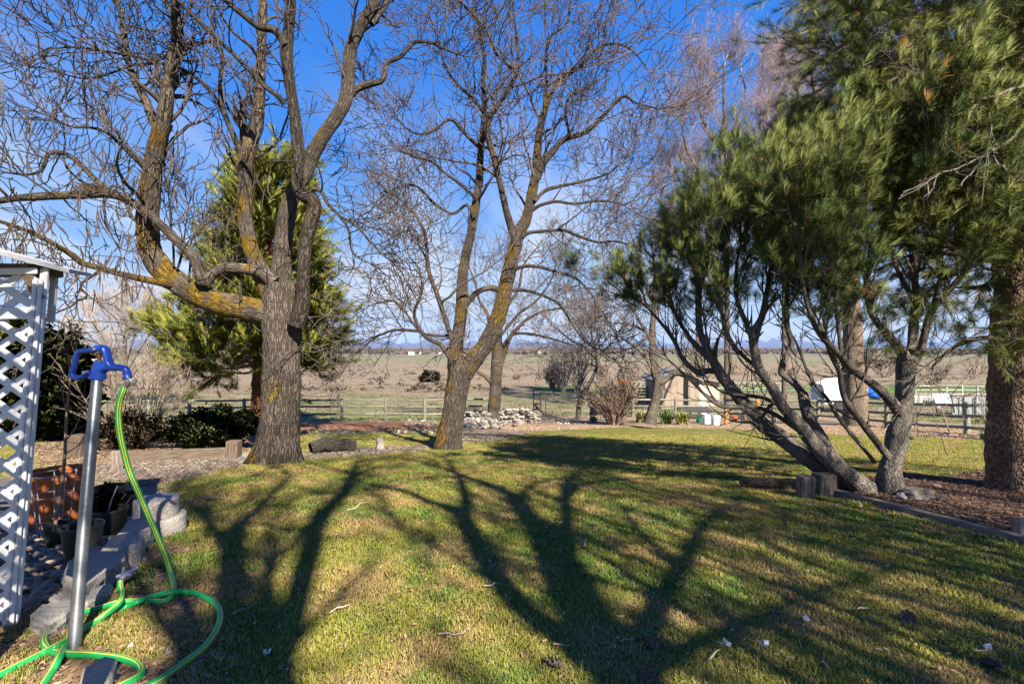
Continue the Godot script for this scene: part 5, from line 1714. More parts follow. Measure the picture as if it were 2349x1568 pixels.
func timbers() -> void:
	rng.seed = 611
	var old := Color(0.145, 0.11, 0.085)
	var gp := "weathered short posts at the ends of the edging timbers"
	timber("weathered edging timber behind the left bed, running to the post by the trunk", G(262, 1062), G(520, 1049), 0.17, 0.09, old)
	stake("squared weathered post at the right end of the left edging timber", 536, 1052, 27, 42, old * 1.1, gp)
	stake("leaning dark post behind the hydrant pipe, left end of the far bed", 182, 1047, 36, 50, old * 0.9, gp, "timber_post", false, 0.06)
	stake("short grey post behind the small potted conifer", 268, 1078, 18, 44, Color(0.28, 0.23, 0.19), gp)
	stake("small round grey stump on the grass left of the forked tree", 872, 1029, 18, 23, Color(0.33, 0.31, 0.28), "", "tree_stump", true)
	timber("long grey edging board along the right mulch bed", G(1868, 1125), G(2500, 1292), 0.085, 0.045, Color(0.20, 0.175, 0.145))
	stake("front weathered post at the left end of the right edging board", 1849, 1141, 31, 50, Color(0.17, 0.145, 0.12), gp)
	stake("second weathered post behind the front one by the leaning pine stems", 1891, 1134, 40, 48, Color(0.13, 0.11, 0.095), gp)
	stake("weathered post cut by the right picture edge beside the edging board", 2343, 1240, 26, 48, Color(0.26, 0.22, 0.18), gp)
	var mb := MB.new()
	var a := G(1700, 1118) + Vector3(0, 0.04, 0)
	var b := G(1835, 1126) + Vector3(0, 0.06, 0)
	var l := line([a, a.lerp(b, 0.3) + Vector3(0, 0.015, 0.03), a.lerp(b, 0.7) + Vector3(0, 0.0, -0.02), b], 0.05, 0.06)
	mb.limb(l[0], l[1], 12, Color(0.12, 0.105, 0.095), MOSS, 0.0, nz2, 0.15, 0.4, 0.0, true)
	single("fallen_log", mb.mesh(), M.bark, "dark weathered log lying left of the two short posts under the pine", "log")
	mb = MB.new()
	a = G(712, 1040) + Vector3(0, 0.08, 0)
	b = G(815, 1034) + Vector3(0, 0.08, 0)
	l = line([a, a.lerp(b, 0.35) + Vector3(0, 0.06, 0.0), a.lerp(b, 0.7) + Vector3(0, 0.02, -0.05), b], 0.11, 0.06)
	mb.limb(l[0], l[1], 14, Color(0.10, 0.09, 0.08), MOSS, 0.0, nz2, 0.3, 0.4, 0.0, true)
	single("fallen_log", mb.mesh(), M.bark, "dark gnarled log lying just right of the largest tree's base", "log")

func stones() -> void:
	rng.seed = 621
	var cols := [Color(0.40, 0.37, 0.33), Color(0.28, 0.265, 0.25), Color(0.19, 0.165, 0.155), Color(0.46, 0.43, 0.38), Color(0.25, 0.205, 0.185)]
	var kinds: Array[ArrayMesh] = []
	for i in 10:
		kinds.append(rock_mesh(i + 3, Vector3(1.0, rf(0.5, 0.75), rf(0.7, 0.95)), 0.38, cols[i % 5]))
	# the dry wall of flat stones behind the second tree
	var w := thing("stone_wall", "dry-stacked low wall of pale flat stones right of the second tree trunk", "stone wall", G(1190, 962))
	var k := 24.0 * K / F
	for row in 6:
		for i in 13:
			var px := 1149 + i * 7.0 + (row % 2) * 3.0 + rf(-1.5, 1.5)
			if row > 4 and (px > 1222 or px < 1160):
				continue
			var o := part("stone", kinds[rng.randi() % 10], M.rock, w)
			o.position = Vector3((px - CX) * k, fall(24.0 * K) + (row + 0.5) * 5.6 * k, -24.0 * K + rf(-0.1, 0.1) + row * 0.03) - w.position
			o.scale = Vector3(5.2 * k * rf(0.8, 1.35), 5.4 * k * rf(0.75, 1.15), 6.0 * k)
			o.rotation = Vector3(rf(-0.12, 0.12), rf(-0.4, 0.4), rf(-0.15, 0.15))
	# the loose heap in front
	var h := thing("stone_pile", "loose heap of white and grey field stones at the foot of the second tree", "stone pile", G(1110, 972))
	for i in 150:
		var px := rf(1050, 1200)
		var f := 1.0 - absf(px - 1105.0) / 95.0
		var py := rf(964, 986)
		if px > 1150:
			py = rf(962, 978)
		var g := G(px, py)
		var kk := -g.z / F
		var s := rf(3.0, 7.5) * kk
		var o := part("stone", kinds[rng.randi() % 10], M.rock, h)
		o.position = g + Vector3(0, maxf(0.0, f) * rf(0.0, 24.0) * kk * clampf((990.0 - py) / 20.0, 0.2, 1.0) + s * 0.25, 0) - h.position
		o.scale = Vector3(s, s * rf(0.8, 1.2), s)
		o.rotation = Vector3(rf(-0.4, 0.4), rf(0, TAU), rf(-0.4, 0.4))
	# a scattered row along the red mulch
	var r := thing("stone_row", "scattered row of pale stones edging the red mulch behind the lawn", "stone row", G(840, 990))
	for i in 95:
		var px := rf(690, 1000)
		var py := 989 + rf(-5, 5)
		if i < 26:
			px = rf(925, 1000)
			py = rf(964, 980)
		var g := G(px, py)
		var kk := -g.z / F
		var s := rf(2.0, 5.5) * kk
		var o := part("stone", kinds[rng.randi() % 10], M.rock, r)
		o.position = g + Vector3(0, s * 0.3, 0) - r.position
		o.scale = Vector3.ONE * s
		o.rotation = Vector3(0, rf(0, TAU), 0)
	var f2 := thing("stone_row", "small stones lying round the foot of the young leaning tree", "stone row", G(1320, 968))
	for i in 40:
		var g := G(rf(1265, 1365), rf(958, 974))
		var s := rf(1.6, 4.0) * -g.z / F
		var o := part("stone", kinds[rng.randi() % 10], M.rock, f2)
		o.position = g + Vector3(0, s * 0.3, 0) - f2.position
		o.scale = Vector3.ONE * s
		o.rotation.y = rf(0, TAU)
	var pile := thing("stone_pillar", "narrow pillar of stacked grey stones beside the twiggy shrub", "pillar", G(1362, 968))
	for row in 9:
		for i in 2:
			var kk := -pile.position.z / F
			var o := part("stone", kinds[rng.randi() % 10], M.rock, pile)
			o.position = Vector3((i - 0.5) * 7.5 * kk + rf(-0.02, 0.02), (row + 0.5) * 5.5 * kk, rf(-0.03, 0.03))
			o.scale = Vector3(5.0, 4.6, 6.0) * kk * rf(0.9, 1.15)
			o.rotation = Vector3(0, rf(0, TAU), rf(-0.1, 0.1))
	for q in [[2098, 1140, 34, 17, "flat pale rock on the mulch right of the second pine trunk", 2], [2160, 1148, 10, 8, "little grey stone on the mulch beside the flat pale rock", 4], [2148, 1116, 9, 5, "small white stone on the mulch behind the flat rock", 7], [560, 1056, 13, 12, "grey stone wedged between the left timber post and the trunk", 1], [2068, 1144, 12, 10, "little grey stone at the second pine trunk's foot", 5], [1974, 1163, 5, 5, "small white round stone lying against the edging board", 3], [388, 1505, 6, 14, "flat pale stone inside the hose loop", 6], [300, 1487, 8, 10, "pale brown stone between the hose and its loop", 8]]:
		var g := G(q[0], q[1])
		var kk := -g.z / F
		var o := single("rock", rock_mesh(q[5], Vector3(1, q[3] * 1.0 / q[2], 0.8), 0.3, cols[q[5] % 5]), M.rock, q[4], "rock", g + Vector3(0, q[3] * 0.35 * kk, 0))
		o.scale = Vector3.ONE * q[2] * kk
	# pebbles of the left bed: the 300 nearest one by one, the rest as one
	rng.seed = 631
	var pc := [Color(0.27, 0.205, 0.155), Color(0.37, 0.29, 0.225), Color(0.18, 0.145, 0.12), Color(0.42, 0.33, 0.25), Color(0.27, 0.175, 0.13)]
	var peb: Array[ArrayMesh] = []
	for i in 10:
		peb.append(rock_mesh(i + 40, Vector3(1.0, rf(0.45, 0.65), rf(0.65, 0.9)), 0.22, pc[i % 5], false))
	var bed := thing("gravel_bed", "bed of rounded brown and grey river pebbles beside the lattice", "gravel bed", G(100, 1300))
	var at: Array = [[], []]
	var cnt := 0
	var white := PackedColorArray()
	var rest: Array[Transform3D] = []
	for i in 6000:
		var x := rf(-3.6, -1.6)
		var d := rf(1.75, 4.0)
		if zone(x, d) != 5:
			continue
		var s := rf(0.012, 0.026)
		if rng.randf() < 0.08:
			s *= 1.5
		var p := Vector3(x, fall(d) + s * 0.35, -d) - bed.position
		if cnt < 300 and d < 2.9 and x > -2.6:
			cnt += 1
			var o := part("pebble", peb[rng.randi() % 10], M.rock, bed)
			o.transform = turned(p, Vector3.ONE * s * 1.2, 0.3)
		else:
			rest.append(turned(p, Vector3.ONE * s, 0.3))
			white.append(Color.WHITE * rf(0.75, 1.2))
	scatter("pebbles", peb[0], M.rock, rest.slice(0, rest.size() / 2), white.slice(0, rest.size() / 2), bed)
	scatter("pebbles", peb[3], M.rock, rest.slice(rest.size() / 2), white.slice(rest.size() / 2), bed)

# ------------------------------------------------------------------ fences and what stands beyond them
func fence(label: String, posts: Array, high: float, rails: Array, col: Color, rpost: float, rrail: float, called := "rail_fence", square := false) -> Node3D:
	var t := thing(called, label, "fence", posts[0])
	var o: Vector3 = posts[0]
	for p in posts:
		var mb := MB.new()
		var q: Vector3 = p - o
		var c := col * rf(0.85, 1.12)
		if square:
			mb.box(Transform3D(Basis(), q + Vector3(0, high * 0.5, 0)), Vector3(rpost * 2, high, rpost * 2), 0.006, c)
		else:
			mb.bar(PackedVector3Array([q - Vector3(0, 0.1, 0), q + Vector3(0, high * 0.5, 0), q + Vector3(rf(-0.01, 0.01), high - 0.03, 0), q + Vector3(0, high, 0)]), PackedFloat32Array([rpost * 1.05, rpost, rpost * 0.97, rpost * 0.75]), 12, c)
		part("post", mb.mesh(), M.post, t)
	for i in posts.size() - 1:
		for h in rails:
			var mb := MB.new()
			var a: Vector3 = posts[i] - o + Vector3(0, h * high + rf(-0.02, 0.02), 0)
			var b: Vector3 = posts[i + 1] - o + Vector3(0, h * high + rf(-0.02, 0.02), 0)
			var m := (a + b) * 0.5 + Vector3(0, rf(-0.03, 0.01), 0)
			mb.bar(PackedVector3Array([a, m, b]), PackedFloat32Array([rrail, rrail * rf(0.95, 1.1), rrail]), 10, col * rf(0.85, 1.25), Vector3(0, 1, 0), 1.25 if square else 1.0)
			part("rail", mb.mesh(), M.wood, t)
	return t

func mesh_wire(t: Node3D, a: Vector3, b: Vector3, lo: float, hi: float, step: float, col: Color) -> void:
	var mb := MB.new()
	var n := int(a.distance_to(b) / step)
	for i in n + 1:
		var p := a.lerp(b, float(i) / n)
		mb.twig(PackedVector3Array([p + Vector3(0, lo, 0), p + Vector3(0, hi, 0)]), PackedFloat32Array([0.003, 0.003]), 3, col)
	var m := int((hi - lo) / step)
	for i in m + 1:
		var y := lo + (hi - lo) * i / m
		mb.twig(PackedVector3Array([a + Vector3(0, y, 0), b + Vector3(0, y, 0)]), PackedFloat32Array([0.003, 0.003]), 3, col)
	part("wire_mesh", mb.mesh(), M.wire, t, "stuff")

func fences() -> void:
	rng.seed = 641
	var col := Color(0.245, 0.25, 0.195)
	var posts := []
	for a in [[-260, 1008], [-60, 998], [60, 993], [140, 989], [240, 981], [340, 974], [434, 969], [560, 966], [680, 965], [784, 965], [884, 964], [974, 965], [1060, 961], [1128, 958]]:
		posts.append(G(a[0], a[1]))
	fence("weathered three-rail post fence along the back of the yard, left half", posts, 0.98, [0.93, 0.62, 0.3], col * 0.85, 0.068, 0.042)
	posts = []
	for a in [[1452, 956], [1550, 957], [1708, 958], [1877, 962], [2035, 979], [2219, 995], [2460, 1019], [2800, 1050]]:
		posts.append(G(a[0], a[1]))
	var t := fence("thick-railed weathered post fence along the back of the yard, right half", posts, 0.95, [0.9, 0.55, 0.2], col * 0.95, 0.075, 0.047)
	for i in 3:
		mesh_wire(t, posts[i] - posts[0] + Vector3(0, 0, 0.06), posts[i + 1] - posts[0] + Vector3(0, 0, 0.06), 0.02, 0.62, 0.09, Color(0.2, 0.2, 0.2))
	var og := "new orange-brown posts by the buckets"
	stake("new orange-brown post standing just right of the white buckets", 1667, 974, 8, 40, Color(0.46, 0.235, 0.09), og, "wood_post")
	stake("new orange-brown post behind the blue bucket among the pine stems", 1739, 966, 8, 58, Color(0.46, 0.235, 0.09), og, "wood_post")
	posts = []
	for a in [[2068, 906], [2101, 907], [2136, 907], [2172, 907], [2208, 907], [2243, 908], [2281, 908], [2330, 909], [2420, 911], [2520, 913]]:
		posts.append(G(a[0], a[1]))
	fence("distant white rail fence at the right, beyond the grey screens", posts, 0.86, [0.95, 0.55, 0.15], Color(0.42, 0.43, 0.39), 0.045, 0.035, "rail_fence", true)
	posts = []
	for a in [[1690, 922], [1740, 923], [1800, 925], [1860, 926], [1915, 928], [1975, 930], [2040, 933]]:
		posts.append(G(a[0], a[1]))
	fence("thin grey paddock fence seen between the pine stems", posts, 0.9, [0.95, 0.5], Color(0.3, 0.31, 0.28), 0.04, 0.03)
	posts = []
	for a in [[1290, 893], [1340, 894], [1400, 895], [1470, 896], [1540, 897], [1700, 898], [1790, 899]]:
		posts.append(G(a[0], a[1]))
	fence("far pale fence along the green strip behind the twiggy shrub", posts, 0.9, [0.95, 0.4], Color(0.42, 0.43, 0.38), 0.05, 0.03)

func beyond() -> void:
	rng.seed = 651
	# the tan shed with its gable towards the yard
	var u := 34.0
	var t := thing("shed", "small tan gable-roofed shed behind the right fence and pale tree", "shed")
	var wall := Color(0.26, 0.21, 0.17)
	var g0 := P(1516, 930, u)
	var y0 := fall(-g0.z)
	var px := func(x: float, y: float) -> Vector3:
		return P(x, y, u)
	var eave := P(0, 872, u).y
	var ridge := P(0, 851, u).y
	var xl := P(1518, 0, u).x
	var xr := P(1604, 0, u).x
	var z0 := -u * K
	var deep := -3.4
	var mb := MB.new()
	var xm := (xl + xr) * 0.5
	mb.prism([Vector3(xl, y0 - 0.1, z0), Vector3(xr, y0 - 0.1, z0), Vector3(xr, eave, z0), Vector3(xm, ridge, z0), Vector3(xl, eave, z0)], [Vector3(xl, y0 - 0.1, z0 + deep), Vector3(xr, y0 - 0.1, z0 + deep), Vector3(xr, eave, z0 + deep), Vector3(xm, ridge, z0 + deep), Vector3(xl, eave, z0 + deep)], wall, wall)
	part("wall", mb.mesh(), M.stucco, t)
	for s: float in [-1.0, 1.0]:
		mb = MB.new()
		var e := Vector3(xl if s < 0 else xr, eave, 0)
		var d := (e - Vector3(xm, ridge, 0))
		var a := Vector3(xm, ridge + 0.03, z0 + 0.3)
		var b := a + d * 1.22
		var q := Vector3(0, 0, deep - 0.6)
		mb.prism([a, b, b + q, a + q], [a + Vector3(0, 0.06, 0), b + Vector3(0, 0.06, 0), b + q + Vector3(0, 0.06, 0), a + q + Vector3(0, 0.06, 0)], Color(0.17, 0.165, 0.165), Color(0.2, 0.19, 0.18))
		part("roof", mb.mesh(), M.stucco, t)
	for i in 6:
		mb = MB.new()
		mb.box(Transform3D(Basis(), Vector3(lerpf(xl, xr, (i + 0.5) / 6.0), (y0 + eave) * 0.5, z0 + 0.01)), Vector3(0.012, eave - y0, 0.014), 0.002, wall * 0.8)
		part("batten", mb.mesh(), M.stucco, t)
	mb = MB.new()
	mb.box(Transform3D(Basis(), Vector3(xr + 0.02, (y0 + eave) * 0.5 - 0.1, z0 - 1.4)), Vector3(0.04, (eave - y0) * 0.82, 1.3), 0.004, Color(0.62, 0.61, 0.58))
	part("door", mb.mesh(), M.white, t)
	var lt := thing("shed_annex", "pale low lean-to annex on the right side of the tan shed", "shed")
	mb = MB.new()
	var a0 := Vector3(xr + 0.35, y0 - 0.05, z0 - 0.9)
	mb.box(Transform3D(Basis(), a0 + Vector3(0.6, 0.78, -0.6)), Vector3(1.25, 1.6, 1.2), 0.01, Color(0.42, 0.35, 0.28))
	part("wall", mb.mesh(), M.stucco, lt)
	mb = MB.new()
	mb.box(Transform3D(Basis(Vector3(0, 0, 1), -0.16), a0 + Vector3(0.6, 1.66, -0.5)), Vector3(1.6, 0.06, 1.7), 0.01, Color(0.25, 0.23, 0.22))
	part("roof", mb.mesh(), M.stucco, lt)
	mb = MB.new()
	mb.box(Transform3D(Basis(), a0 + Vector3(0.25, 0.7, 0.02)), Vector3(0.35, 1.25, 0.04), 0.005, Color(0.66, 0.66, 0.64))
	part("door", mb.mesh(), M.white, lt)
	# the orange board and the slatted stack behind the twiggy shrub
	var ob := MB.new()
	var c := P(1434, 881, 38.0)
	ob.box(Transform3D(Basis(Vector3.UP, 0.1), c), Vector3(30 * 38 * K / F, 23 * 38 * K / F, 0.05), 0.006, Color(0.52, 0.22, 0.045))
	single("plywood_board", ob.mesh(), M.wood, "orange plywood board standing above the twiggy shrub", "board")
	var pen := thing("pallet_pen", "pen of grey-brown horizontal slats behind the pale grey tree", "pen")
	for s in 3:
		for r in 6:
			mb = MB.new()
			mb.box(Transform3D(Basis(Vector3.UP, rf(-0.03, 0.03)), P(1450 + s * 24, 926 - r * 7, 37.0 + s * 0.3)), Vector3(25 * 37 * K / F, 0.12, 0.03), 0.004, Color(0.27, 0.2, 0.16) * rf(0.7, 1.2))
			part("slat", mb.mesh(), M.wood, pen)
	for s in 4:
		mb = MB.new()
		mb.box(Transform3D(Basis(), P(1439 + s * 24, 910, 36.8 + s * 0.3)), Vector3(0.09, 1.45, 0.08), 0.006, Color(0.2, 0.16, 0.14))
		part("post", mb.mesh(), M.post, pen)
	# covered trailer, blue tarp
	var tr := thing("covered_trailer", "white-covered camper trailer behind the right fence, half hidden by the broad trunk", "trailer")
	mb = MB.new()
	u = 32.0
	var k := u * K / F
	var rings := []
	var f0 := P(1876, 928, u)
	for i in 7:
		var f := i / 6.0
		rings.append([f0 + Vector3(f * 92 * k, 0.12, 0), lerpf(0.62, 1.0, sqrt(sin(clampf(f * 1.6, 0.08, 1.0) * PI * 0.5)))])
	for i in 6:
		for j in 10:
			var q := []
			for e in [[i, j], [i + 1, j], [i + 1, j + 1], [i, j + 1]]:
				var th: float = PI * e[1] / 10.0
				var hh: float = rings[e[0]][1]
				var cx := signf(cos(th)) * pow(absf(cos(th)), 0.5)
				q.append(rings[e[0]][0] + Vector3(0.0, pow(sin(th), 0.5) * 58 * k * hh, cx * 0.8 * hh))
			mb.face(q, Color(0.72, 0.73, 0.76))
	var cap := []
	for j in 11:
		var th := PI * j / 10.0
		cap.append(rings[0][0] + Vector3(0, pow(sin(th), 0.5) * 58 * k * rings[0][1], signf(cos(th)) * pow(absf(cos(th)), 0.5) * 0.8 * rings[0][1]))
	mb.face(cap, Color(0.45, 0.5, 0.58))
	part("cover", mb.mesh(), M.cloth, tr)
	for w in 2:
		mb = MB.new()
		var c0 := P(1905 + w * 44, 926, u) + Vector3(0, 0, 0.55)
		mb.bar(PackedVector3Array([c0, c0 + Vector3(0, 0, 0.22)]), PackedFloat32Array([0.3, 0.3]), 16, Color(0.03, 0.03, 0.03), Vector3(1, 0, 0))
		part("wheel", mb.mesh(), M.black, tr)
	var tarp := rock_mesh(12, Vector3(1.0, 0.62, 0.8), 0.25, Color(0.02, 0.12, 0.55), false)
	var o := single("tarp_bundle", tarp, M.cloth, "bright blue tarp draped over a heap, right of the broad trunk", "tarp", P(2004, 902, 36.0))
	o.scale = Vector3.ONE * 22 * 36 * K / F
	# grey screens
	u = 29.5
	k = u * K / F
	var sc := thing("screen_panels", "row of grey corrugated screen panels behind the right fence", "screen")
	for i in 7:
		mb = MB.new()
		var b := P(2198 + i * 27, 930, u - i * 0.1)
		for r in 14:
			mb.box(Transform3D(Basis(), b + Vector3((r - 6.5) * 1.86 * k, 0, (r % 2) * 0.012)), Vector3(1.9 * k, 40 * k, 0.02), 0.0, Color(0.25, 0.275, 0.29) * (0.92 if r % 2 else 1.05))
		part("panel", mb.mesh(), M.steel if i > 90 else M.cloth, sc)
	for i in 8:
		mb = MB.new()
		mb.box(Transform3D(Basis(), P(2185 + i * 27, 932, u - 0.25)), Vector3(0.04, 46 * k, 0.04), 0.003, Color(0.1, 0.1, 0.1))
		part("post", mb.mesh(), M.black, sc)
	var sl := thing("leaning_sheet", "pale blue-grey sheet leaning on dark legs, left end of the grey screens", "sheet")
	mb = MB.new()
	var bs := Basis(Vector3.UP, 0.25) * Basis(Vector3.RIGHT, -0.35)
	mb.box(Transform3D(bs, P(2163, 917, u - 1.0)), Vector3(48 * k, 30 * k, 0.03), 0.004, Color(0.36, 0.43, 0.56))
	part("board", mb.mesh(), M.cloth, sl)
	for i in 2:
		mb = MB.new()
		mb.box(Transform3D(Basis(Vector3(0, 0, 1), 0.22), P(2146 + i * 40, 926, u - 0.6)), Vector3(0.05, 42 * k, 0.05), 0.004, Color(0.05, 0.05, 0.05))
		part("leg", mb.mesh(), M.black, sl)
	var cr := thing("crate_stack", "grey wire crate panels stacked left of the leaning sheet", "crate")
	for i in 4:
		for r in 4:
			mb = MB.new()
			mb.box(Transform3D(Basis(), P(2098 + i * 11, 909 + r * 5, u)), Vector3(9.5 * k, 0.09, 0.3), 0.005, Color(0.42, 0.43, 0.42) * rf(0.8, 1.1))
			part("slat", mb.mesh(), M.cloth, cr)
	# buckets, bins, rake
	bucket("white plastic bucket, left one of the pair beside the orange-brown post", 1621, 972, 19, 23, Color(0.66, 0.69, 0.73), "white buckets at the lawn edge")
	bucket("white plastic bucket, right one of the pair beside the orange-brown post", 1642, 975, 20, 23, Color(0.66, 0.69, 0.73), "white buckets at the lawn edge")
	bucket("bright blue plastic bucket among the pine stems", 1751, 975, 18, 16, Color(0.03, 0.25, 0.62), "")
	bucket("dark green plastic bin behind the white buckets", 1605, 969, 16, 16, Color(0.015, 0.10, 0.06), "")
	bucket("orange-red plastic pot behind the wire mesh between the orange-brown posts", 1686, 966, 11, 13, Color(0.55, 0.11, 0.03), "")
	var rk := thing("garden_rake", "garden rake standing head-down on the dirt near the right fence", "rake")
	mb = MB.new()
	var hd := G(2180, 999)
	k = -hd.z / F
	mb.bar(PackedVector3Array([hd + Vector3(0, 0.03, 0), hd + Vector3(-12 * k, 60 * k, -0.1)]), PackedFloat32Array([0.014, 0.013]), 8, Color(0.3, 0.22, 0.16))
	part("handle", mb.mesh(), M.wood, rk)
	mb = MB.new()
	var ra := hd + Vector3(-13 * k, 0.07, 0)
	var rb := hd + Vector3(20 * k, 0.02, 0.2)
	mb.bar(PackedVector3Array([ra, rb]), PackedFloat32Array([0.02, 0.02]), 8, Color(0.3, 0.22, 0.16))
	part("head", mb.mesh(), M.wood, rk)
	for i in 10:
		mb = MB.new()
		var q := ra.lerp(rb, i / 9.0)
		mb.twig(PackedVector3Array([q, q + Vector3(0.01, -0.03, 0.1)]), PackedFloat32Array([0.008, 0.004]), 4, Color(0.4, 0.33, 0.28))
		part("tine", mb.mesh(), M.wire, rk)
	# rolls of wire, a low trough
	for q in [[1716, 968, 26, 22, "brown rusty roll of fence wire left of the thick pine stem, by the fence"], [1790, 970, 30, 18, "grey roll of wire netting lying between the pine stems"]]:
		var wg := G(q[0], q[1])
		var wk := -wg.z / F
		var wr := thing("wire_roll", q[4], "wire roll", wg)
		for s in 9:
			mb = MB.new()
			var ring := []
			for i in 15:
				var an := TAU * i / 14.0
				ring.append(Vector3((s - 4) * q[2] * wk / 9.0, q[3] * wk * 0.5 + cos(an) * q[3] * wk * 0.5, sin(an) * q[3] * wk * 0.5))
			var wl := line(ring, 0.022, 0.08)
			mb.twig(wl[0], wl[1], 5, Color(0.22, 0.15, 0.11) if q[0] < 1750 else Color(0.25, 0.24, 0.23))
			part("coil", mb.mesh(), M.wire, wr)
	var th := thing("low_trough", "low dark feed trough on legs in front of the tan shed", "trough", P(1592, 940, 27.0))
	k = 27.0 * K / F
	mb = MB.new()
	mb.box(Transform3D(Basis(), Vector3(0, 0, 0)), Vector3(72 * k, 9 * k, 0.5), 0.02, Color(0.04, 0.04, 0.042))
	part("tub", mb.mesh(), M.black, th)
	for i in 4:
		mb = MB.new()
		mb.box(Transform3D(Basis(), Vector3((-30 + 20 * i) * k, -9 * k, 0.1)), Vector3(2.5 * k, 14 * k, 0.06), 0.004, Color(0.1, 0.09, 0.08))
		part("leg", mb.mesh(), M.wood, th)
	# the old gate frame by the stone wall
	var gf := thing("gate_post", "old dark wooden gate post with box frame and slanting brace beside the stone wall", "gate post")
	var b0 := G(1224, 956)
	k = -b0.z / F
	for q in [[0, 0, 0, 62, 3.0], [16, 0, 16, 52, 4.0], [-1, 52, 18, 52, 3.0], [-1, 30, 18, 30, 4.0], [2, 28, 34, -4, 5.0], [-1, 16, 16, 20, 5.0]]:
		mb = MB.new()
		var a := b0 + Vector3(q[0] * k, q[1] * k, 0)
		var b := b0 + Vector3(q[2] * k, q[3] * k, 0.04)
		var d := (b - a).normalized()
		mb.box(Transform3D(Basis(d, Vector3(0, 0, 1).cross(d), Vector3(0, 0, 1)).orthonormalized(), (a + b) * 0.5), Vector3(a.distance_to(b), q[4] * k, 0.08), 0.006, Color(0.12, 0.105, 0.08))
		part("board", mb.mesh(), M.wood, gf)
	stake("thin dark stake standing right of the old gate post", 1252, 955, 2.2, 36, Color(0.12, 0.1, 0.09), "", "stake")
	var pk := MB.new()
	var pa := G(1316, 962)
	var pb := P(1352, 918, -pa.z / K - 0.2)
	pk.box(Transform3D(Basis((pb - pa).normalized(), Vector3(0, 0, 1).cross((pb - pa).normalized()), Vector3(0, 0, 1)).orthonormalized(), (pa + pb) * 0.5), Vector3(pa.distance_to(pb), 0.08, 0.04), 0.006, Color(0.3, 0.23, 0.17))
	single("leaning_plank", pk.mesh(), M.wood, "old plank leaning between the young tree and the stone pillar", "plank")
	grass_tussock("spiky green grass clump at the foot of the pale grey tree, right side", 1530, 972, 34, 44, 661, Color(0.10, 0.15, 0.05))
	grass_tussock("yellow-green grass clump at the fence post by the white buckets", 1566, 973, 30, 36, 662, Color(0.26, 0.26, 0.08))
	grass_tussock("pale yellow grass clump left of the pale grey tree's foot", 1470, 968, 24, 32, 663, Color(0.3, 0.28, 0.12))
	grass_tussock("grey-green spiky plant beside the big right trunk", 2272, 1008, 40, 30, 664, Color(0.22, 0.3, 0.14))
	# buildings far out in the valley
	var gp := "white buildings far off in the valley"
	var hs := [[944, 803, 14, 5, 900.0, "long white farm building far off, left of the forked tree"], [1012, 803, 11, 4, 900.0, "small white far building nearest the forked tree's trunk"], [968, 804, 10, 4, 1000.0, "low far white building between its two neighbours"], [1100, 801, 16, 4, 1300.0, "far pale building seen right through the fork"], [205, 809, 26, 9, 420.0, "far pale house on the left behind the hydrant head"], [700, 802, 16, 4, 1200.0, "far pale building right of the largest trunk"], [1440, 801, 18, 4, 1300.0, "far pale building above the orange board"], [1700, 800, 14, 4, 1500.0, "far pale building seen through the right pine"], [1240, 802, 12, 4, 1100.0, "far pale building behind the second tree's twigs"]]
	for h in hs:
		var kk: float = h[4] * K / F
		var p := P(h[0], h[1], h[4])
		p.y = fall(-p.z)
		var b := thing("farm_building", h[5], "building", p, gp)
		mb = MB.new()
		var ww: float = h[2] * kk
		var hh: float = h[3] * kk
		mb.box(Transform3D(Basis(), Vector3(0, hh * 0.5, 0)), Vector3(ww, hh, ww * 0.6), 0.05, Color(0.6, 0.58, 0.55))
		part("wall", mb.mesh(), M.cloth, b)
		mb = MB.new()
		mb.prism([Vector3(-ww * 0.53, hh, ww * 0.33), Vector3(ww * 0.53, hh, ww * 0.33), Vector3(ww * 0.53, hh, -ww * 0.33), Vector3(-ww * 0.53, hh, -ww * 0.33)], [Vector3(-ww * 0.5, hh * 1.4, 0.05), Vector3(ww * 0.5, hh * 1.4, 0.05), Vector3(ww * 0.5, hh * 1.4, -0.05), Vector3(-ww * 0.5, hh * 1.4, -0.05)], Color(0.3, 0.28, 0.28), Color(0.33, 0.3, 0.3))
		part("roof", mb.mesh(), M.cloth, b)
	# the belt of far trees and the hills
	rng.seed = 671
	var crown := rock_mesh(5, Vector3(1, 0.8, 1), 0.35, Color.WHITE, true)
	var where: Array[Transform3D] = []
	var tint := PackedColorArray()
	for i in 9000:
		var d := rf(800, 3600)
		var x := rf(-1.5, 1.5) * d
		if nz.get_noise_2d(x * 0.012, d * 0.02) < -0.2:
			continue
		var s := rf(2.5, 6.5)
		where.append(turned(Vector3(x, fall(d) + s * 0.5, -d), Vector3(s * rf(0.8, 2.2), s, s), 0.0))
		tint.append(Color(0.085, 0.06, 0.06).lerp(Color(0.045, 0.055, 0.03), rf(0, 1) * rf(0, 1)))
	scatter("far_trees", crown, M.chip, where, tint, self, "far-off belt of bare and green trees across the valley", "trees")
	var xs := PackedFloat32Array()
	mb = MB.new()
	var n := 240
	for layer in 2:
		var dist := 17000.0 if layer == 0 else 12500.0
		var b := mb.v.size()
		for i in n + 1:
			var x := (float(i) / n - 0.5) * 60000.0
			var hgt := (95.0 + 320.0 * clampf(nz.get_noise_2d(i * 0.9, layer * 40.0) * 0.9 + 0.42, 0.05, 1.0) + 50.0 * nz.get_noise_2d(i * 5.0, 3.0)) * (1.0 if layer == 0 else 0.42)
			for r in 4:
				var f := r / 3.0
				mb.vert(Vector3(x, -12.0 + hgt * f * (1.0 + 0.15 * nz.get_noise_2d(i * 7.0, r * 31.0)), -dist - f * 2500.0), Vector3(0, 0.85, 0.5).normalized(), Vector2.ZERO, Color(0.055, 0.07, 0.095))
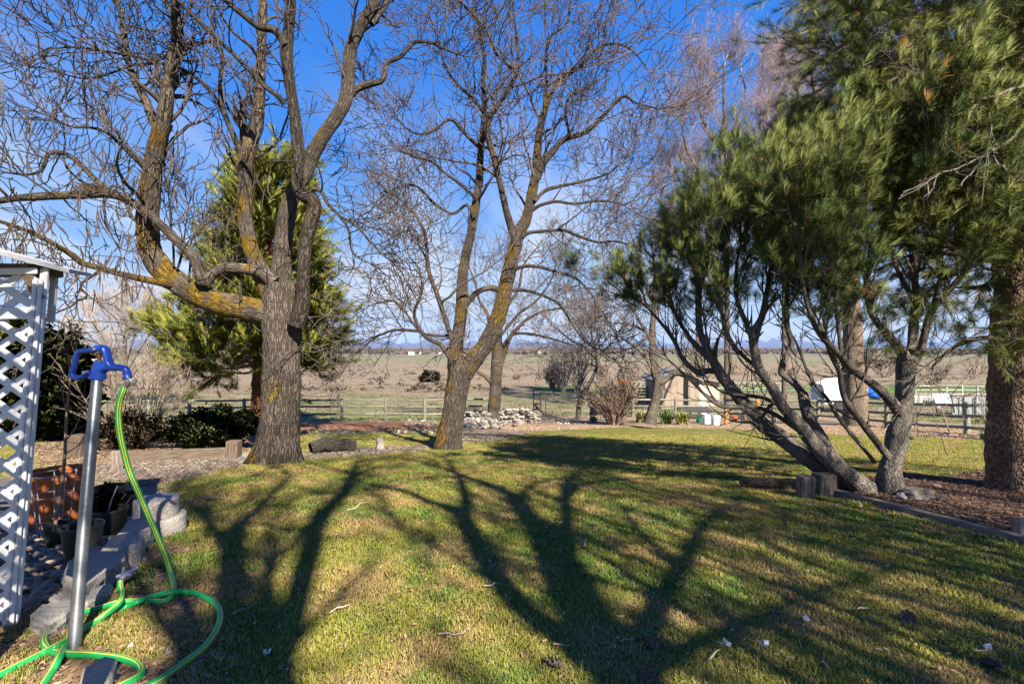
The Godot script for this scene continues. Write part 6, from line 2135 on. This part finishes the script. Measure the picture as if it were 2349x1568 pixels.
		for i in n:
			for r in 3:
				var a := b + i * 4 + r
				mb.tri(a, a + 4, a + 5)
				mb.tri(a, a + 5, a + 1)
	struct("hills", mb.mesh(), M.chip)

func bucket(label: String, px: float, py: float, wide: float, tall: float, col: Color, group: String) -> void:
	var g := G(px, py)
	var k := -g.z / F
	var t := thing("bucket", label, "bucket", g, group)
	var r := wide * 0.5 * k
	var h := tall * k
	var mb := MB.new()
	mb.lathe([Vector2(0, 0), Vector2(r * 0.84, 0), Vector2(r * 0.97, h * 0.82), Vector2(r * 1.02, h * 0.83), Vector2(r * 1.02, h * 0.87), Vector2(r * 0.98, h * 0.88), Vector2(r, h * 0.97), Vector2(r * 1.03, h), Vector2(r * 0.96, h), Vector2(r * 0.94, h * 0.96), Vector2(r * 0.84, h * 0.1), Vector2(0, h * 0.1)], 28, col)
	part("bucket_body", mb.mesh(), M.hose, t)
	mb = MB.new()
	var arc := []
	for i in 9:
		var a := PI * i / 8.0
		arc.append(Vector3(cos(a) * r * 1.03, h * 0.84 - sin(a) * h * 0.35, r * 0.3 + sin(a) * r * 0.75))
	var l := line(arc, 0.004, 0.03)
	mb.twig(l[0], l[1], 5, Color(0.3, 0.3, 0.3))
	part("handle", mb.mesh(), M.wire, t)

# ------------------------------------------------------------------ trees behind the camera, whose shadows lie on the lawn
func shaded(a: Array, far: float, step := 0.1) -> Array:
	# traced shadow (x, y, width triples on the lawn) -> the limb that casts it, standing "far" metres towards the sun
	var p := PackedVector3Array()
	var r := PackedFloat32Array()
	var flat := Vector3(sun_to.x, 0, sun_to.z)
	var c := flat.length()
	flat /= c
	for i in a.size() / 3:
		var g := G(a[i * 3], a[i * 3 + 1])
		var t := (far - g.dot(flat)) / c
		p.append(g + sun_to * t)
		r.append(a[i * 3 + 2] * 0.42 * -g.z / F)
	return smooth(p, r, step)

func back_trees() -> void:
	rng.seed = 701
	var st := {"levels": 3, "seg": [0.12, 0.09, 0.07], "len": [1.1, 0.5, 0.26], "gnarl": [0.24, 0.3, 0.34], "up": [0.05, 0.07, 0.1], "kids": [5, 4, 0], "ang": [50, 50, 50], "tip": 0.005, "thick": 0.035, "col": Color(0.14, 0.11, 0.09)}
	var trees := [
		["bare tree behind the viewer whose forked shadow crosses the middle of the lawn", 4.2, [
			[[1430, 1568, 200, 1370, 1460, 165, 1320, 1380, 140, 1280, 1290, 115, 1245, 1235, 85, 1205, 1182, 62, 1168, 1136, 48, 1117, 1112, 34, 1067, 1095, 24, 1010, 1075, 14, 960, 1062, 8], 0.55],
			[[1330, 1500, 120, 1260, 1440, 95, 1190, 1390, 88, 1120, 1300, 74, 1075, 1220, 64, 1052, 1178, 54, 1010, 1160, 38, 984, 1152, 32, 916, 1125, 24, 833, 1108, 18, 790, 1085, 12, 740, 1072, 7], 0.7],
			[[1062, 1195, 40, 1068, 1160, 36, 1062, 1125, 30, 1050, 1095, 22, 1030, 1068, 14, 1020, 1050, 8], 0.3],
			[[1300, 1330, 70, 1300, 1270, 52, 1295, 1210, 42, 1297, 1165, 36, 1293, 1122, 28, 1310, 1095, 18, 1330, 1075, 10], 0.4],
			[[1296, 1150, 24, 1333, 1114, 18, 1400, 1104, 14, 1480, 1098, 10, 1560, 1092, 6], 0.1],
			[[1200, 1180, 30, 1200, 1130, 22, 1230, 1108, 16, 1290, 1098, 12, 1350, 1092, 8], 0.2],
			[[1420, 1540, 100, 1480, 1440, 75, 1520, 1360, 55, 1570, 1280, 40, 1600, 1220, 28, 1640, 1180, 18, 1690, 1150, 10], 0.3],
			[[1440, 1560, 90, 1560, 1490, 60, 1680, 1440, 45, 1800, 1390, 32, 1900, 1350, 22, 2000, 1320, 12], 0.2]]],
		["bare tree behind the viewer whose shadow falls on the lawn beside the hose", 5.0, [
			[[560, 1660, 120, 545, 1560, 110, 535, 1470, 95, 532, 1378, 88, 532, 1290, 82, 534, 1235, 74, 550, 1200, 48, 584, 1178, 32, 612, 1145, 26, 655, 1108, 20, 662, 1090, 14, 640, 1076, 8], 0.5],
			[[600, 1640, 110, 635, 1540, 92, 665, 1440, 84, 690, 1340, 78, 712, 1260, 70, 728, 1200, 58, 760, 1160, 46, 790, 1128, 40, 806, 1095, 34, 812, 1075, 20, 815, 1062, 8], 0.5],
			[[620, 1680, 230, 600, 1570, 190, 590, 1490, 150, 595, 1430, 110, 610, 1380, 70, 620, 1330, 30], 0.2],
			[[420, 1680, 160, 420, 1560, 130, 440, 1470, 100, 430, 1400, 60, 400, 1340, 40, 360, 1290, 30, 330, 1240, 20], 0.1],
			[[532, 1290, 60, 500, 1230, 44, 470, 1190, 34, 430, 1160, 24, 390, 1140, 14], 0.1],
			[[560, 1640, 100, 450, 1520, 70, 380, 1440, 52, 330, 1370, 40, 290, 1310, 28, 250, 1260, 16], 0.1],
			[[712, 1250, 40, 690, 1222, 26, 640, 1210, 20, 580, 1205, 14, 540, 1200, 8], 0.2],
			[[462, 1360, 12, 444, 1345, 13, 452, 1290, 13, 462, 1230, 13, 470, 1190, 12, 478, 1160, 6], 0.4]]],
	]
	for d in trees:
		var t := thing("bare_tree", d[0], "tree")
		var lows := Vector3.ZERO
		var first := true
		for l in d[2]:
			var ll := shaded(l[0], d[1])
			var mb := MB.new()
			mb.limb(ll[0], ll[1], 12, BARK, MOSS, 0.1, nz2, 0.06, 0.55)
			var o := part("limb", mb.mesh(), M.bark, t)
			var tw := MB.new()
			sprout(tw, ll, l[1], 0.17 if d[1] < 4.5 else 0.14, st, 0.9)
			part("twigs", tw.mesh(), M.twig, o, "stuff")
			if first:
				first = false
				var a: Vector3 = ll[0][0]
				var r0: float = ll[1][0]
				var foot := Vector3(a.x + 0.15, fall(-a.z - 0.1) - 0.05, a.z + 0.1)
				var tl := smooth(PackedVector3Array([foot, foot.lerp(a, 0.3), foot.lerp(a, 0.7), a]), PackedFloat32Array([r0 * 1.5, r0 * 1.3, r0 * 1.15, r0]), 0.1)
				mb = MB.new()
				mb.limb(tl[0], tl[1], 20, BARK, MOSS, 0.2, nz2, 0.08, 0.55, 0.4)
				part("trunk", mb.mesh(), M.bark, t)
	# tall coppiced trees behind to the right: their many upright shoots streak the right of the lawn
	var st2 := {"levels": 3, "seg": [0.16, 0.12, 0.1], "len": [0.9, 0.5, 0.3], "gnarl": [0.14, 0.18, 0.22], "up": [0.12, 0.12, 0.08], "kids": [4, 2, 0], "ang": [34, 38, 40], "tip": 0.008, "thick": 0.03, "col": Color(0.2, 0.16, 0.13)}
	rng.seed = 702
	for e in [[Vector3(4.7, 0, 3.2), 5.6, 2.4, "slender many-stemmed bare tree behind the viewer on the right"], [Vector3(7.4, 0, 2.6), 5.2, 2.4, "second slender many-stemmed bare tree behind the viewer, farther right"]]:
		var t := thing("bare_tree", e[3], "tree", e[0])
		for k in 24:
			var a := k * 2.399
			var o: float = e[2] * sqrt((k + 0.5) / 24.0)
			var h: float = e[1] * rf(0.7, 1.1)
			var l := line([Vector3(cos(a) * 0.25, -0.1, sin(a) * 0.25), Vector3(cos(a) * o * 0.5, h * 0.35, sin(a) * o * 0.5), Vector3(cos(a) * o * 0.85 + rf(-0.2, 0.2), h * 0.7, sin(a) * o * 0.8), Vector3(cos(a) * o, h, sin(a) * o)], 0.05, 0.15)
			var r: PackedFloat32Array = l[1]
			for i in r.size():
				r[i] = lerpf(0.06, 0.014, float(i) / r.size())
			var mb := MB.new()
			mb.limb(l[0], r, 9, BARK, MOSS, 0.0, nz2, 0.06, 0.5)
			var q := part("stem", mb.mesh(), M.bark, t)
			var tw := MB.new()
			sprout(tw, [l[0], r], 0.25, 0.32, st2, 0.85)
			part("twigs", tw.mesh(), M.twig, q, "stuff")

# ------------------------------------------------------------------ lawn, chips, litter
func ground_cover() -> void:
	rng.seed = 801
	var clumps := [blade_clump(18, 0.017, 0.0014, 0.03), blade_clump(18, 0.023, 0.0013, 0.035), blade_clump(20, 0.013, 0.0015, 0.03)]
	var at: Array = [[], [], []]
	var tint: Array = [PackedColorArray(), PackedColorArray(), PackedColorArray()]
	for i in 260000:
		var d := 1.25 + 12.5 * pow(rf(0, 1), 1.5)
		var x := rf(-1.22, 1.22) * d + rf(-0.4, 0.4)
		var zn := zone(x, d)
		var keep := 0.0
		if zn == 1:
			keep = 1.0
		elif zn == 8:
			keep = clampf(nz.get_noise_2d(x * 3.0, d * 3.0) * 1.6 + 0.2 + (x + 2.0) * 0.35, 0.0, 0.8)
		elif zn == 0:
			keep = 0.4
		if rng.randf() > keep:
			continue
		var c := grass_tone(x, d)
		var k := rng.randi() % 3
		var s := rf(0.75, 1.3) * (0.85 + 0.5 * clampf(nz.get_noise_2d(x * 2.4 + 7.0, d * 2.4), 0, 1)) * (1.0 + 0.04 * d)
		at[k].append(turned(Vector3(x, fall(d) - 0.004, -d), Vector3(s, s, s), 0.25))
		c = c.lerp(Color(0.38, 0.29, 0.14), 0.7) if rng.randf() < 0.16 else c * rf(0.75, 1.3)
		c.a = 1.0
		tint[k].append(c)
	for k in 3:
		var w: Array[Transform3D] = []
		w.assign(at[k])
		scatter("grass", clumps[k], M.blade, w, tint[k], self, "short mown yellow-green grass of the lawn", "grass")
	# rough tufts from the fence outwards
	at = []
	var tc := PackedColorArray()
	for i in 16000:
		var d := rf(12.0, 60.0)
		var x := rf(-1.15, 1.15) * d
		if zone(x, d) in [1, 2, 3, 4, 6]:
			continue
		var s := rf(0.6, 1.4)
		at.append(turned(Vector3(x, fall(d) - 0.02, -d), Vector3(s * 2.4, s * rf(0.5, 1.2), s * 2.4), 0.1))
		var c := field_tone(x, d) * rf(0.55, 0.95)
		c.a = 1.0
		tc.append(c)
	var w2: Array[Transform3D] = []
	w2.assign(at)
	scatter("field_grass", blade_clump(22, 0.075, 0.006, 0.09), M.blade, w2, tc, self, "rough dry grass of the pasture beyond the fence", "grass")
	# sage and weeds in the dry field
	var sage: Array[Transform3D] = []
	tc = PackedColorArray()
	for i in 2600:
		var d := 45.0 + 260.0 * pow(rf(0, 1), 1.6)
		var x := rf(-1.15, 1.15) * d
		if nz.get_noise_2d(x * 0.06, d * 0.12) < -0.05 or (d < 66.0 and x > 0.0):
			continue
		var s := rf(0.12, 0.36)
		sage.append(turned(Vector3(x, fall(d) + s * 0.1, -d), Vector3(s * 1.6, s, s * 1.6), 0.1))
		var c := Color(0.20, 0.165, 0.12).lerp(Color(0.30, 0.25, 0.18), rf(0, 1))
		tc.append(c)
	scatter("field_weeds", leaf_clump(26, 0.9, 0.16), M.chip, sage, tc, self, "low dry weeds dotted over the brown field", "weeds")
	# chips, bark and litter on the beds
	rng.seed = 811
	var mb := MB.new()
	mb.box(Transform3D(Basis(), Vector3.ZERO), Vector3(1.0, 0.22, 0.42), 0.0, Color.WHITE)
	var chip := mb.mesh()
	var leaf := MB.new()
	leaf.face([Vector3(-0.5, 0, 0), Vector3(0, 0.08, 0.28), Vector3(0.5, 0.02, 0), Vector3(0, 0.1, -0.26)], Color.WHITE)
	leaf.face([Vector3(0, 0.098, -0.26), Vector3(0.5, 0.018, 0), Vector3(0, 0.078, 0.28), Vector3(-0.5, -0.002, 0)], Color.WHITE)
	var cw: Array[Transform3D] = []
	var cc := PackedColorArray()
	var lw: Array[Transform3D] = []
	var lc := PackedColorArray()
	for i in 190000:
		var d := 1.3 + 17.0 * pow(rf(0, 1), 1.2)
		var x := rf(-1.2, 1.2) * d + rf(-0.3, 0.3)
		var zn := zone(x, d)
		if zn in [0, 5]:
			continue
		if zn == 1 and rng.randf() > 0.03:
			continue
		if zn == 8 and rng.randf() > 0.75:
			continue
		if zn == 3 and rng.randf() > 0.45:
			continue
		var s := rf(0.018, 0.05) * (1.0 + 0.04 * d) * (0.42 if zn == 1 else (0.5 if zn == 8 else (0.62 if zn == 2 else 0.8)))
		var p := Vector3(x, fall(d) + 0.006 + (0.014 if zn == 1 else 0.0), -d)
		var c := Color(0.30, 0.21, 0.14)
		match zn:
			1: c = Color(0.30, 0.21, 0.13)
			2: c = Color(0.085, 0.05, 0.038).lerp(Color(0.27, 0.18, 0.13), rf(0, 1) * rf(0, 1) * rf(0, 1) * 1.6)
			3: c = Color(0.30, 0.21, 0.14)
			4: c = Color(0.11, 0.085, 0.068).lerp(Color(0.31, 0.26, 0.21), rf(0, 1) * rf(0, 1))
			6: c = Color(0.30, 0.12, 0.06).lerp(Color(0.24, 0.15, 0.1), rf(0, 1))
			7: c = Color(0.17, 0.115, 0.07).lerp(Color(0.30, 0.23, 0.16), rf(0, 1) * rf(0, 1))
			8: c = Color(0.19, 0.115, 0.065).lerp(Color(0.42, 0.29, 0.17), rf(0, 1) * rf(0, 1))
		c *= rf(0.6, 1.25)
		c.a = 1.0
		if zn in [7, 8, 1] and rng.randf() < 0.6:
			lw.append(turned(p, Vector3.ONE * s * 1.3, 0.5))
			lc.append(c)
		else:
			cw.append(turned(p, Vector3(s, s, s * rf(0.5, 1.2)), 0.4))
			cc.append(c)
	scatter("wood_chips", chip, M.chip, cw, cc, self, "wood chips and bark mulch strewn over the planting beds", "mulch")
	scatter("dead_leaves", leaf.mesh(), M.blade, lw, lc, self, "dead brown leaves lying on the ground and in the grass", "leaf litter")

func litter() -> void:
	rng.seed = 821
	var gp := "thin fallen twigs on the lawn"
	var tw := [[1440, 1465, 40, 0.3, "pale crooked twig in the darkest part of the big limb's shadow"], [1640, 1500, 45, 0.5, "twig lying among the shadow streaks right of the big shadow, near the bottom"], [1290, 1478, 40, -0.1, "twig at the left rim of the big limb's shadow"], [1035, 1452, 60, 0.05, "long straight twig on the open sunlit grass near the bottom middle"], [780, 1395, 40, 0.6, "short twig right of the two-pronged shadow on the left"], [820, 1160, 45, 0.9, "forked twig on the grass in front of the largest trunk"], [1340, 1245, 26, 1.2, "tiny twig on the sunlit grass between the upper shadow prongs"], [2250, 1490, 45, 0.1, "long pale twig near the lower right corner"], [1130, 1340, 40, 0.15, "thin twig on the sunlit grass left of the big shadow"], [560, 1395, 40, 0.8, "twig in the shade just right of the hose loop"], [1980, 1395, 30, 0.1, "small twig in the streaked grass at mid right"], [1895, 1520, 30, 1.1, "small twig near the bottom edge, right of the pine cone shadow"]]
	for a in tw:
		var g := G(a[0], a[1], 0.03)
		var k := -g.z / F
		var mb := MB.new()
		var d: Vector3 = Vector3(cos(a[3]), 0, -sin(a[3]) * 1.6) * a[2] * k
		var p := PackedVector3Array([g - d * 0.5, g - d * 0.15 + rv() * 0.008, g + d * 0.2 + rv() * 0.012, g + d * 0.5])
		mb.twig(p, PackedFloat32Array([0.004, 0.0038, 0.003, 0.002]), 5, Color(0.24, 0.19, 0.15) if rng.randf() < 0.6 else Color(0.45, 0.38, 0.3))
		if rng.randf() < 0.6:
			mb.twig(PackedVector3Array([p[1], p[1] + d.rotated(Vector3.UP, 0.6) * 0.3]), PackedFloat32Array([0.003, 0.0018]), 4, Color(0.28, 0.22, 0.17))
		single("fallen_twig", mb.mesh(), M.twig, a[4], "twig", Vector3.ZERO, gp)
	var cones := "pine cones on the lawn"
	for a in [[1490, 1545, "pine cone in the shaded grass near the bottom edge"], [2270, 1518, "pine cone lying nearest the lower right corner"], [2085, 1415, "pine cone in the streaked grass at the right"], [1500, 1480, "pine cone in the dark shadow of the big limb"], [1275, 1520, "pine cone at the shadow's edge near the bottom middle"]]:
		var g := G(a[0], a[1], 0.025)
		var t := thing("pine_cone", a[2], "pine cone", g, cones)
		t.rotation = Vector3(1.3, rf(0, TAU), 0)
		var mb := MB.new()
		mb.lathe([Vector2(0.0, -0.03), Vector2(0.012, -0.024), Vector2(0.015, 0.0), Vector2(0.008, 0.03), Vector2(0, 0.04)], 10, Color(0.07, 0.05, 0.04))
		part("core", mb.mesh(), M.chip, t)
		for k in 34:
			var f := k / 34.0
			var an := k * 2.399
			var sm := MB.new()
			var o := Vector3(cos(an), 0, sin(an))
			var s := o.cross(Vector3.UP)
			var r := 0.022 * sin(PI * (0.15 + 0.8 * f)) + 0.006
			var y := -0.026 + 0.062 * f
			sm.face([Vector3(0, y, 0) + o * 0.006, Vector3(0, y + 0.008, 0) + o * r - s * 0.007, Vector3(0, y + 0.011, 0) + o * r * 1.15, Vector3(0, y + 0.008, 0) + o * r + s * 0.007], Color(0.12, 0.095, 0.08))
			part("scale", sm.mesh(), M.chip, t)
	var fl := "pale scraps lying on the lawn"
	for a in [[1848, 1490 - 66, "white scrap standing upright in the grass right of the big shadow"], [1665, 1478 - 0, "pale bluish scrap in the grass at the shadow's upper edge"], [612, 1500, "pale scrap in the shaded grass near the hose loop"], [2263, 1488, "pale feather-like scrap near the lower right corner"], [1752, 1478, "small white scrap in the streaked grass"]]:
		var g := G(a[0], a[1], 0.02)
		var mb := MB.new()
		for q in 4:
			var d := (rv() + Vector3.UP * 0.8).normalized() * 0.028
			var s := d.cross(rv()).normalized() * 0.012
			mb.face([g - s * 0.4, g + d * 0.5 + s, g + d, g + d * 0.5 - s], Color(0.7, 0.7, 0.72))
		single("paper_scrap", mb.mesh(), M.blade, a[2], "scrap", Vector3.ZERO, fl)

func _ready() -> void:
	# camera
	var cam := Camera3D.new()
	cam.name = "camera"
	cam.projection = Camera3D.PROJECTION_FRUSTUM
	cam.near = 0.05
	cam.far = 60000.0
	cam.size = 2.0 * 0.05 * 784.0 / F
	cam.frustum_offset = Vector2(0, 0.05 * (HY - 784.0) / F)
	cam.position = Vector3(0, EYE, 0)
	add_child(cam)
	# sky, sun, exposure
	var we := WorldEnvironment.new()
	we.name = "environment"
	var env := Environment.new()
	env.background_mode = Environment.BG_SKY
	env.sky = make_sky()
	env.background_energy_multiplier = 0.325
	env.tonemap_mode = Environment.TONE_MAPPER_LINEAR
	env.tonemap_exposure = 3.3
	env.sdfgi_enabled = true
	env.ssao_enabled = true
	env.ssil_enabled = true
	env.fog_enabled = true
	env.fog_density = 0.000026
	env.fog_light_color = Color(0.62, 0.76, 1.0)
	we.environment = env
	add_child(we)
	var el := deg_to_rad(38.0)
	sun_to = Vector3(0.46 * cos(el), sin(el), 0.888 * cos(el)).normalized()
	var sun := DirectionalLight3D.new()
	sun.name = "sun"
	sun.light_energy = 1.6
	sun.light_color = Color(1.0, 0.95, 0.87)
	sun.light_angular_distance = 0.5
	sun.shadow_enabled = true
	sun.look_at_from_position(Vector3.ZERO, -sun_to, Vector3.UP)
	add_child(sun)
	nz.seed = 5
	nz.noise_type = FastNoiseLite.TYPE_SIMPLEX_SMOOTH
	nz.frequency = 1.0
	nz.fractal_octaves = 2
	nz2.seed = 9
	nz2.noise_type = FastNoiseLite.TYPE_SIMPLEX_SMOOTH
	nz2.frequency = 1.0
	nz2.fractal_octaves = 1
	var t0 := Time.get_ticks_msec()
	make_materials()
	make_ground()
	print("ground ", Time.get_ticks_msec() - t0)
	big_tree()
	print("big ", Time.get_ticks_msec() - t0)
	middle_tree()
	yard_trees()
	print("trees ", Time.get_ticks_msec() - t0)
	right_pine()
	right_spruce()
	far_pine()
	print("pines ", Time.get_ticks_msec() - t0)
	back_trees()
	shrubs()
	fences()
	beyond()
	arbour()
	hydrant()
	left_bed()
	timbers()
	stones()
	print("things ", Time.get_ticks_msec() - t0)
	ground_cover()
	litter()
	var tris := 0
	for c in get_children():
		var k := 0
		for o in ([c] + c.find_children("*", "MeshInstance3D", true, false)):
			if o is MeshInstance3D:
				for q in o.mesh.get_surface_count():
					k += o.mesh.surface_get_array_index_len(q) / 3
		if k > 25000:
			print("  ", c.name, " ", k)
	for o in find_children("*", "MeshInstance3D", true, false):
		for s in o.mesh.get_surface_count():
			tris += o.mesh.surface_get_array_index_len(s) / 3
	print("all ", Time.get_ticks_msec() - t0, " triangles ", tris)
